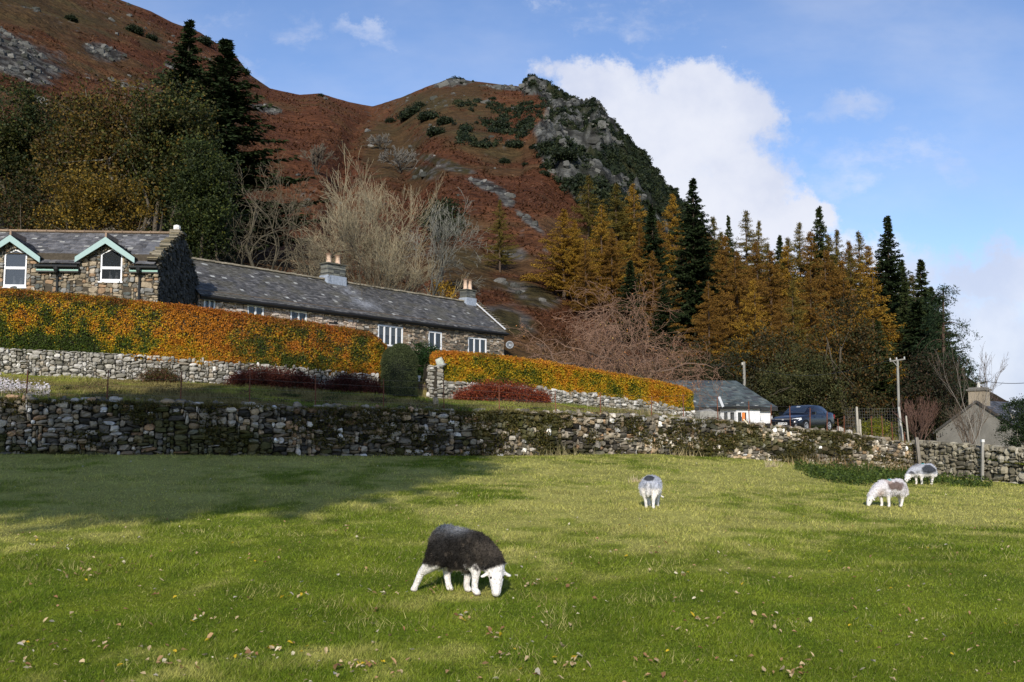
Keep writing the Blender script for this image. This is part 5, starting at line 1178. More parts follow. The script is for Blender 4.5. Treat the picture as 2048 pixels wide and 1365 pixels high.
twiggy('bare_shrub', 1935, 55, 795, 46, 33, 'low bare twiggy shrub at the foot of the grey gable', ((.13, .10, .075), (.15, .11, .08)), 9)
twiggy('bare_tree', 1925, 80, 690, 42, 34, 'fine grey bare tree leaning from the right end of the wood', ((.08, .07, .06), (.12, .10, .09)), 5, cat='tree', spread=.6, lv=5, minr=.008)
twiggy('bare_shrub', 1280, 47.0, 750, 26, 35, 'thin grey-green bare shrub growing in front of the orange hedge', ((.2, .18, .1), (.24, .22, .12)), 9, minr=.006)
leafy_px('holly_bush', 2046, 46, 783, 850, 52, 120, 160, 15000, .07, [(.02, .038, .012), (.035, .055, .016), (.012, .02, .008)], [2, 1.5, 2], 'dark green bush at the right edge behind the boundary wall', cat='bush', stems=6, clump=.35, trunkc=(.4, .36, .3), lowest=.1)
leafy_px('gorse_bush', 1755, 51, 833, 868, 42, 121, 90, 12000, .06, [(.24, .23, .02), (.15, .16, .018), (.08, .09, .012)], [2, 2, 2], 'low yellow-green gorse bush behind the wall, right of the car', cat='bush', stems=5, clump=.35, lowest=.0)
leafy_px('evergreen_bush', 845, 40.5, 683, 742, 42, 122, 170, 20000, .065, [(.018, .045, .010), (.03, .065, .014), (.010, .022, .007)], [3, 2, 2], 'dark green lumpy evergreen bush between the two hedges, beside the gate pillar', cat='bush', stems=4, clump=.38, lowest=.0)
# clipped dome
loc = treeat(798, 0, 37.9); Hd = P(798, 689, 37.9)[2]-loc[2]; rd = 36/F*37.9; rng = np.random.default_rng(61); root = empty('clipped_yew', loc)
def dome(n, k=1.0, jit=.02):
    az = rng.uniform(0, 6.28, n); u = rng.random(n); h = u*Hd; f = np.where(u < .55, 1-.06*(.55-u), np.sqrt(np.clip(1-((u-.55)/.45)**2.1, 0, 1)))
    # cap points
    q = rng.random(n) < .35; fr = np.sqrt(rng.random(n)); h = np.where(q, Hd*(.55+.45*np.sqrt(1-fr**2.1)), h); f = np.where(q, fr, f)
    p = np.column_stack([np.cos(az)*rd*f*k, np.sin(az)*rd*f*k, h*k]); nn = np.column_stack([np.cos(az)*f, np.sin(az)*f, (h/Hd)**2]); return p+rng.normal(0, jit, (n, 3)), nn/np.linalg.norm(nn, axis=1)[:, None]
mb = MB(); pr = [(rd*.93, 0), (rd*.96, Hd*.3), (rd*.96, Hd*.55), (rd*.83, Hd*.76), (rd*.55, Hd*.91), (.01, Hd*.965)]; lathe(mb, pr, 24, (.008, .012, .006)); mb.build('inner_twigs', m_leaf, root, True)
c, nm = dome(30000); c = c+nm*(.16*(fbm(c[:, 0]*3, c[:, 1]*3, c[:, 2]*3, 3, 6)-.5))[:, None]; mb = MB(); leaves(mb, c, .045, pick(rng, len(c), [(.075, .092, .035), (.045, .06, .022), (.10, .12, .05)], [2, 2, 1]), rng, .4, nm, .4); mb.build('foliage', m_leaf, root); tag(root, 'clipped dark grey-green dome-shaped yew between the two hedges', 'bush')
# red shrubs against the garden walls
def redshrub(x0, x1, Yd, ytop, seed, cols, label, n=16000):
    xm = (x0+x1)/2; loc = kpts(K1, [xm], 0, Yd)[0]; W = (x1-x0)/F*loc[1]/2; H = P(xm, ytop, loc[1])[2]-loc[2]; rng = np.random.default_rng(seed); root = empty('red_shrub', loc)
    g1, g2 = kpts(K1, [x0], 0, Yd)[0], kpts(K1, [x1], 0, Yd)[0]; ax = (g2-g1)/2
    nc = 120; u = rng.uniform(-1, 1, nc); env = (1-np.abs(u)**3)*(1-.25*rng.random(nc)); z = H*env*rng.random(nc)**.6; cen = ax[None]*u[:, None]+np.column_stack([np.zeros(nc), rng.uniform(-.3, .15, nc), z])
    c = np.repeat(cen, n//nc, 0)+rng.normal(0, .13, (n//nc*nc, 3)); c = c[c[:, 2] > -.3]; mb = MB(); leaves(mb, c, .06, pick(rng, len(c), cols, [1]*len(cols)), rng, .5); mb.build('foliage', m_leaf, root)
    mb = MB()
    for i in range(60): q = cen[i]; b0_ = np.array([q[0]*.95, q[1]*.5, q[0]/ax[0]*ax[2]-.05]); tube(mb, [b0_, (b0_+q)/2+rng.normal(0, .04, 3), q], .008, 3, (.12, .04, .03))
    mb.build('stem', m_bark, root); return tag(root, label, 'shrub', 'red-leaved shrubs below the garden walls')
redshrub(917, 1100, -.35, 765, 71, [(.26, .05, .025), (.17, .035, .02), (.33, .09, .03), (.10, .03, .02)], 'bright red-brown spreading shrub in front of the right hedge wall')
redshrub(462, 640, -.35, 742, 72, [(.10, .025, .018), (.06, .02, .014), (.14, .04, .022)], 'dark maroon shrub at the foot of the left garden wall, left of the yew dome', 15000)
redshrub(655, 765, -.35, 752, 73, [(.075, .022, .018), (.05, .018, .013)], 'small dark maroon shrub right beside the yew dome', 9000)
redshrub(290, 350, -.3, 742, 74, [(.10, .08, .03), (.12, .05, .03), (.07, .07, .02)], 'small brown-green shrub at the foot of the left garden wall, near the third fence post', 5000)
# --- scrub on the hill ---
rng = np.random.default_rng(81)
def bushproto(seed, cols, size=.32, n=1400):
    rg = np.random.default_rng(seed); mb = MB(); k = 26; d = unit(rg, k); d[:, 2] = np.abs(d[:, 2]); cen = d*rg.uniform(.3, .85, k)[:, None]*[1, 1, .8]
    c = np.repeat(cen, n//k, 0)+rg.normal(0, .17, (n//k*k, 3)); leaves(mb, c, size/2.2, pick(rg, len(c), cols, [1]*len(cols)), rg, .7); return mb
dk_ = [(.012, .020, .010), (.020, .030, .013), (.03, .04, .016)]
P1 = None
HB = [(822, 222, 30, 'wide dark gorse bush on the ridge shoulder, left end of the dark row'), (860, 228, 26, 'dark gorse bush second in the row on the shoulder'), (893, 240, 22, 'dark gorse bush at the right end of the row on the shoulder'), (872, 262, 22, 'dark gorse bush below the dark row on the shoulder'), (780, 240, 13, 'small dark gorse bush left of the dark row'), (925, 272, 15, 'dark gorse bush below and right of the shoulder row'), (965, 287, 17, 'dark gorse bush alone on open bracken, right of the shoulder row'),
      (1010, 321, 14, 'round black-green gorse bush alone in the bracken below the crag'), (1050, 328, 8, 'tiny gorse bush right of the round one below the crag'), (1045, 208, 10, 'small dark bush under the summit knoll'), (985, 196, 9, 'small dark bush on the summit slope'), (957, 200, 11, 'dark bush left on the summit slope'), (270, 58, 22, 'dark bush on the upper left hillside'), (302, 74, 14, 'small dark bush right of the big bush on the upper left hillside'), (140, 35, 16, 'faint dark bush high on the far left hillside'), (405, 78, 22, 'dark bush on the left skyline between the two tall spruces'), (487, 140, 16, 'dark bush on the skyline right of the shaggy spruce'),
      (840, 210, 16, 'dark gorse bush above the row on the shoulder'), (1000, 250, 22, 'dark bush on the rocky band left of the crag'), (1050, 245, 26, 'dark bush touching the left edge of the crag'), (1030, 285, 22, 'dark bush at the lower left of the crag'), (1090, 345, 14, 'dark bush at the foot of the crag'), (1130, 305, 30, 'broad dark bush on the left flank of the crag'), (1095, 290, 22, 'dark bush between bracken and crag'), (640, 190, 8, 'tiny bush on the saddle skyline')]
for i, (x, y, r, lb) in enumerate(HB):
    p = hit(x, y+r*.4, 60, 480); s = r/F*p[1]
    if P1 is None:
        root = empty('gorse_bush', p); bushproto(1, dk_, .4, 2200).build('foliage', m_leaf, root); mb = MB()
        for q in range(8): a = q*.785; tube(mb, [(0, 0, -.3), (math.cos(a)*.3, math.sin(a)*.3, .3)], .03, 4, (.05, .04, .03))
        mb.build('stem', m_bark, root); P1 = root; o = root
    else: o = copy_tree(P1); o.name = 'gorse_bush'; o.location = Vector(p)
    o.scale = (s*1.05, s, s*.85); o.rotation_euler = (0, 0, i*1.3); tag(o, lb, 'bush', 'gorse bushes on the hill')
# grey leafless hill trees
for x, y, hw, yt, sd, lb in ((632, 350, 36, 285, 91, 'dark leafless thorn bush alone on the bracken slope above the bare trees'), (800, 345, 45, 290, 92, 'grey leafless thorn tree in the gully above the big bare tree'), (760, 300, 30, 262, 93, 'faint grey leafless thorn tree high in the gully')):
    p = hit(x, y, 60, 480); H = (y-yt)/F*p[1]; rg = np.random.default_rng(sd); st = [((rg.normal(0, .2), 0, -.2), (math.cos(a)*.5, math.sin(a)*.5, 1), H*.4, .12) for a in rg.uniform(0, 6.28, 6)]
    bare_tree('thorn_tree', p, st, sd, 5, [3, 3, 3, 2], .45, .68, .6, barkc((.05, .045, .035), (.12, .10, .075) if sd == 91 else (.17, .16, .14), 4), lb, 'thorn trees on the hill', minr=.05, fit=(hw/F*p[1], H), up=.1, wander=.15)
leafy_px('golden_bush', 884, 80, 560, 585, 24, 131, 30, 900, .16, [(.42, .24, .02), (.3, .18, .02)], [1, 1], 'small golden-leaved bush on the slope left of the right chimney', cat='bush', stems=5, clump=.7)
# crag scrub: one uncountable cover
mb = MB(); N = 34000; pxs_ = rng.uniform(900, 1400, N); sN = rng.uniform(.25, 1.0, N)
tN = (pxs_-1024)/F; Ya = kt(K3, tN)[0]; Yb_ = kt(KR, tN)[0]; YN = Ya+(Yb_-Ya)*sN; XN = tN*YN; ZN = ground(XN, YN); qx, qy = pix(XN, YN, ZN)
den = crag_mask(qx, qy)*(fbm(XN/9, YN/13, ZN/9, 4, 77)+.07*ss(1160, 1330, qx) > .495)*.42+((qx > 905) & (qx < 1090) & (qy > 205) & (qy < 300) & (fbm(qx/26, qy/13, 0, 3, 5) > .52))*.16
kp = rng.random(N) < den; cn = np.column_stack([XN, YN, ZN])[kp]; m_ = len(cn); rr_ = rng.uniform(.5, 1.6, m_)
per = 34; c = np.repeat(cn, per, 0)+unit(rng, m_*per)*np.repeat(rr_, per)[:, None]*(rng.random(m_*per)**.4)[:, None]*[.8, .8, .6]+[0, 0, .4]
leaves(mb, c, .55, np.repeat(pick(rng, m_, dk_+[(.035, .045, .018)], [2, 3, 2, 1]), per, 0)*rng.uniform(.7, 1.3, m_*per)[:, None], rng, .7)
tag(mb.build('crag_scrub', m_leaf), 'dense dark scrub and heather clinging to the grey crag', 'scrub', kind='stuff')
# bracken fronds over the near slopes
N = 170000; rg = np.random.default_rng(83); px_ = rg.uniform(-200, 1420, N); t_ = (px_-1024)/F; Ya = kt(K3, t_)[0]; Yb_ = kt(KR, t_)[0]; YN = 1/(1/(Ya+1)+(1/(Yb_*.98)-1/(Ya+1))*rg.random(N)); XN = t_*YN; ZN = ground(XN, YN)
bc = hillcol(XN, YN, ZN); kp = (bc[:, 0] > bc[:, 1]*1.9) & (rg.random(N) < .35+.65*ss(.42, .6, fbm(XN/7, YN/9, ZN/7, 3, 8))); cn = np.column_stack([XN, YN, ZN])[kp]; n_ = len(cn); h_ = .0015*cn[:, 1]*rg.uniform(.5, 1.3, n_)+.08
mb = MB(); blades(mb, cn-[0, 0, .05], h_, h_*1.3, bc[kp]*rg.uniform(.65, 1.6, n_)[:, None]*np.array((1.05, 1.1, 1.0)), rg, .9); tag(mb.build('bracken', m_leaf), 'rust-brown dead bracken fronds covering the fell side', 'bracken', kind='stuff')
# loose scree stones on the bare patches
N = 26000; rg = np.random.default_rng(84); px_ = rg.uniform(-200, 1400, N); t_ = (px_-1024)/F; Ya = kt(K3, t_)[0]; Yb_ = kt(KR, t_)[0]; YN = Ya+(Yb_*.99-Ya)*rg.random(N)**.8; XN = t_*YN; ZN = ground(XN, YN); bc = hillcol(XN, YN, ZN)
kp = ((bc[:, 0] < bc[:, 1]*1.25) & (bc[:, 2] > .03)) | (rg.random(N) < .003); kp &= rg.random(N) < .55; cn = np.column_stack([XN, YN, ZN])[kp]; n_ = len(cn); sz = rg.lognormal(-1.0, .5, n_)*(.6+cn[:, 1]/260)
mb = MB(); a = rg.uniform(0, 6.28, n_); ex = np.column_stack([np.cos(a), np.sin(a), .3*rg.normal(size=n_)]); ey = np.column_stack([-np.sin(a), np.cos(a), 0*a]); ez = np.cross(ex, ey); stones(mb, cn, ex, ey, ez, sz*1.5, sz, sz*.9, pick(rg, n_, [(.11, .11, .10), (.08, .08, .072), (.16, .155, .14), (.05, .052, .044)], [3, 3, 1, 2]), rg, .4, .12)
tag(mb.build('scree', m_stone), 'grey scree and loose boulders on the bare patches of the fell', 'scree', kind='stuff')
# tall shade trees behind the photographer
def shade_tree(x, y, zb, zt, rad, seed, label):
    leafy('tall_tree', (x, y, 0), zt, (0, (zb+zt)/2, rad, rad, (zt-zb)/2), seed, 420, 34000, .62, [(.06, .07, .02), (.1, .07, .02)], [1, 1], label, group='tall trees behind the viewpoint', stems=1, clump=2.0, lowest=3, shell=.33)
shade_tree(-11.4, -13.5, 16.2, 29, 5.8, 201, 'tall broad tree behind the viewpoint, nearest the centre, casting the long shade on the field')
shade_tree(-20.4, -14, 15.2, 22.0, 6.4, 202, 'tall tree behind the viewpoint, second from the centre, shading the left of the field')
shade_tree(-30.5, -15, 15.4, 22.2, 6.4, 203, 'tall tree behind the viewpoint, third from the centre, shading the far left of the field')
# ------------------------------------------------------------------ animals
def blob_remesh(balls, voxel, smooth=4):
    mb = MB(); th = np.linspace(0, math.pi, 11); pr = np.column_stack([np.sin(th), -np.cos(th)]); pr[0, 0] = pr[-1, 0] = 1e-4
    for (c, r) in balls:
        r = np.broadcast_to(np.asarray(r, float), (3,)); n = 14; ph = np.arange(n)*2*math.pi/n
        v = np.stack([pr[:, None, 0]*np.cos(ph)*r[0], pr[:, None, 0]*np.sin(ph)*r[1], np.repeat(pr[:, None, 1], n, 1)*r[2]], -1).reshape(-1, 3)+np.asarray(c, float)
        i = np.arange(10)[:, None]*n; j = np.arange(n)[None]; j2 = (j+1) % n
        mb.add(v, np.stack([i+j, i+j2, i+n+j2, i+n+j], -1).reshape(-1, 4))
        mb.add(v[:n], [list(range(n))[::-1]]); mb.add(v[-n:], [list(range(n))])
    o = mb.build('tmp', m_wool); m = o.modifiers.new('r', 'REMESH'); m.mode = 'VOXEL'; m.voxel_size = voxel
    s = o.modifiers.new('s', 'SMOOTH'); s.iterations = smooth; s.factor = .5
    dg = bpy.context.evaluated_depsgraph_get(); me = bpy.data.meshes.new_from_object(o.evaluated_get(dg)); bpy.data.objects.remove(o)
    return me
def chain(pts, step=.02):
    """pts (x,y,z,r)"""
    out = []; pts = np.asarray(pts, float)
    for a, b in zip(pts[:-1], pts[1:]):
        n = max(2, int(np.linalg.norm(b[:3]-a[:3])/step))
        for k in range(n+1): q = a+(b-a)*k/n; out.append((q[:3], q[3]))
    return out
def leg(hip, knee, hock, fet, hoof, r):
    return chain([(*hip, r[0]), (*knee, r[1]), (*hock, r[2]), (*fet, r[3]), (*hoof, r[4])], .018)
def sheep(loc, yaw, S, pose, colf, label, seed, voxel=.013, hair=9000, hairlen=.03, wool=(lambda p: p[:, 2] > 0)):
    B = []
    for e in pose['body']: B.append((e[:3], e[3:]))
    B += chain(pose['neck'], .03); B += chain(pose['head'], .015)
    for s in (-1, 1):
        x, z, hx = pose['fore'][0 if s < 0 else 1]
        B += leg((.17, s*.085, .36), (x+.02, s*.085, .235), (x+.01, s*.08, .15), (x, s*.078, .055), (hx, s*.078, .022), (.085, .05, .037, .032, .037))
        x, z, hx = pose['hind'][0 if s < 0 else 1]
        hx_ = pose.get('hipx', -.20); kx = hx_+.03+x*.25; B += leg((hx_, s*.09, .42), (kx, s*.105, .31), (kx+(x-kx)*.62-.02, s*.085, .19), (x+.0, s*.08, .06), (hx, s*.078, .022), (.135, .085, .04, .032, .037))
    h = pose['head']; hd = np.array(h[0][:3]); mz = np.array(h[-1][:3]); ax = (mz-hd)/np.linalg.norm(mz-hd); sd = np.array(pose.get('side', (0, 1, 0)), float)
    for s in (-1, 1):
        e0 = hd+ax*.0+sd*s*.055; B += [(e0+sd*s*k*.026+np.array([0, 0, -.014*k]), (.026, .026, .016+.003*(k == 1))) for k in range(4)]
    t = pose.get('tail')
    if t: B += chain(t, .015)
    me = blob_remesh(B, voxel); n = len(me.vertices); v = np.zeros(n*3, np.float32); me.vertices.foreach_get('co', v); v = v.reshape(-1, 3).astype(float)
    me.calc_loop_triangles(); nv = np.zeros(n*3, np.float32); me.vertex_normals.foreach_get('vector', nv); nv = nv.reshape(-1, 3).astype(float)
    wl = wool(v)
    v2 = v+nv*(.034*(fbm(v[:, 0]*14, v[:, 1]*14, v[:, 2]*14, 3, seed)-.5)*wl)[:, None]; me.vertices.foreach_set('co', v2.astype(np.float32).ravel())
    col = colf(v); at = me.attributes.new('Col', 'FLOAT_COLOR', 'POINT') if 'Col' not in me.attributes else me.attributes['Col']
    at.data.foreach_set('color', np.hstack([col, np.ones((n, 1))]).astype(np.float32).ravel()); me.materials.clear(); me.materials.append(m_wool)
    me.polygons.foreach_set('use_smooth', np.ones(len(me.polygons), bool))
    root = empty('sheep', loc, yaw); root.scale = (S,)*3
    b = bpy.data.objects.new('body', me); COL.objects.link(b); b.parent = root; me.name = 'body'
    rng = np.random.default_rng(seed); idx = np.where(wl)[0]; idx = rng.choice(idx, hair); p = v2[idx]+rng.normal(0, voxel*.4, (hair, 3)); nn = nv[idx]
    d = nn*rng.uniform(.15, .7, hair)[:, None]+np.array([-.25, 0, -.7])+rng.normal(0, .4, (hair, 3)); d /= np.linalg.norm(d, axis=1)[:, None]; ln = hairlen*rng.uniform(.5, 1.3, hair)[:, None]
    w = np.cross(d, unit(rng, hair)); w /= np.linalg.norm(w, axis=1)[:, None]; w *= .0035
    mb = MB(); mb.add(np.stack([p-w-nn*.004, p+w-nn*.004, p+d*ln+nn*.004], 1).reshape(-1, 3), np.arange(3*hair).reshape(-1, 3), np.repeat(np.clip(colf(p)*rng.uniform(.75, 1.5, hair)[:, None], 0, .85), 3, 0)); mb.build('fleece', m_wool, root)
    up = np.cross(ax, sd); up = up if up[0]+up[2]*.3 > 0 else -up; fc = hd+ax*.07
    for s in (-1, 1):
        e = MB(); th = np.linspace(0, math.pi, 7); lathe(e, np.column_stack([np.sin(th)*.011+1e-4, -np.cos(th)*.011]), 8, (.02, .015, .01), centre=fc+sd*s*.06+up*.05); e.build('eye', m_plain, root, True)
    return tag(root, label, 'sheep', 'sheep grazing in the field')
def pm(p, c, r): return np.exp(-(((p-np.array(c))/np.array(r))**2).sum(1))
WH = np.array((.78, .74, .70))
def nz(p, s, f=9): return fbm(p[:, 0]*f, p[:, 1]*f, p[:, 2]*f, 3, s)-.5
POSE1 = dict(body=[(-.105, 0, .480, .185, .165, .19), (.03, 0, .45, .22, .18, .19), (.17, 0, .430, .20, .17, .185), (.05, 0, .35, .20, .14, .115)],
             neck=[(.24, 0, .43, .155), (.335, -.01, .365, .135), (.405, -.03, .30, .115), (.43, -.05, .26, .095)], head=[(.44, -.055, .235, .080), (.455, -.085, .17, .073), (.465, -.11, .10, .056), (.47, -.125, .05, .047)],
             side=(.85, .52, 0), fore=[(.22, 0, .25), (.07, 0, .09)], hind=[(-.42, 0, -.44), (-.13, 0, -.11)], hipx=-.13, tail=[(-.27, 0, .46, .04), (-.305, 0, .38, .035), (-.31, 0, .30, .025)])
hd1 = np.array((.45, -.07, .2))
def woolz1(p):
    head = ss(.295, .265, p[:, 2]-.35*(p[:, 0]-.43))*(p[:, 0] > .33); legs = ss(.30, .25, p[:, 2]+.16*nz(p, 3, 16)+.10*ss(-.3, -.4, p[:, 0])*0)*(p[:, 0] < .36)
    bel = (np.abs(p[:, 0]-.02) < .16)
    return head, np.where((p[:, 0] > -.12) & (p[:, 0] < .14) & (p[:, 2] > .19), 0, legs)
def col1(p):
    h, l = woolz1(p); c = np.tile(np.array((.022, .020, .018)), (len(p), 1)); k = nz(p, 7, 5); c = mixc(c, (.065, .055, .045), ss(0, .25, k+.1)); c = mixc(c, (.11, .09, .07), .6*ss(.12, .3, nz(p, 27, 22)))
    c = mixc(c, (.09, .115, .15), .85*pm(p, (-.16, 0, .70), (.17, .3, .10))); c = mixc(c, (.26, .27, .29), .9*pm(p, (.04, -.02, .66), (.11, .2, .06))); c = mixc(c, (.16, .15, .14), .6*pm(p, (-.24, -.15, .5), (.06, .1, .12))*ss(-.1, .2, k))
    c = mixc(c, (.45, .38, .30), .7*ss(.27, .225, p[:, 2])*((p[:, 0] > -.12) & (p[:, 0] < .16))*ss(-.15, .1, k)); c = mixc(c, (.5, .45, .4), .5*pm(p, (-.33, 0, .36), (.06, .1, .12))*ss(-.1, .2, k))
    c = mixc(c, WH, np.clip(h+l, 0, 1)); c = mixc(c, (.10, .07, .06), ss(.055, .03, p[:, 2])*(p[:, 0] > .4)*.3*0); c = mixc(c, (.2, .16, .13), ss(.022, .008, p[:, 2])*(p[:, 0] < .4)); return c
def w1(p): h, l = woolz1(p); return (h < .3) & (l < .3)
POSE2 = dict(body=[(-.20, 0, .475, .18, .17, .18), (0, 0, .46, .25, .185, .185), (.20, 0, .45, .20, .17, .185), (.0, 0, .37, .25, .14, .12)],
             neck=[(.28, 0, .44, .155), (.40, 0, .38, .13), (.49, 0, .30, .105), (.54, 0, .25, .09)], head=[(.56, 0, .215, .078), (.59, 0, .16, .07), (.615, 0, .10, .055), (.625, 0, .05, .045)],
             side=(0, 1, 0), fore=[(.20, 0, .22), (.12, 0, .13)], hind=[(-.30, 0, -.29), (-.22, 0, -.20)], tail=[(-.38, 0, .50, .045), (-.42, 0, .38, .05), (-.42, 0, .29, .045), (-.41, 0, .25, .03)])
def woolz2(p):
    head = ss(.27, .23, p[:, 2]-.0)*(p[:, 0] > .46); legs = ss(.29, .23, p[:, 2]+.12*nz(p, 3, 16)); legs = np.where((p[:, 0] > -.14) & (p[:, 0] < .12) & (p[:, 2] > .21), 0, legs)
    return head, legs*(p[:, 0] < .46)
def w2(p): h, l = woolz2(p); return (h < .3) & (l < .3)
def col2(p):   # grey-white, dark patch above the tail
    c = np.tile(np.array((.42, .44, .50)), (len(p), 1))*(1+.5*nz(p, 5, 12))[:, None]; c = mixc(c, (.035, .04, .05), .95*ss(.35, .6, pm(p, (-.30, 0, .60), (.15, .13, .085))+.5*nz(p, 6, 10))); c = mixc(c, WH, ss(.44, .36, p[:, 2]+.1*nz(p, 8))*(p[:, 0] < -.1)); c = mixc(c, (.6, .58, .56), ss(-.40, -.44, p[:, 0])*.6)
    c = mixc(c, (.06, .06, .07), .7*pm(p, (.1, .0, .64), (.12, .12, .08))); h, l = woolz2(p); return mixc(c, WH, np.clip(h+l, 0, 1))
def col3(p):   # white with brown smudges and a teal mark
    c = np.tile(np.array((.62, .59, .60)), (len(p), 1))*(1+.4*nz(p, 5, 12))[:, None]; k = nz(p, 9, 7); c = mixc(c, (.13, .085, .07), .92*ss(.18, .5, pm(p, (-.02, .19, .50), (.17, .2, .11))+.9*k)); c = mixc(c, (.2, .14, .12), .8*ss(.3, .6, pm(p, (-.3, .15, .38), (.04, .1, .05))+.4*k)); c = mixc(c, (.45, .34, .30), .5*ss(.3, .6, pm(p, (.12, .1, .62), (.12, .2, .08))+.5*k))
    c = mixc(c, (.62, .42, .30), .5*pm(p, (.36, .1, .32), (.09, .15, .09))); c = mixc(c, (.02, .30, .28), ss(.45, .6, pm(p, (.06, .05, .66), (.07, .16, .05)))); h, l = woolz2(p); return mixc(c, WH, np.clip(h+l, 0, 1))
def col4(p):   # grey saddle, white belly, teal mark
    c = np.tile(np.array((.40, .41, .45)), (len(p), 1))*(1+.5*nz(p, 5, 12))[:, None]; k = nz(p, 19, 7); c = mixc(c, (.035, .04, .05), .95*ss(.2, .5, pm(p, (-.06, .17, .48), (.20, .2, .12))+.6*k)); c = mixc(c, (.05, .05, .055), .9*ss(.35, .6, pm(p, (.47, .05, .34), (.09, .2, .11))+.4*k)); c = mixc(c, (.08, .07, .07), .8*pm(p, (.3, 0, .60), (.12, .15, .06)))
    c = mixc(c, WH, ss(.36, .30, p[:, 2]+.05*k)); c = mixc(c, (.02, .30, .28), ss(.45, .6, pm(p, (.04, .03, .665), (.10, .18, .04)))); h, l = woolz2(p); return mixc(c, WH, np.clip(h+l, 0, 1))
def shit(px, py):
    Y = np.linspace(4, 45, 6000); a = P(px, py, 1.0); X = a[0]*Y; Z = CZ+(a[2]-CZ)*Y; i = np.argmax(fieldz(a[0], Y) >= Z); return np.array([X[i], Y[i], fieldz(a[0], Y[i])])
l1 = shit(914, 1186); l2 = shit(1304, 1015); l3 = shit(1783, 1014); l4 = shit(1848, 970)
sheep(l1, R(-20), 1.0*l1[1]/10.2, POSE1, col1, 'large dark-fleeced sheep with white head and white legs, grazing nearest the camera', 1, .011, 26000, .028, w1)
sheep(l2, R(72), 65/F*l2[1]/.665, POSE2, col2, 'pale grey sheep seen from behind with a dark patch above its tail', 2, .014, 8000, .03, w2)
sheep(l3, R(196), 56/F*l3[1]/.665, POSE2, col3, 'white sheep with brown smudges and a green mark on its back, facing left', 3, .014, 8000, .03, w2)
sheep(l4, R(192), 43/F*l4[1]/.665, POSE2, col4, 'small grey-backed sheep with a green mark, grazing farthest away by the right wall', 4, .016, 6000, .03, w2)
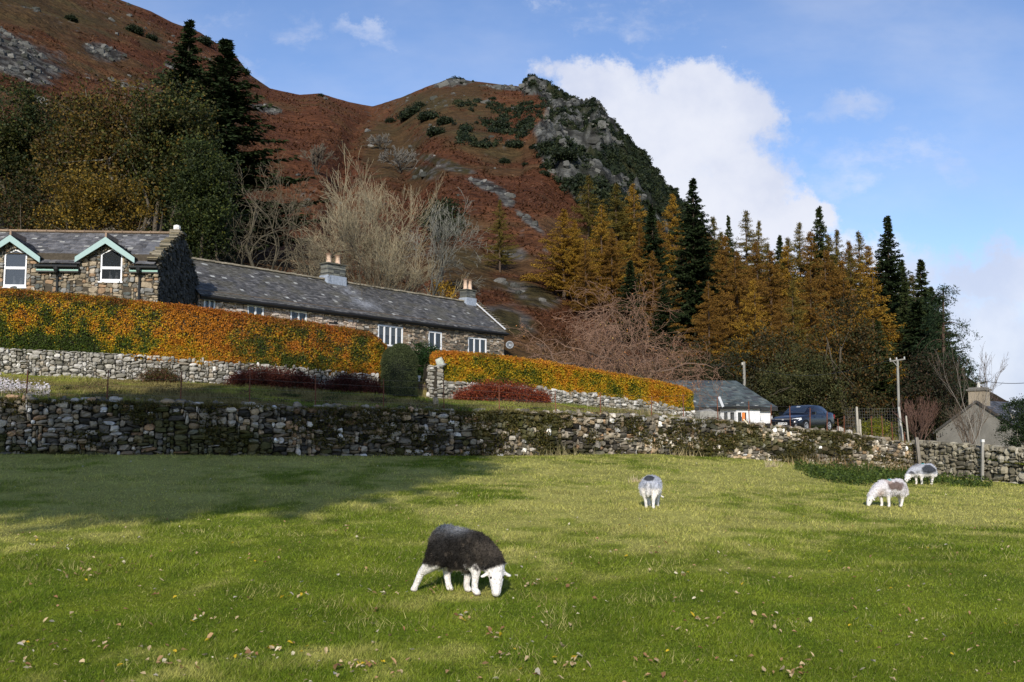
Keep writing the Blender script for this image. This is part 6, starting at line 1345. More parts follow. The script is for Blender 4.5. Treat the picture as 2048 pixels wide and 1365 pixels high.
# ------------------------------------------------------------------ car
def car():
    loc = P(1606, 856, 54.6); loc[2] = P(1600, 864, 54.6)[2]; root = empty('parked_car', loc, 0); root.rotation_euler = (0, R(.8), math.atan2(-.73, -.68))
    tag(root, 'black four-door saloon car parked on the grass above the wall, front facing left', 'car')
    def part(mb, n, m, sm=False, par=root): return mb.build(n, m, par, sm)
    # body: x forward, stations with profile
    X = np.array([2.27, 2.20, 2.0, 1.6, 1.1, .85, .4, 0, -.5, -1.0, -1.4, -1.8, -2.1, -2.25, -2.29])
    top = np.array([.60, .70, .78, .86, .93, .96, .965, .97, .985, 1.0, 1.02, 1.05, 1.06, 1.0, .90]); hw = np.array([.60, .76, .83, .87, .885, .885, .885, .885, .885, .885, .88, .86, .82, .76, .66]); bot = np.array([.30, .24, .2, .18, .17, .17, .17, .17, .17, .17, .17, .2, .24, .3, .4])
    R_ = []
    for x, t, w, b in zip(X, top, hw, bot):
        sec = [(0, b), (w*.8, b), (w*.97, b+.06), (w, b+.22), (w*.995, b+(t-b)*.62), (w*.965, t-.10), (w*.90, t-.035), (w*.72, t), (0, t+.012)]
        R_.append([(x, y, z) for y, z in sec]+[(x, -y, z) for y, z in sec[-2:0:-1]])
    mb = MB(); rows(mb, R_, True, (1, 1, 1)); n = len(R_[0]); mb.add(R_[0], [list(range(n))[::-1]]); mb.add(R_[-1], [list(range(n))]); body = part(mb, 'body', m_carp, True)
    # cabin
    X2 = np.array([1.02, .80, .42, .12, -.3, -.75, -1.2, -1.6, -1.95]); rt = np.array([.955, 1.10, 1.31, 1.41, 1.455, 1.445, 1.38, 1.24, 1.075]); bw = np.array([.62, .72, .78, .80, .81, .81, .80, .76, .66]); rw = np.array([.60, .64, .60, .585, .58, .575, .56, .55, .56])
    R2 = []
    for x, z, b, r in zip(X2, rt, bw, rw):
        sec = [(b, .93), (b*.5+r*.5+.02, .93+(z-.93)*.55), (r+.02, z-.03*(z > 1)), (r*.6, z+.0), (0, z+.012)]; R2.append([(x, y, q) for y, q in sec]+[(x, -y, q) for y, q in sec[-2::-1]])
    mb = MB(); rows(mb, R2, False, (1, 1, 1)); part(mb, 'cabin', m_carp, True)
    def surf(i0, f, side, v):   # point on cabin side, v 0 belt..1 rail
        x = X2[i0]+(X2[i0+1]-X2[i0])*f; z = np.interp(-x, -X2, rt); b = np.interp(-x, -X2, bw); r = np.interp(-x, -X2, rw)
        return x
    def sp(x, v, side, off=.008):
        z = np.interp(-x, -X2, rt); b = np.interp(-x, -X2, bw); r = np.interp(-x, -X2, rw); y = b+(r+.02-b)*v; return (x, side*(y+off), .96+(z-.03-.96)*v)
    mb = MB()
    ws = [[(x, y*w_, z) for w_ in np.linspace(-1, 1, 7)] for x, z, y in ((.98, .985, .58), (.80, 1.105, .60), (.42, 1.318, .555), (.20, 1.405, .53))]
    ws = [[(x+.012, y, z+.02*(1-abs(y)/.6)+.006) for x, y, z in r] for r in ws]; rows(mb, ws, False, (1, 1, 1)); part(mb, 'windscreen', m_carg, True)
    mb = MB(); ws = [[(x-.012, y*w_, z+.012) for w_ in np.linspace(-1, 1, 5)] for x, z, y in ((-1.15, 1.395, .5), (-1.6, 1.245, .5), (-1.85, 1.125, .5))]; rows(mb, ws[::-1], False, (1, 1, 1)); part(mb, 'rear_window', m_carg, True)
    for s in (-1, 1):
        for a, b in ((.78, -.02), (-.12, -.92), (-1.0, -1.5)):
            mb = MB(); xs = np.linspace(a, b, 5); g = [[sp(x, .04, s) for x in xs], [sp(x if a < .7 else min(x, .98-.0), .5, s) for x in xs*1.0], [sp(min(x, .45) if a > .7 else x, .93, s) for x in xs]]; rows(mb, g if s > 0 else g[::-1], False, (1, 1, 1)); part(mb, 'side_window', m_carg, True)
        mb = MB(); box(mb, .62, s*.97, 1.0, .12, .2, .15, (1, 1, 1)); box(mb, .64, s*.88, .95, .06, .1, .05, (1, 1, 1)); part(mb, 'wing_mirror', m_carp)
        mb = MB(); hl = [(2.13, s*.50, .56), (2.02, s*.80, .60), (1.80, s*.872, .66), (1.84, s*.86, .76), (2.10, s*.70, .74), (2.2, s*.50, .70)]; hl = [(x+.035, y*1.015, z) for x, y, z in hl]; c_ = np.mean(hl, 0)+[.05, s*.02, 0]; mb.add(hl+[c_], [[i, (i+1) % 6, 6] if s > 0 else [(i+1) % 6, i, 6] for i in range(6)], (.75, .77, .8)); part(mb, 'headlight', MATS.get('lamp_glass') or mat('lamp_glass', (.72, .75, .78), rough=.15, spec=.9))
        mb = MB(); box(mb, 2.19, s*.62, .36, .08, .28, .10, (.3, .3, .32)); part(mb, 'fog_light', m_metal)
        mb = MB(); box(mb, -2.2, s*.68, .82, .1, .25, .22, (.25, .01, .01)); part(mb, 'tail_light', m_plain)
        for wx in (1.38, -1.32):
            M4 = np.array(Matrix.Translation((wx, s*.80, .315))@Matrix.Rotation(R(90)*s, 4, 'X').inverted())
            w = MB(); lathe(w, [(.20, -.10), (.29, -.105), (.315, -.07), (.315, .07), (.29, .105), (.20, .10)], 26, (1, 1, 1), M4=M4); wh = part(w, 'wheel', m_tyre, True)
            w = MB(); lathe(w, [(.205, .09), (.20, .05), (.03, .04), (0.001, .05)], 20, (.05, .05, .055), M4=M4); lathe(w, [(.21, .10), (.185, .105), (.18, .06)], 24, (.5, .5, .52), M4=M4)
            for k in range(5):
                a = k*2*math.pi/5; q = np.array([[math.cos(a)*r_-math.sin(a)*o_, math.sin(a)*r_+math.cos(a)*o_, z_] for r_, o_, z_ in ((.03, -.03, .10), (.03, .03, .10), (.19, .022, .105), (.19, -.022, .105))]); q = q@M4[:3, :3].T+M4[:3, 3]; w.add(q, [[0, 1, 2, 3]], (.5, .5, .52))
            w.build('rim', m_metal, wh)
            w = MB(); lathe(w, [(.36, .02), (.35, .112), (.33, .114), (.32, .02)], 26, (.004, .004, .004), M4=M4); part(w, 'wheel_arch', m_plain)
        mb = MB(); beam(mb, (1.7, s*.889, .46), (-2.0, s*.886, .48), .02, .045, (.02, .02, .025)); part(mb, 'side_moulding', m_plain)
        for x in (.3, -.62): m2 = MB(); box(m2, x, s*.892, .80, .16, .02, .03, (.02, .02, .03)); part(m2, 'door_handle', m_plain)
    mb = MB(); box(mb, 2.215, 0, .60, .05, .86, .17, (.01, .01, .011)); 
    for k in range(11): box(mb, 2.245, -.4+k*.08, .60, .015, .012, .15, (.05, .05, .055))
    box(mb, 2.24, 0, .695, .04, .92, .022, (.35, .35, .37)); box(mb, 2.25, 0, .655, .03, .10, .05, (.4, .4, .42)); part(mb, 'grille', m_plain)
    mb = MB(); box(mb, 2.27, 0, .33, .04, 1.0, .12, (.012, .012, .013)); part(mb, 'bumper_vent', m_plain)
    mb = MB(); box(mb, 2.292, .0, .455, .012, .52, .112, (.8, .8, .8)); pl = part(mb, 'number_plate', m_plain)
    cu = bpy.data.curves.new('plate_text', 'FONT'); cu.body = 'CE03 MCM'; cu.size = .098; cu.align_x = 'CENTER'; cu.align_y = 'CENTER'; cu.extrude = .001; cu.offset = .0015
    to = bpy.data.objects.new('tmp_text', cu); COL.objects.link(to); me = bpy.data.meshes.new_from_object(to.evaluated_get(bpy.context.evaluated_depsgraph_get())); bpy.data.objects.remove(to)
    me.materials.clear(); me.materials.append(m_dark); t = bpy.data.objects.new('plate_lettering', me); COL.objects.link(t); t.parent = pl; t.location = (2.3, 0, .455); t.rotation_euler = (R(90), 0, R(90))
    mb = MB(); q = [(.44, .10, 1.325), (.44, -.12, 1.325), (.36, -.12, 1.365), (.36, .10, 1.365)]; mb.add([(x+.03, y-.0, z+.012) for x, y, z in q], [[0, 1, 2, 3]], (.5, .56, .6)); part(mb, 'windscreen_sticker', m_plain)
car()
# ------------------------------------------------------------------ fences and posts
fen = empty('wire_fence', kpts(K0, [889], 0)[0]); FO = Vector(fen.location); tag(fen, 'line of thin rusty iron fence posts with wire along the top of the retaining wall', 'fence')
PO = [(-230, 0, 736), (-90, 0, 738), (53, -3, 740), (214, -3, 741), (362, -1, 744), (500, 0, 740), (632, 1, 750), (768, 1, 758), (889, 2, 762), (999, 1, 770), (1112, 2, 782), (1201, 1, 785), (1302, -1, 793), (1366, 0, 789), (1435, 1, 794), (1497, 0, 803), (1539, -3, 810), (1579, 0, 812), (1617, -3, 816), (1651, -3, 824), (1675, 0, 838), (1685, -3, 832), (1741, -1, 833), (1763, 0, 832), (1782, -1, 845), (1807, -1, 865)]
tops = []
for i, (x, ln, yt) in enumerate(PO):
    b = kpts(K0, [x], 0, .22)[0]; t = P(x-ln, yt, b[1]); tops.append((b, t)); mb = MB(); up = t-b
    beam(mb, b-[0, 0, .3], t, .028, .028, (1, 1, 1), up=(0, 1, 0)); beam(mb, b-[0, 0, .3]+[.012, -.016, 0], t+[.012, -.016, 0], .006, .034, (1, 1, 1), up=(0, 1, 0))
    mb.build('post', m_rust, fen).location = -FO
for f_ in (.25, .5, .75, .95):
    mb = MB(); pts = []
    for (b, t) in tops: pts.append(b+(t-b)*f_+[0, -.02, 0])
    tube(mb, pts, .0035, 3, (1, 1, 1)); mb.build('wire', m_wire, fen).location = -FO
# wood-post netting fence behind the car
nf = empty('netting_fence', treeat(1713, 0, 49.5)); NO = Vector(nf.location); tag(nf, 'grey wire netting stretched between pale wooden posts, behind and right of the car', 'fence')
def woodpost(px, yt, yb, Y, w=.10, lean=0, parent=None, col=(.36, .33, .28), name='post'):
    b = P(px+lean, yb, Y); b[2] = min(b[2], gz(b[0], b[1])+.3)-.25; t = P(px, yt, Y); mb = MB(); beam(mb, b, t, w, w, np.array(col), up=(0, 1, 0)); beam(mb, t, t+(t-b)/np.linalg.norm(t-b)*.03, w*.7, w*.7, np.array(col)*.9, up=(0, 1, 0))
    return mb, b, t
for (x, yt, yb, ln) in ((1713, 815, 876, 3), (1719, 840, 872, 2)):
    mb, b, t = woodpost(x, yt, yb, 49.5, .10, ln); mb.build('post', m_wood, nf).location = -NO
mb = MB(); x0, x1 = P(1690, 818, 52), P(1800, 818, 50); 
for k in range(9): z_ = P(1700, 818+k*6.2, 51)[2]; a, b = x0.copy(), x1.copy(); a[2] = z_+.05; b[2] = z_; tube(mb, [a, (a+b)/2-[0, 0, .02], b], .006, 3, (1, 1, 1))
for k in range(23): f_ = k/22; a = x0*(1-f_)+x1*f_; tube(mb, [[a[0], a[1], P(1700, 818, 51)[2]+.02], [a[0]+.02, a[1], P(1700, 870, 51)[2]]], .005, 3, (1, 1, 1))
mb.build('netting', m_wire, nf).location = -NO
mb, b, t = woodpost(1812, 833, 880, 49, .07, 5); tag(mb.build('stake', m_wood, None, False, origin=b), 'thin pale leaning stake just right of the telegraph pole', 'post')
mb, b, t = woodpost(1797, 815, 872, 50, .10, 8, col=(.42, .41, .38)); tag(mb.build('fence_post', m_wood, None, False, origin=b), 'pale wooden post leaning beside the foot of the telegraph pole', 'post')
mb, b, t = woodpost(1833, 876, 945, 45.6, .13, 9, col=(.22, .20, .17)); tag(mb.build('fence_post', m_wood, None, False, origin=b), 'dark weathered wooden post leaning at the joint of the two stone walls', 'post')
mb, b, t = woodpost(1965, 882, 957, 42.2, .10, -1, col=(.30, .29, .26)); beam(mb, t-[0, 0, .06], t+[0, 0, .06], .13, .13, (.6, .6, .58), up=(0, 1, 0)); tag(mb.build('fence_post', m_wood, None, False, origin=b), 'upright wooden post with a white top in front of the right boundary wall', 'post')
# telegraph poles
def pole(px, yt, yb, Y, w, cross, label, lean=0):
    b = P(px+lean, yb, Y); b[2] = gz(b[0], b[1])-.2; t = P(px, yt, Y); root = empty('telegraph_pole', b); mb = MB(); tube(mb, [b*0, t-b], [w*1.15, w*.85], 10, (.26, .25, .22), cap=True); mb.build('pole', m_wood, root, True); d = t-b
    if cross:
        mb = MB(); beam(mb, d+[-.42, 0, -.08], d+[.40, 0, .04], .07, .07, (.2, .19, .17)); mb.build('crossarm', m_wood, root)
        mb = MB(); beam(mb, d+[-.25, -.06, -.1], d+[0, -.06, -.4], .03, .03, (.25, .24, .22)); mb.build('brace', m_wood, root)
        for x in (-.38, -.05, .36):
            mb = MB(); lathe(mb, [(.03, 0), (.045, .04), (.03, .07), (.045, .1), (.0, .14)], 8, (.5, .5, .48), centre=d+[x, 0, .0+.09*x]); mb.build('insulator', m_plain, root)
    else:
        mb = MB(); box(mb, *(d+[-.12, 0, -.15]), .18, .12, .2, (.4, .38, .33)); mb.build('terminal_box', m_plain, root)
    tag(root, label, 'telegraph pole'); return t
t1 = pole(1795, 720, 868, 52, .07, True, 'tall pale telegraph pole with a crossarm right of the car', 4)
t2 = pole(1488, 724, 775, 81, .13, False, 'short wooden telegraph pole rising behind the bungalow roof')
def cable(a, b, sag, r, label):
    a = np.asarray(a, float); b = np.asarray(b, float); t = np.linspace(0, 1, 16)[:, None]; p = a+(b-a)*t; p[:, 2] -= sag*4*(t*(1-t))[:, 0]; mb = MB(); tube(mb, p, r, 4, (.03, .03, .03)); tag(mb.build('cable', m_plain, None, False, origin=a), label, 'cable')
cable(t2+[0, 0, -.15], P(1415, 727, 82), .25, .02, 'thin cable running left from the short telegraph pole')
cable(t2+[0, 0, -.15], t1+[-.38, 0, .0], .9, .011, 'thin cable between the two telegraph poles')
cable(P(1965, 762, 60), P(2160, 746, 45), .3, .016, 'single wire crossing the sky at the right edge')
# garden gate and white post by the yew
g0 = kpts(K1, [837], -.05, .2)[0]; g1_ = kpts(K1, [856], -.05, .2)[0]; gate = empty('garden_gate', g0); tag(gate, 'narrow dark wooden gate between the yew dome and the stone gate pillar', 'gate'); d = g1_-g0
mb = MB()
for f_ in np.linspace(.1, .9, 5): box(mb, *(d*f_+[0, 0, .3]), .035, .03, .55, (.08, .06, .05))
mb.build('bars', m_wood, gate); mb = MB(); beam(mb, [0, 0, .5], d+[0, 0, .5], .03, .05, (.09, .07, .055)); beam(mb, [0, 0, .12], d+[0, 0, .12], .03, .05, (.09, .07, .055)); mb.build('rail', m_wood, gate)
mb = MB(); box(mb, *(d+[0, 0, .42]), .11, .11, .9, (.03, .027, .025)); mb.build('gate_post', m_wood, gate)
b = kpts(K1, [837.5], 0, .5)[0]; mb = MB(); tube(mb, [b*0, [0, 0, .75]], [.05, .045], 8, (.75, .75, .72), cap=True); box(mb, 0, 0, .8, .13, .13, .10, (.8, .8, .78)); lathe(mb, [(.09, .12), (.12, .2), (.07, .27), (.0, .28)], 10, (.72, .74, .68)); tag(mb.build('white_post', m_plain, None, False, origin=(0, 0, 0)), 'small white garden post beside the yew dome at the gate', 'post'); COL.objects['white_post'].location = Vector(b)
b = kpts(K2, [752], .0, .5)[0]; b[2] = P(752, 750, b[1])[2]; mb = MB(); box(mb, 0, 0, .06, .2, .12, .1, (.78, .8, .82)); box(mb, .02, 0, .17, .3, .16, .06, (.7, .72, .75), rz=.2); box(mb, -.08, 0, -.1, .05, .05, .3, (.1, .1, .1)); tag(mb.build('letter_box', m_plain, None, False, origin=(0, 0, 0)), 'small white box in the shade between the left hedge end and the yew dome', 'box'); COL.objects['letter_box'].location = Vector(b)
# pale plank stuck up against a fence post
a = P(1446, 814, 40.6); b = P(1438, 794, 40.5); mb = MB(); beam(mb, a, b, .10, .03, (.55, .57, .62), up=(0, 1, 0)); tag(mb.build('pale_board', m_plain, None, False, origin=a), 'narrow pale board tied to the rusty post in front of the bungalow roof', 'board')
a = P(1487, 840, 41.4); b = P(1496, 849, 41.2); mb = MB(); beam(mb, a+[0, 0, .02], b, .05, .04, (.6, .52, .36), up=(0, 1, 0)); tag(mb.build('broken_stick', m_wood, None, False, origin=a), 'short pale broken stick lying on the wall top below the white porch', 'stick')
# loose stones
nr = np.random.default_rng(91)
def rock(px, py, K, w, h, col, label, n=1, Yv=None, name='boulder'):
    p = shit(px, py) if K is None else (kpts(K, [px], 0, Yv or 0)[0]); mb = MB(); N = n; off = nr.normal(0, w*.35, (N, 3))*[1, .5, 0]; off[:, 2] = np.abs(nr.normal(0, h*.5, N)) if N > 1 else h*.25; s = nr.uniform(.5, .9, N) if N > 1 else np.ones(1)
    for k in range(N):
        T_ = ST_S*1.25*.7+ST_B*.3+nr.normal(0, .06, (26, 3)); mb.add(T_*[w*s[k]*(1 if N == 1 else .6), w*.7*s[k], h*s[k]]+off[k], ST_F, np.array(col)*nr.uniform(.8, 1.2))
    o = mb.build(name, m_stone); o.location = Vector(p); return tag(o, label, 'stone')
rock(1893, 950, None, .62, .42, (.42, .33, .27), 'pinkish boulder at the foot of the right wall beside the farthest sheep')
rock(1427, 0, K0, .95, .75, (.26, .25, .22), 'rounded grey boulder on the terrace below the bungalow roof', Yv=3.6)
rock(1119, 0, K0, .32, .22, (.45, .40, .32), 'small tan stone on the terrace grass below the orange hedge', Yv=.8)
rock(1052, 0, K0, .34, .2, (.38, .37, .34), 'small pale stone on the terrace below the red shrub', Yv=1.2)
rock(866, 0, K0, .36, .3, (.42, .34, .22), 'pale tan stones with dead stalks on the wall top below the gate pillar', 4, Yv=.5, name='stone_pile')
rock(1690, 0, K0, .5, .4, (.42, .39, .34), 'heap of pale stones on the wall top behind the rear of the car', 8, Yv=2.6, name='stone_pile')
rock(375, 0, K0, .28, .18, (.45, .46, .46), 'single pale grey stone on the bank beside the third fence post', Yv=.9)
rock(276, 0, K0, .3, .2, (.36, .33, .28), 'brownish stone on the bank between the second and third fence posts', Yv=.5)
# ------------------------------------------------------------------ grass, weeds, leaves
rng = np.random.default_rng(300)
N = 720000; t = rng.uniform(-.67, .67, N); yw_ = kt(KB, t)[0]; iv = rng.uniform(0, 1, N); Y = 1/(1/4.9+(1/(yw_+.05)-1/4.9)*iv**.88); X = t*Y; Z = fieldz(t, Y)
c = grasscol(X, Y); a1 = fbm(X*1.3, Y*1.0, 4, 3, 55); c = c*(.8+.5*a1)[:, None]
rd = rng.random(N); far = ss(8, 22, Y); c = mixc(c, (.36, .33, .13), (rd < .07+.14*far)*.8); c = mixc(c, (.045, .095, .012), ((rd > .72) & (rd < .95))*.6*(1-.5*far)); c = c*rng.uniform(.65, 1.4, N)[:, None]
tuft = ss(.5, .75, fbm(X*1.7, Y*1.7, 9, 3, 66)); h = (.021+.0011*Y)*(.7+.9*tuft)*rng.uniform(.6, 1.5, N); w = .0042*np.maximum(1, Y/7.5)*rng.uniform(.8, 1.6, N)
mb = MB(); blades(mb, np.column_stack([X, Y, Z-.004]), h, w, c, rng, .65, (.15, .0))
for (n1, hh_, sp_, cl) in ((90, .085, .14, (.42, .38, .14)), (190, .075, .16, (.15, .21, .02)), (30, .12, .12, (.30, .27, .09))):
    t1_ = rng.uniform(-.56, .56, n1); yb_ = kt(KB, t1_)[0]; Y1_ = 1/(1/6.5+(1/(yb_-.6)-1/6.5)*rng.random(n1)**.6); m_ = 34; X1 = np.repeat(t1_*Y1_, m_)+rng.normal(0, sp_, n1*m_); Y1 = np.repeat(Y1_, m_)+rng.normal(0, sp_, n1*m_); Y1 = np.minimum(Y1, kt(KB, X1/Y1)[0]-.03)
    blades(mb, np.column_stack([X1, Y1, fieldz(X1/Y1, Y1)]), hh_*rng.uniform(.4, 1.1, n1*m_), .0045*np.maximum(1, Y1/7.5), np.array(cl)*rng.uniform(.6, 1.4, n1*m_)[:, None], rng, .6)
tag(mb.build('field_grass', m_grass), 'short green and straw-coloured pasture grass covering the field', 'grass', kind='stuff')
# terrace grass
N = 150000; t = rng.uniform(-.56, .56, N); ya, yb = kt(K0, t)[0], kt(K1, t)[0]; f_ = rng.random(N)**1.25; Y = ya+.02+(yb-ya+2*(t > .2))*f_; X = t*Y; Z = ground(X, Y)
c = terrcol(X, Y, Z)*rng.uniform(.6, 1.5, N)[:, None]; k = fbm(X*.8, Y*1.2, 2, 3, 15); c = mixc(c, (.34, .28, .12), (rng.random(N) < .12+.3*ss(.5, .7, k))*.8); c = mixc(c, (.07, .05, .025), (rng.random(N) < .25*ss(.55, .7, fbm(X*.6+4, Y*.9, 5, 3, 25)))*.8)
h = (.05+.08*(1-f_)**3+.08*ss(.5, .7, k))*rng.uniform(.5, 1.4, N)*(1-.55*ss(.12, .2, t)); mb = MB(); blades(mb, np.column_stack([X, Y, Z-.01]), h, .022, c, rng, .5)
# fringe hanging over the wall
N = 60000; t = rng.uniform(-.56, .405, N); ya = kt(K0, t)[0]; Y = ya+rng.uniform(-.10, .22, N); X = t*Y; k = fbm(X*.7, 0, 3, 3, 44); Z = kt(K0, t)[1]+rng.uniform(-.06, .02, N)-.04+.06*k
c = mixc((.085, .085, .018), (.26, .22, .08), ss(.3, .75, rng.random(N)*.7+k*.5)); c = mixc(c, (.06, .045, .02), (rng.random(N) < .25)*1.0); h = rng.uniform(.03, .11, N)*(.3+1.3*k)
b_ = np.column_stack([X, Y, Z]); blades(mb, b_, h, .024, c*rng.uniform(.6, 1.3, N)[:, None], rng, .6, (0, -.5))
tag(mb.build('bank_grass', m_grass), 'rough grass on the bank and fringing the top of the retaining wall', 'grass', kind='stuff')
# moss, ivy and turf clinging to the wall face
N = 52000; s_ = rng.uniform(0, ret_L, N); pp_, aa_ = ret_f(s_); hh = rng.random(N)**.8*pp_[:, 3]; px_, _q = pix(pp_[:, 0], pp_[:, 1], pp_[:, 2]); den = fbm(s_*.9, hh*1.6, 1, 4, 88)+.05*ss(1080, 1500, px_)+.05*(hh/pp_[:, 3])**3-.05*ss(500, 0, px_)+rng.normal(0, .03, N); kp = den > .60
p_ = pp_[kp]; q_ = np.column_stack([p_[:, 0], p_[:, 1], p_[:, 2]+hh[kp]])+np.column_stack([aa_[kp, 1], -aa_[kp, 0], 0*hh[kp]])*rng.uniform(.06, .22, kp.sum())[:, None]; n_ = len(q_)
mb = MB(); leaves(mb, q_, .085, pick(rng, n_, [(.065, .060, .012), (.10, .085, .018), (.04, .04, .010), (.12, .09, .03)], [3, 2, 3, 1]), rng, .55); tag(mb.build('wall_moss', m_leaf), 'patches of brown-green moss and ivy clinging to the retaining wall', 'moss', kind='stuff')
# nettles and docks at the wall foot on the right
def shit_v(px, py):
    a = (px-1024)/F; b = (682.5-py)/F; dy = CP-b*SP; sl = (SP+b*CP)/dy; t = a/dy; Y = np.full(len(px), 20.0)
    for _ in range(25): Y = np.clip((fieldz(t, Y)-CZ)/sl, 4, 60)*.5+Y*.5
    return t*Y, Y
N = 26000; x_ = rng.uniform(1590, 1985, N); y_ = rng.uniform(925, 975, N); ln = np.interp(x_, [1590, 1650, 1750, 1850, 1990], [938, 948, 955, 962, 975]); wd_ = np.interp(x_, [1590, 1640, 1720, 1830, 1900, 1990], [4, 16, 20, 12, 5, 3]); X, Y = shit_v(x_, y_); nn2 = fbm(X*1.1, Y*.7, 3, 3, 31)
kp = (np.abs(y_-ln) < wd_*(.1+1.7*nn2)*rng.uniform(.4, 1.25, N)) & (Y < kt(KB, X/Y)[0]); X, Y = X[kp], Y[kp]; nn2 = nn2[kp]; n_ = len(X); hz_ = rng.random(n_)*(.04+.65*np.clip(nn2-.25, 0, 1))
mb = MB(); leaves(mb, np.column_stack([X, Y, fieldz(X/Y, Y)+hz_]), .11, pick(rng, n_, [(.055, .085, .013), (.085, .12, .02), (.03, .05, .009)], [2, 1.5, 1.5]), rng, .5)
tag(mb.build('nettle_bed', m_leaf), 'dark green nettles and docks growing along the foot of the wall on the right', 'weeds', kind='stuff')
mb = MB()
TS = [(1620, 930, 40, 90, .6, (.36, .27, .13)), (1640, 928, 30, 60, .7, (.30, .2, .1)), (1780, 945, 70, 260, .7, (.36, .28, .14)), (1740, 935, 40, 80, .7, (.3, .22, .11)), (1545, 935, 16, 60, .5, (.5, .42, .26)), (1275, 965, 14, 50, .22, (.55, .45, .3)), (1830, 950, 20, 50, .7, (.3, .22, .11)), (1350, 905, 40, 50, .45, (.4, .33, .18)), (1100, 905, 60, 40, .5, (.35, .3, .16)), (590, 905, 60, 26, .5, (.2, .18, .1)), (905, 900, 60, 30, .55, (.3, .25, .13)), (60, 905, 80, 30, .35, (.3, .24, .13)), (1755, 925, 6, 10, 1.0, (.5, .42, .3)), (1600, 925, 30, 60, .4, (.34, .3, .16))]
for (x, y, sx_, n_, hh_, cl) in TS:
    xx = rng.normal(x, sx_*.5, n_); X, Y = shit_v(xx, np.full(n_, float(y))); Y = np.minimum(Y, kt(KB, X/Y)[0]-.12); b_ = np.column_stack([X, Y, fieldz(X/Y, Y)]); blades(mb, b_, rng.uniform(.4, 1, n_)*hh_, .022, np.array(cl)*rng.uniform(.7, 1.3, n_)[:, None], rng, .32)
tag(mb.build('dry_stalks', m_grass), 'tufts of dry straw-coloured grass stalks standing against the foot of the wall', 'grass', kind='stuff')
# dead stalks on the terrace
mb = MB()
for (x, w_, n_, hh_, dy) in ((1280, 40, 240, .55, 1.2), (1330, 60, 160, .4, 1.0), (1500, 70, 160, .35, .8), (1180, 60, 100, .35, .5), (870, 18, 60, .5, .4), (980, 30, 40, .3, .3), (300, 60, 80, .3, .4), (700, 60, 80, .35, .4), (820, 24, 90, .4, .6), (1700, 40, 120, .4, .7), (1790, 40, 120, .45, .6), (40, 90, 120, .3, 1.2)):
    xx = rng.normal(x, w_*.5, n_); b_ = kpts(K0, xx, 0, dy*rng.uniform(.3, 1.5, n_)); b_[:, 2] = ground(b_[:, 0], b_[:, 1]); blades(mb, b_, rng.uniform(.4, 1, n_)*hh_, .022, pick(rng, n_, [(.34, .28, .15), (.2, .14, .07), (.16, .15, .05)], [2, 1, 1]), rng, .35)
tag(mb.build('bank_stalks', m_grass), 'dry brown and tan plant stalks standing on the bank above the wall', 'grass', kind='stuff')
# low weeds on the bank
mb = MB(); nb = 110; xb = np.r_[rng.uniform(-60, 900, 80), rng.uniform(900, 1700, 30)]; bb_ = kpts(K0, xb, 0, 0); dy_ = rng.uniform(.1, 1, nb)**1.5*np.interp(xb, [0, 900, 1700], [5, 4, 3]); bb_ = np.column_stack([bb_[:, 0]*(bb_[:, 1]+dy_)/bb_[:, 1], bb_[:, 1]+dy_]); bz = ground(bb_[:, 0], bb_[:, 1]); m_ = 90; rb = rng.uniform(.12, .42, nb)
c = np.repeat(np.column_stack([bb_, bz]), m_, 0)+np.abs(rng.normal(0, 1, (nb*m_, 3)))*rng.choice([-1, 1], (nb*m_, 3))*np.repeat(rb, m_)[:, None]*[.6, .4, 0]+np.column_stack([np.zeros(nb*m_)]*2+[rng.random(nb*m_)*np.repeat(rb, m_)*.55])
leaves(mb, c, .06, np.repeat(pick(rng, nb, [(.06, .075, .02), (.09, .05, .03), (.14, .10, .045), (.05, .04, .02)], [3, 2, 2, 2]), m_, 0)*rng.uniform(.6, 1.4, nb*m_)[:, None], rng, .5)
tag(mb.build('bank_weeds', m_leaf), 'low brown and green weeds scattered over the grass bank', 'weeds', kind='stuff')
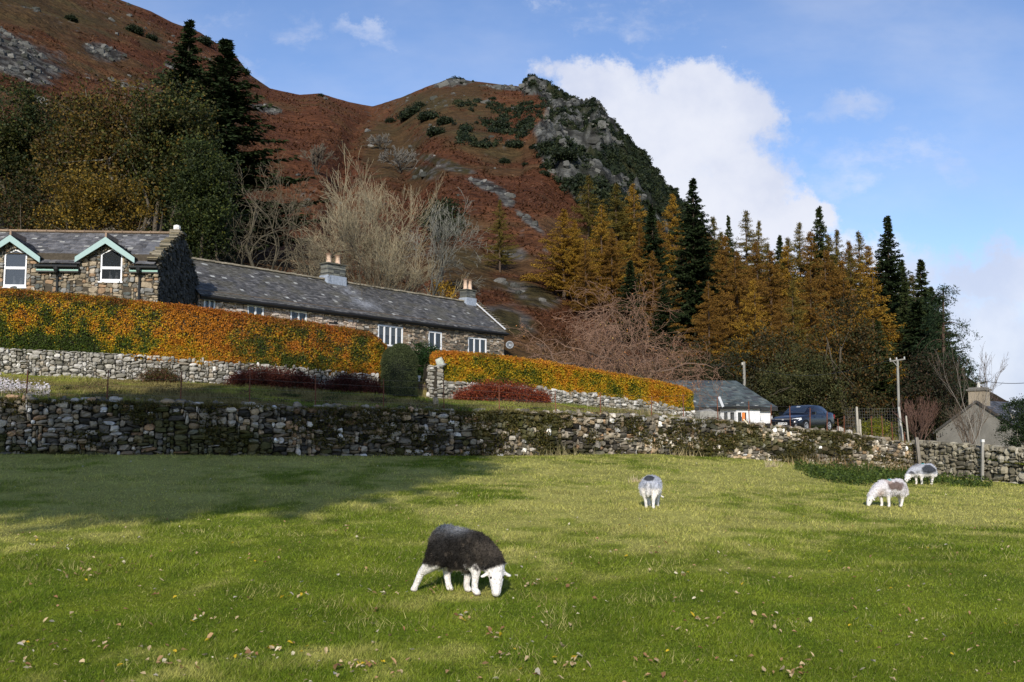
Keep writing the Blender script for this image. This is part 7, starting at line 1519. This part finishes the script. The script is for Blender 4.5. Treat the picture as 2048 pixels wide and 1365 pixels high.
# white gravel spill on the left bank
N = 2600; x_ = rng.uniform(-180, 100, N); py_ = 772+.10*x_*0+rng.normal(0, 7, N)-np.where(x_ < 0, 2, 0)+.12*np.maximum(x_, 0); t = (x_-1024)/F; a_ = kt(K0, t); b__ = kt(K1, t); fr = np.clip((py_-748)/(800-748), .05, .95); Y = b__[0]+(a_[0]-b__[0])*fr; X = t*Y; cn = np.column_stack([X, Y, ground(X, Y)+.02]); nr = np.random.default_rng(7)
mb = MB(); stones(mb, cn, np.tile([1., 0, 0], (N, 1)), np.tile([0, 1., 0], (N, 1)), np.tile([0, 0, 1.], (N, 1)), nr.uniform(.03, .10, N), nr.uniform(.03, .10, N), nr.uniform(.03, .07, N), pick(nr, N, [(.55, .52, .54), (.42, .38, .38), (.3, .26, .24)], [2, 2, 1]), nr); tag(mb.build('gravel_spill', m_stone), 'spill of whitish gravel on the bank at the left edge', 'gravel', kind='stuff')
# fallen leaves on the grass
N = 950; t = rng.uniform(-.57, .57, N); iv = rng.uniform(0, 1, N)**1.15; yw_ = kt(KB, t)[0]; Y = 1/(1/5.2+(1/(yw_-1)-1/5.2)*iv); X = t*Y
cx = rng.uniform(-.5, .5, 46); cy = rng.uniform(.04, .17, 46); k = rng.integers(0, 46, 300); t2 = cx[k]+rng.normal(0, .012, 300); Y2 = 1/(cy[k]+rng.normal(0, .0018, 300)); X = np.r_[X, t2*Y2]; Y = np.r_[Y, Y2]; N = len(X)
mb = MB(); col = pick(rng, N, [(.55, .42, .24), (.42, .26, .13), (.62, .55, .38), (.60, .42, .03), (.28, .15, .07), (.5, .45, .36)], [4, 3.4, 1.6, 1.1, 1.8, .8]); b_ = np.column_stack([X, Y, fieldz(X/Y, Y)+.022+.0008*Y]); sz = rng.uniform(.022, .052, N)*(1+.012*Y)
for i in range(N):
    a = rng.uniform(0, 6.28); s = sz[i]; up = rng.normal(0, .35, 2); ca, sa = math.cos(a), math.sin(a); pts = []
    for (u, v, q) in ((-.5, 0, .05), (-.25, .26, .22), (.1, .32, .26), (.5, .0, .10), (.12, -.30, .24), (-.2, -.27, .2), (0, 0, 0)): pts.append((b_[i, 0]+s*(u*ca-v*sa), b_[i, 1]+s*(u*sa+v*ca), b_[i, 2]+s*(q*rng.uniform(.3, 1.6)+up[0]*u+up[1]*v)))
    mb.add(pts, [[j, (j+1) % 6, 6] for j in range(6)], col[i])
tag(mb.build('fallen_leaves', m_leaf), 'scattered fallen tan, brown and yellow leaves lying on the field grass', 'leaves', kind='stuff')
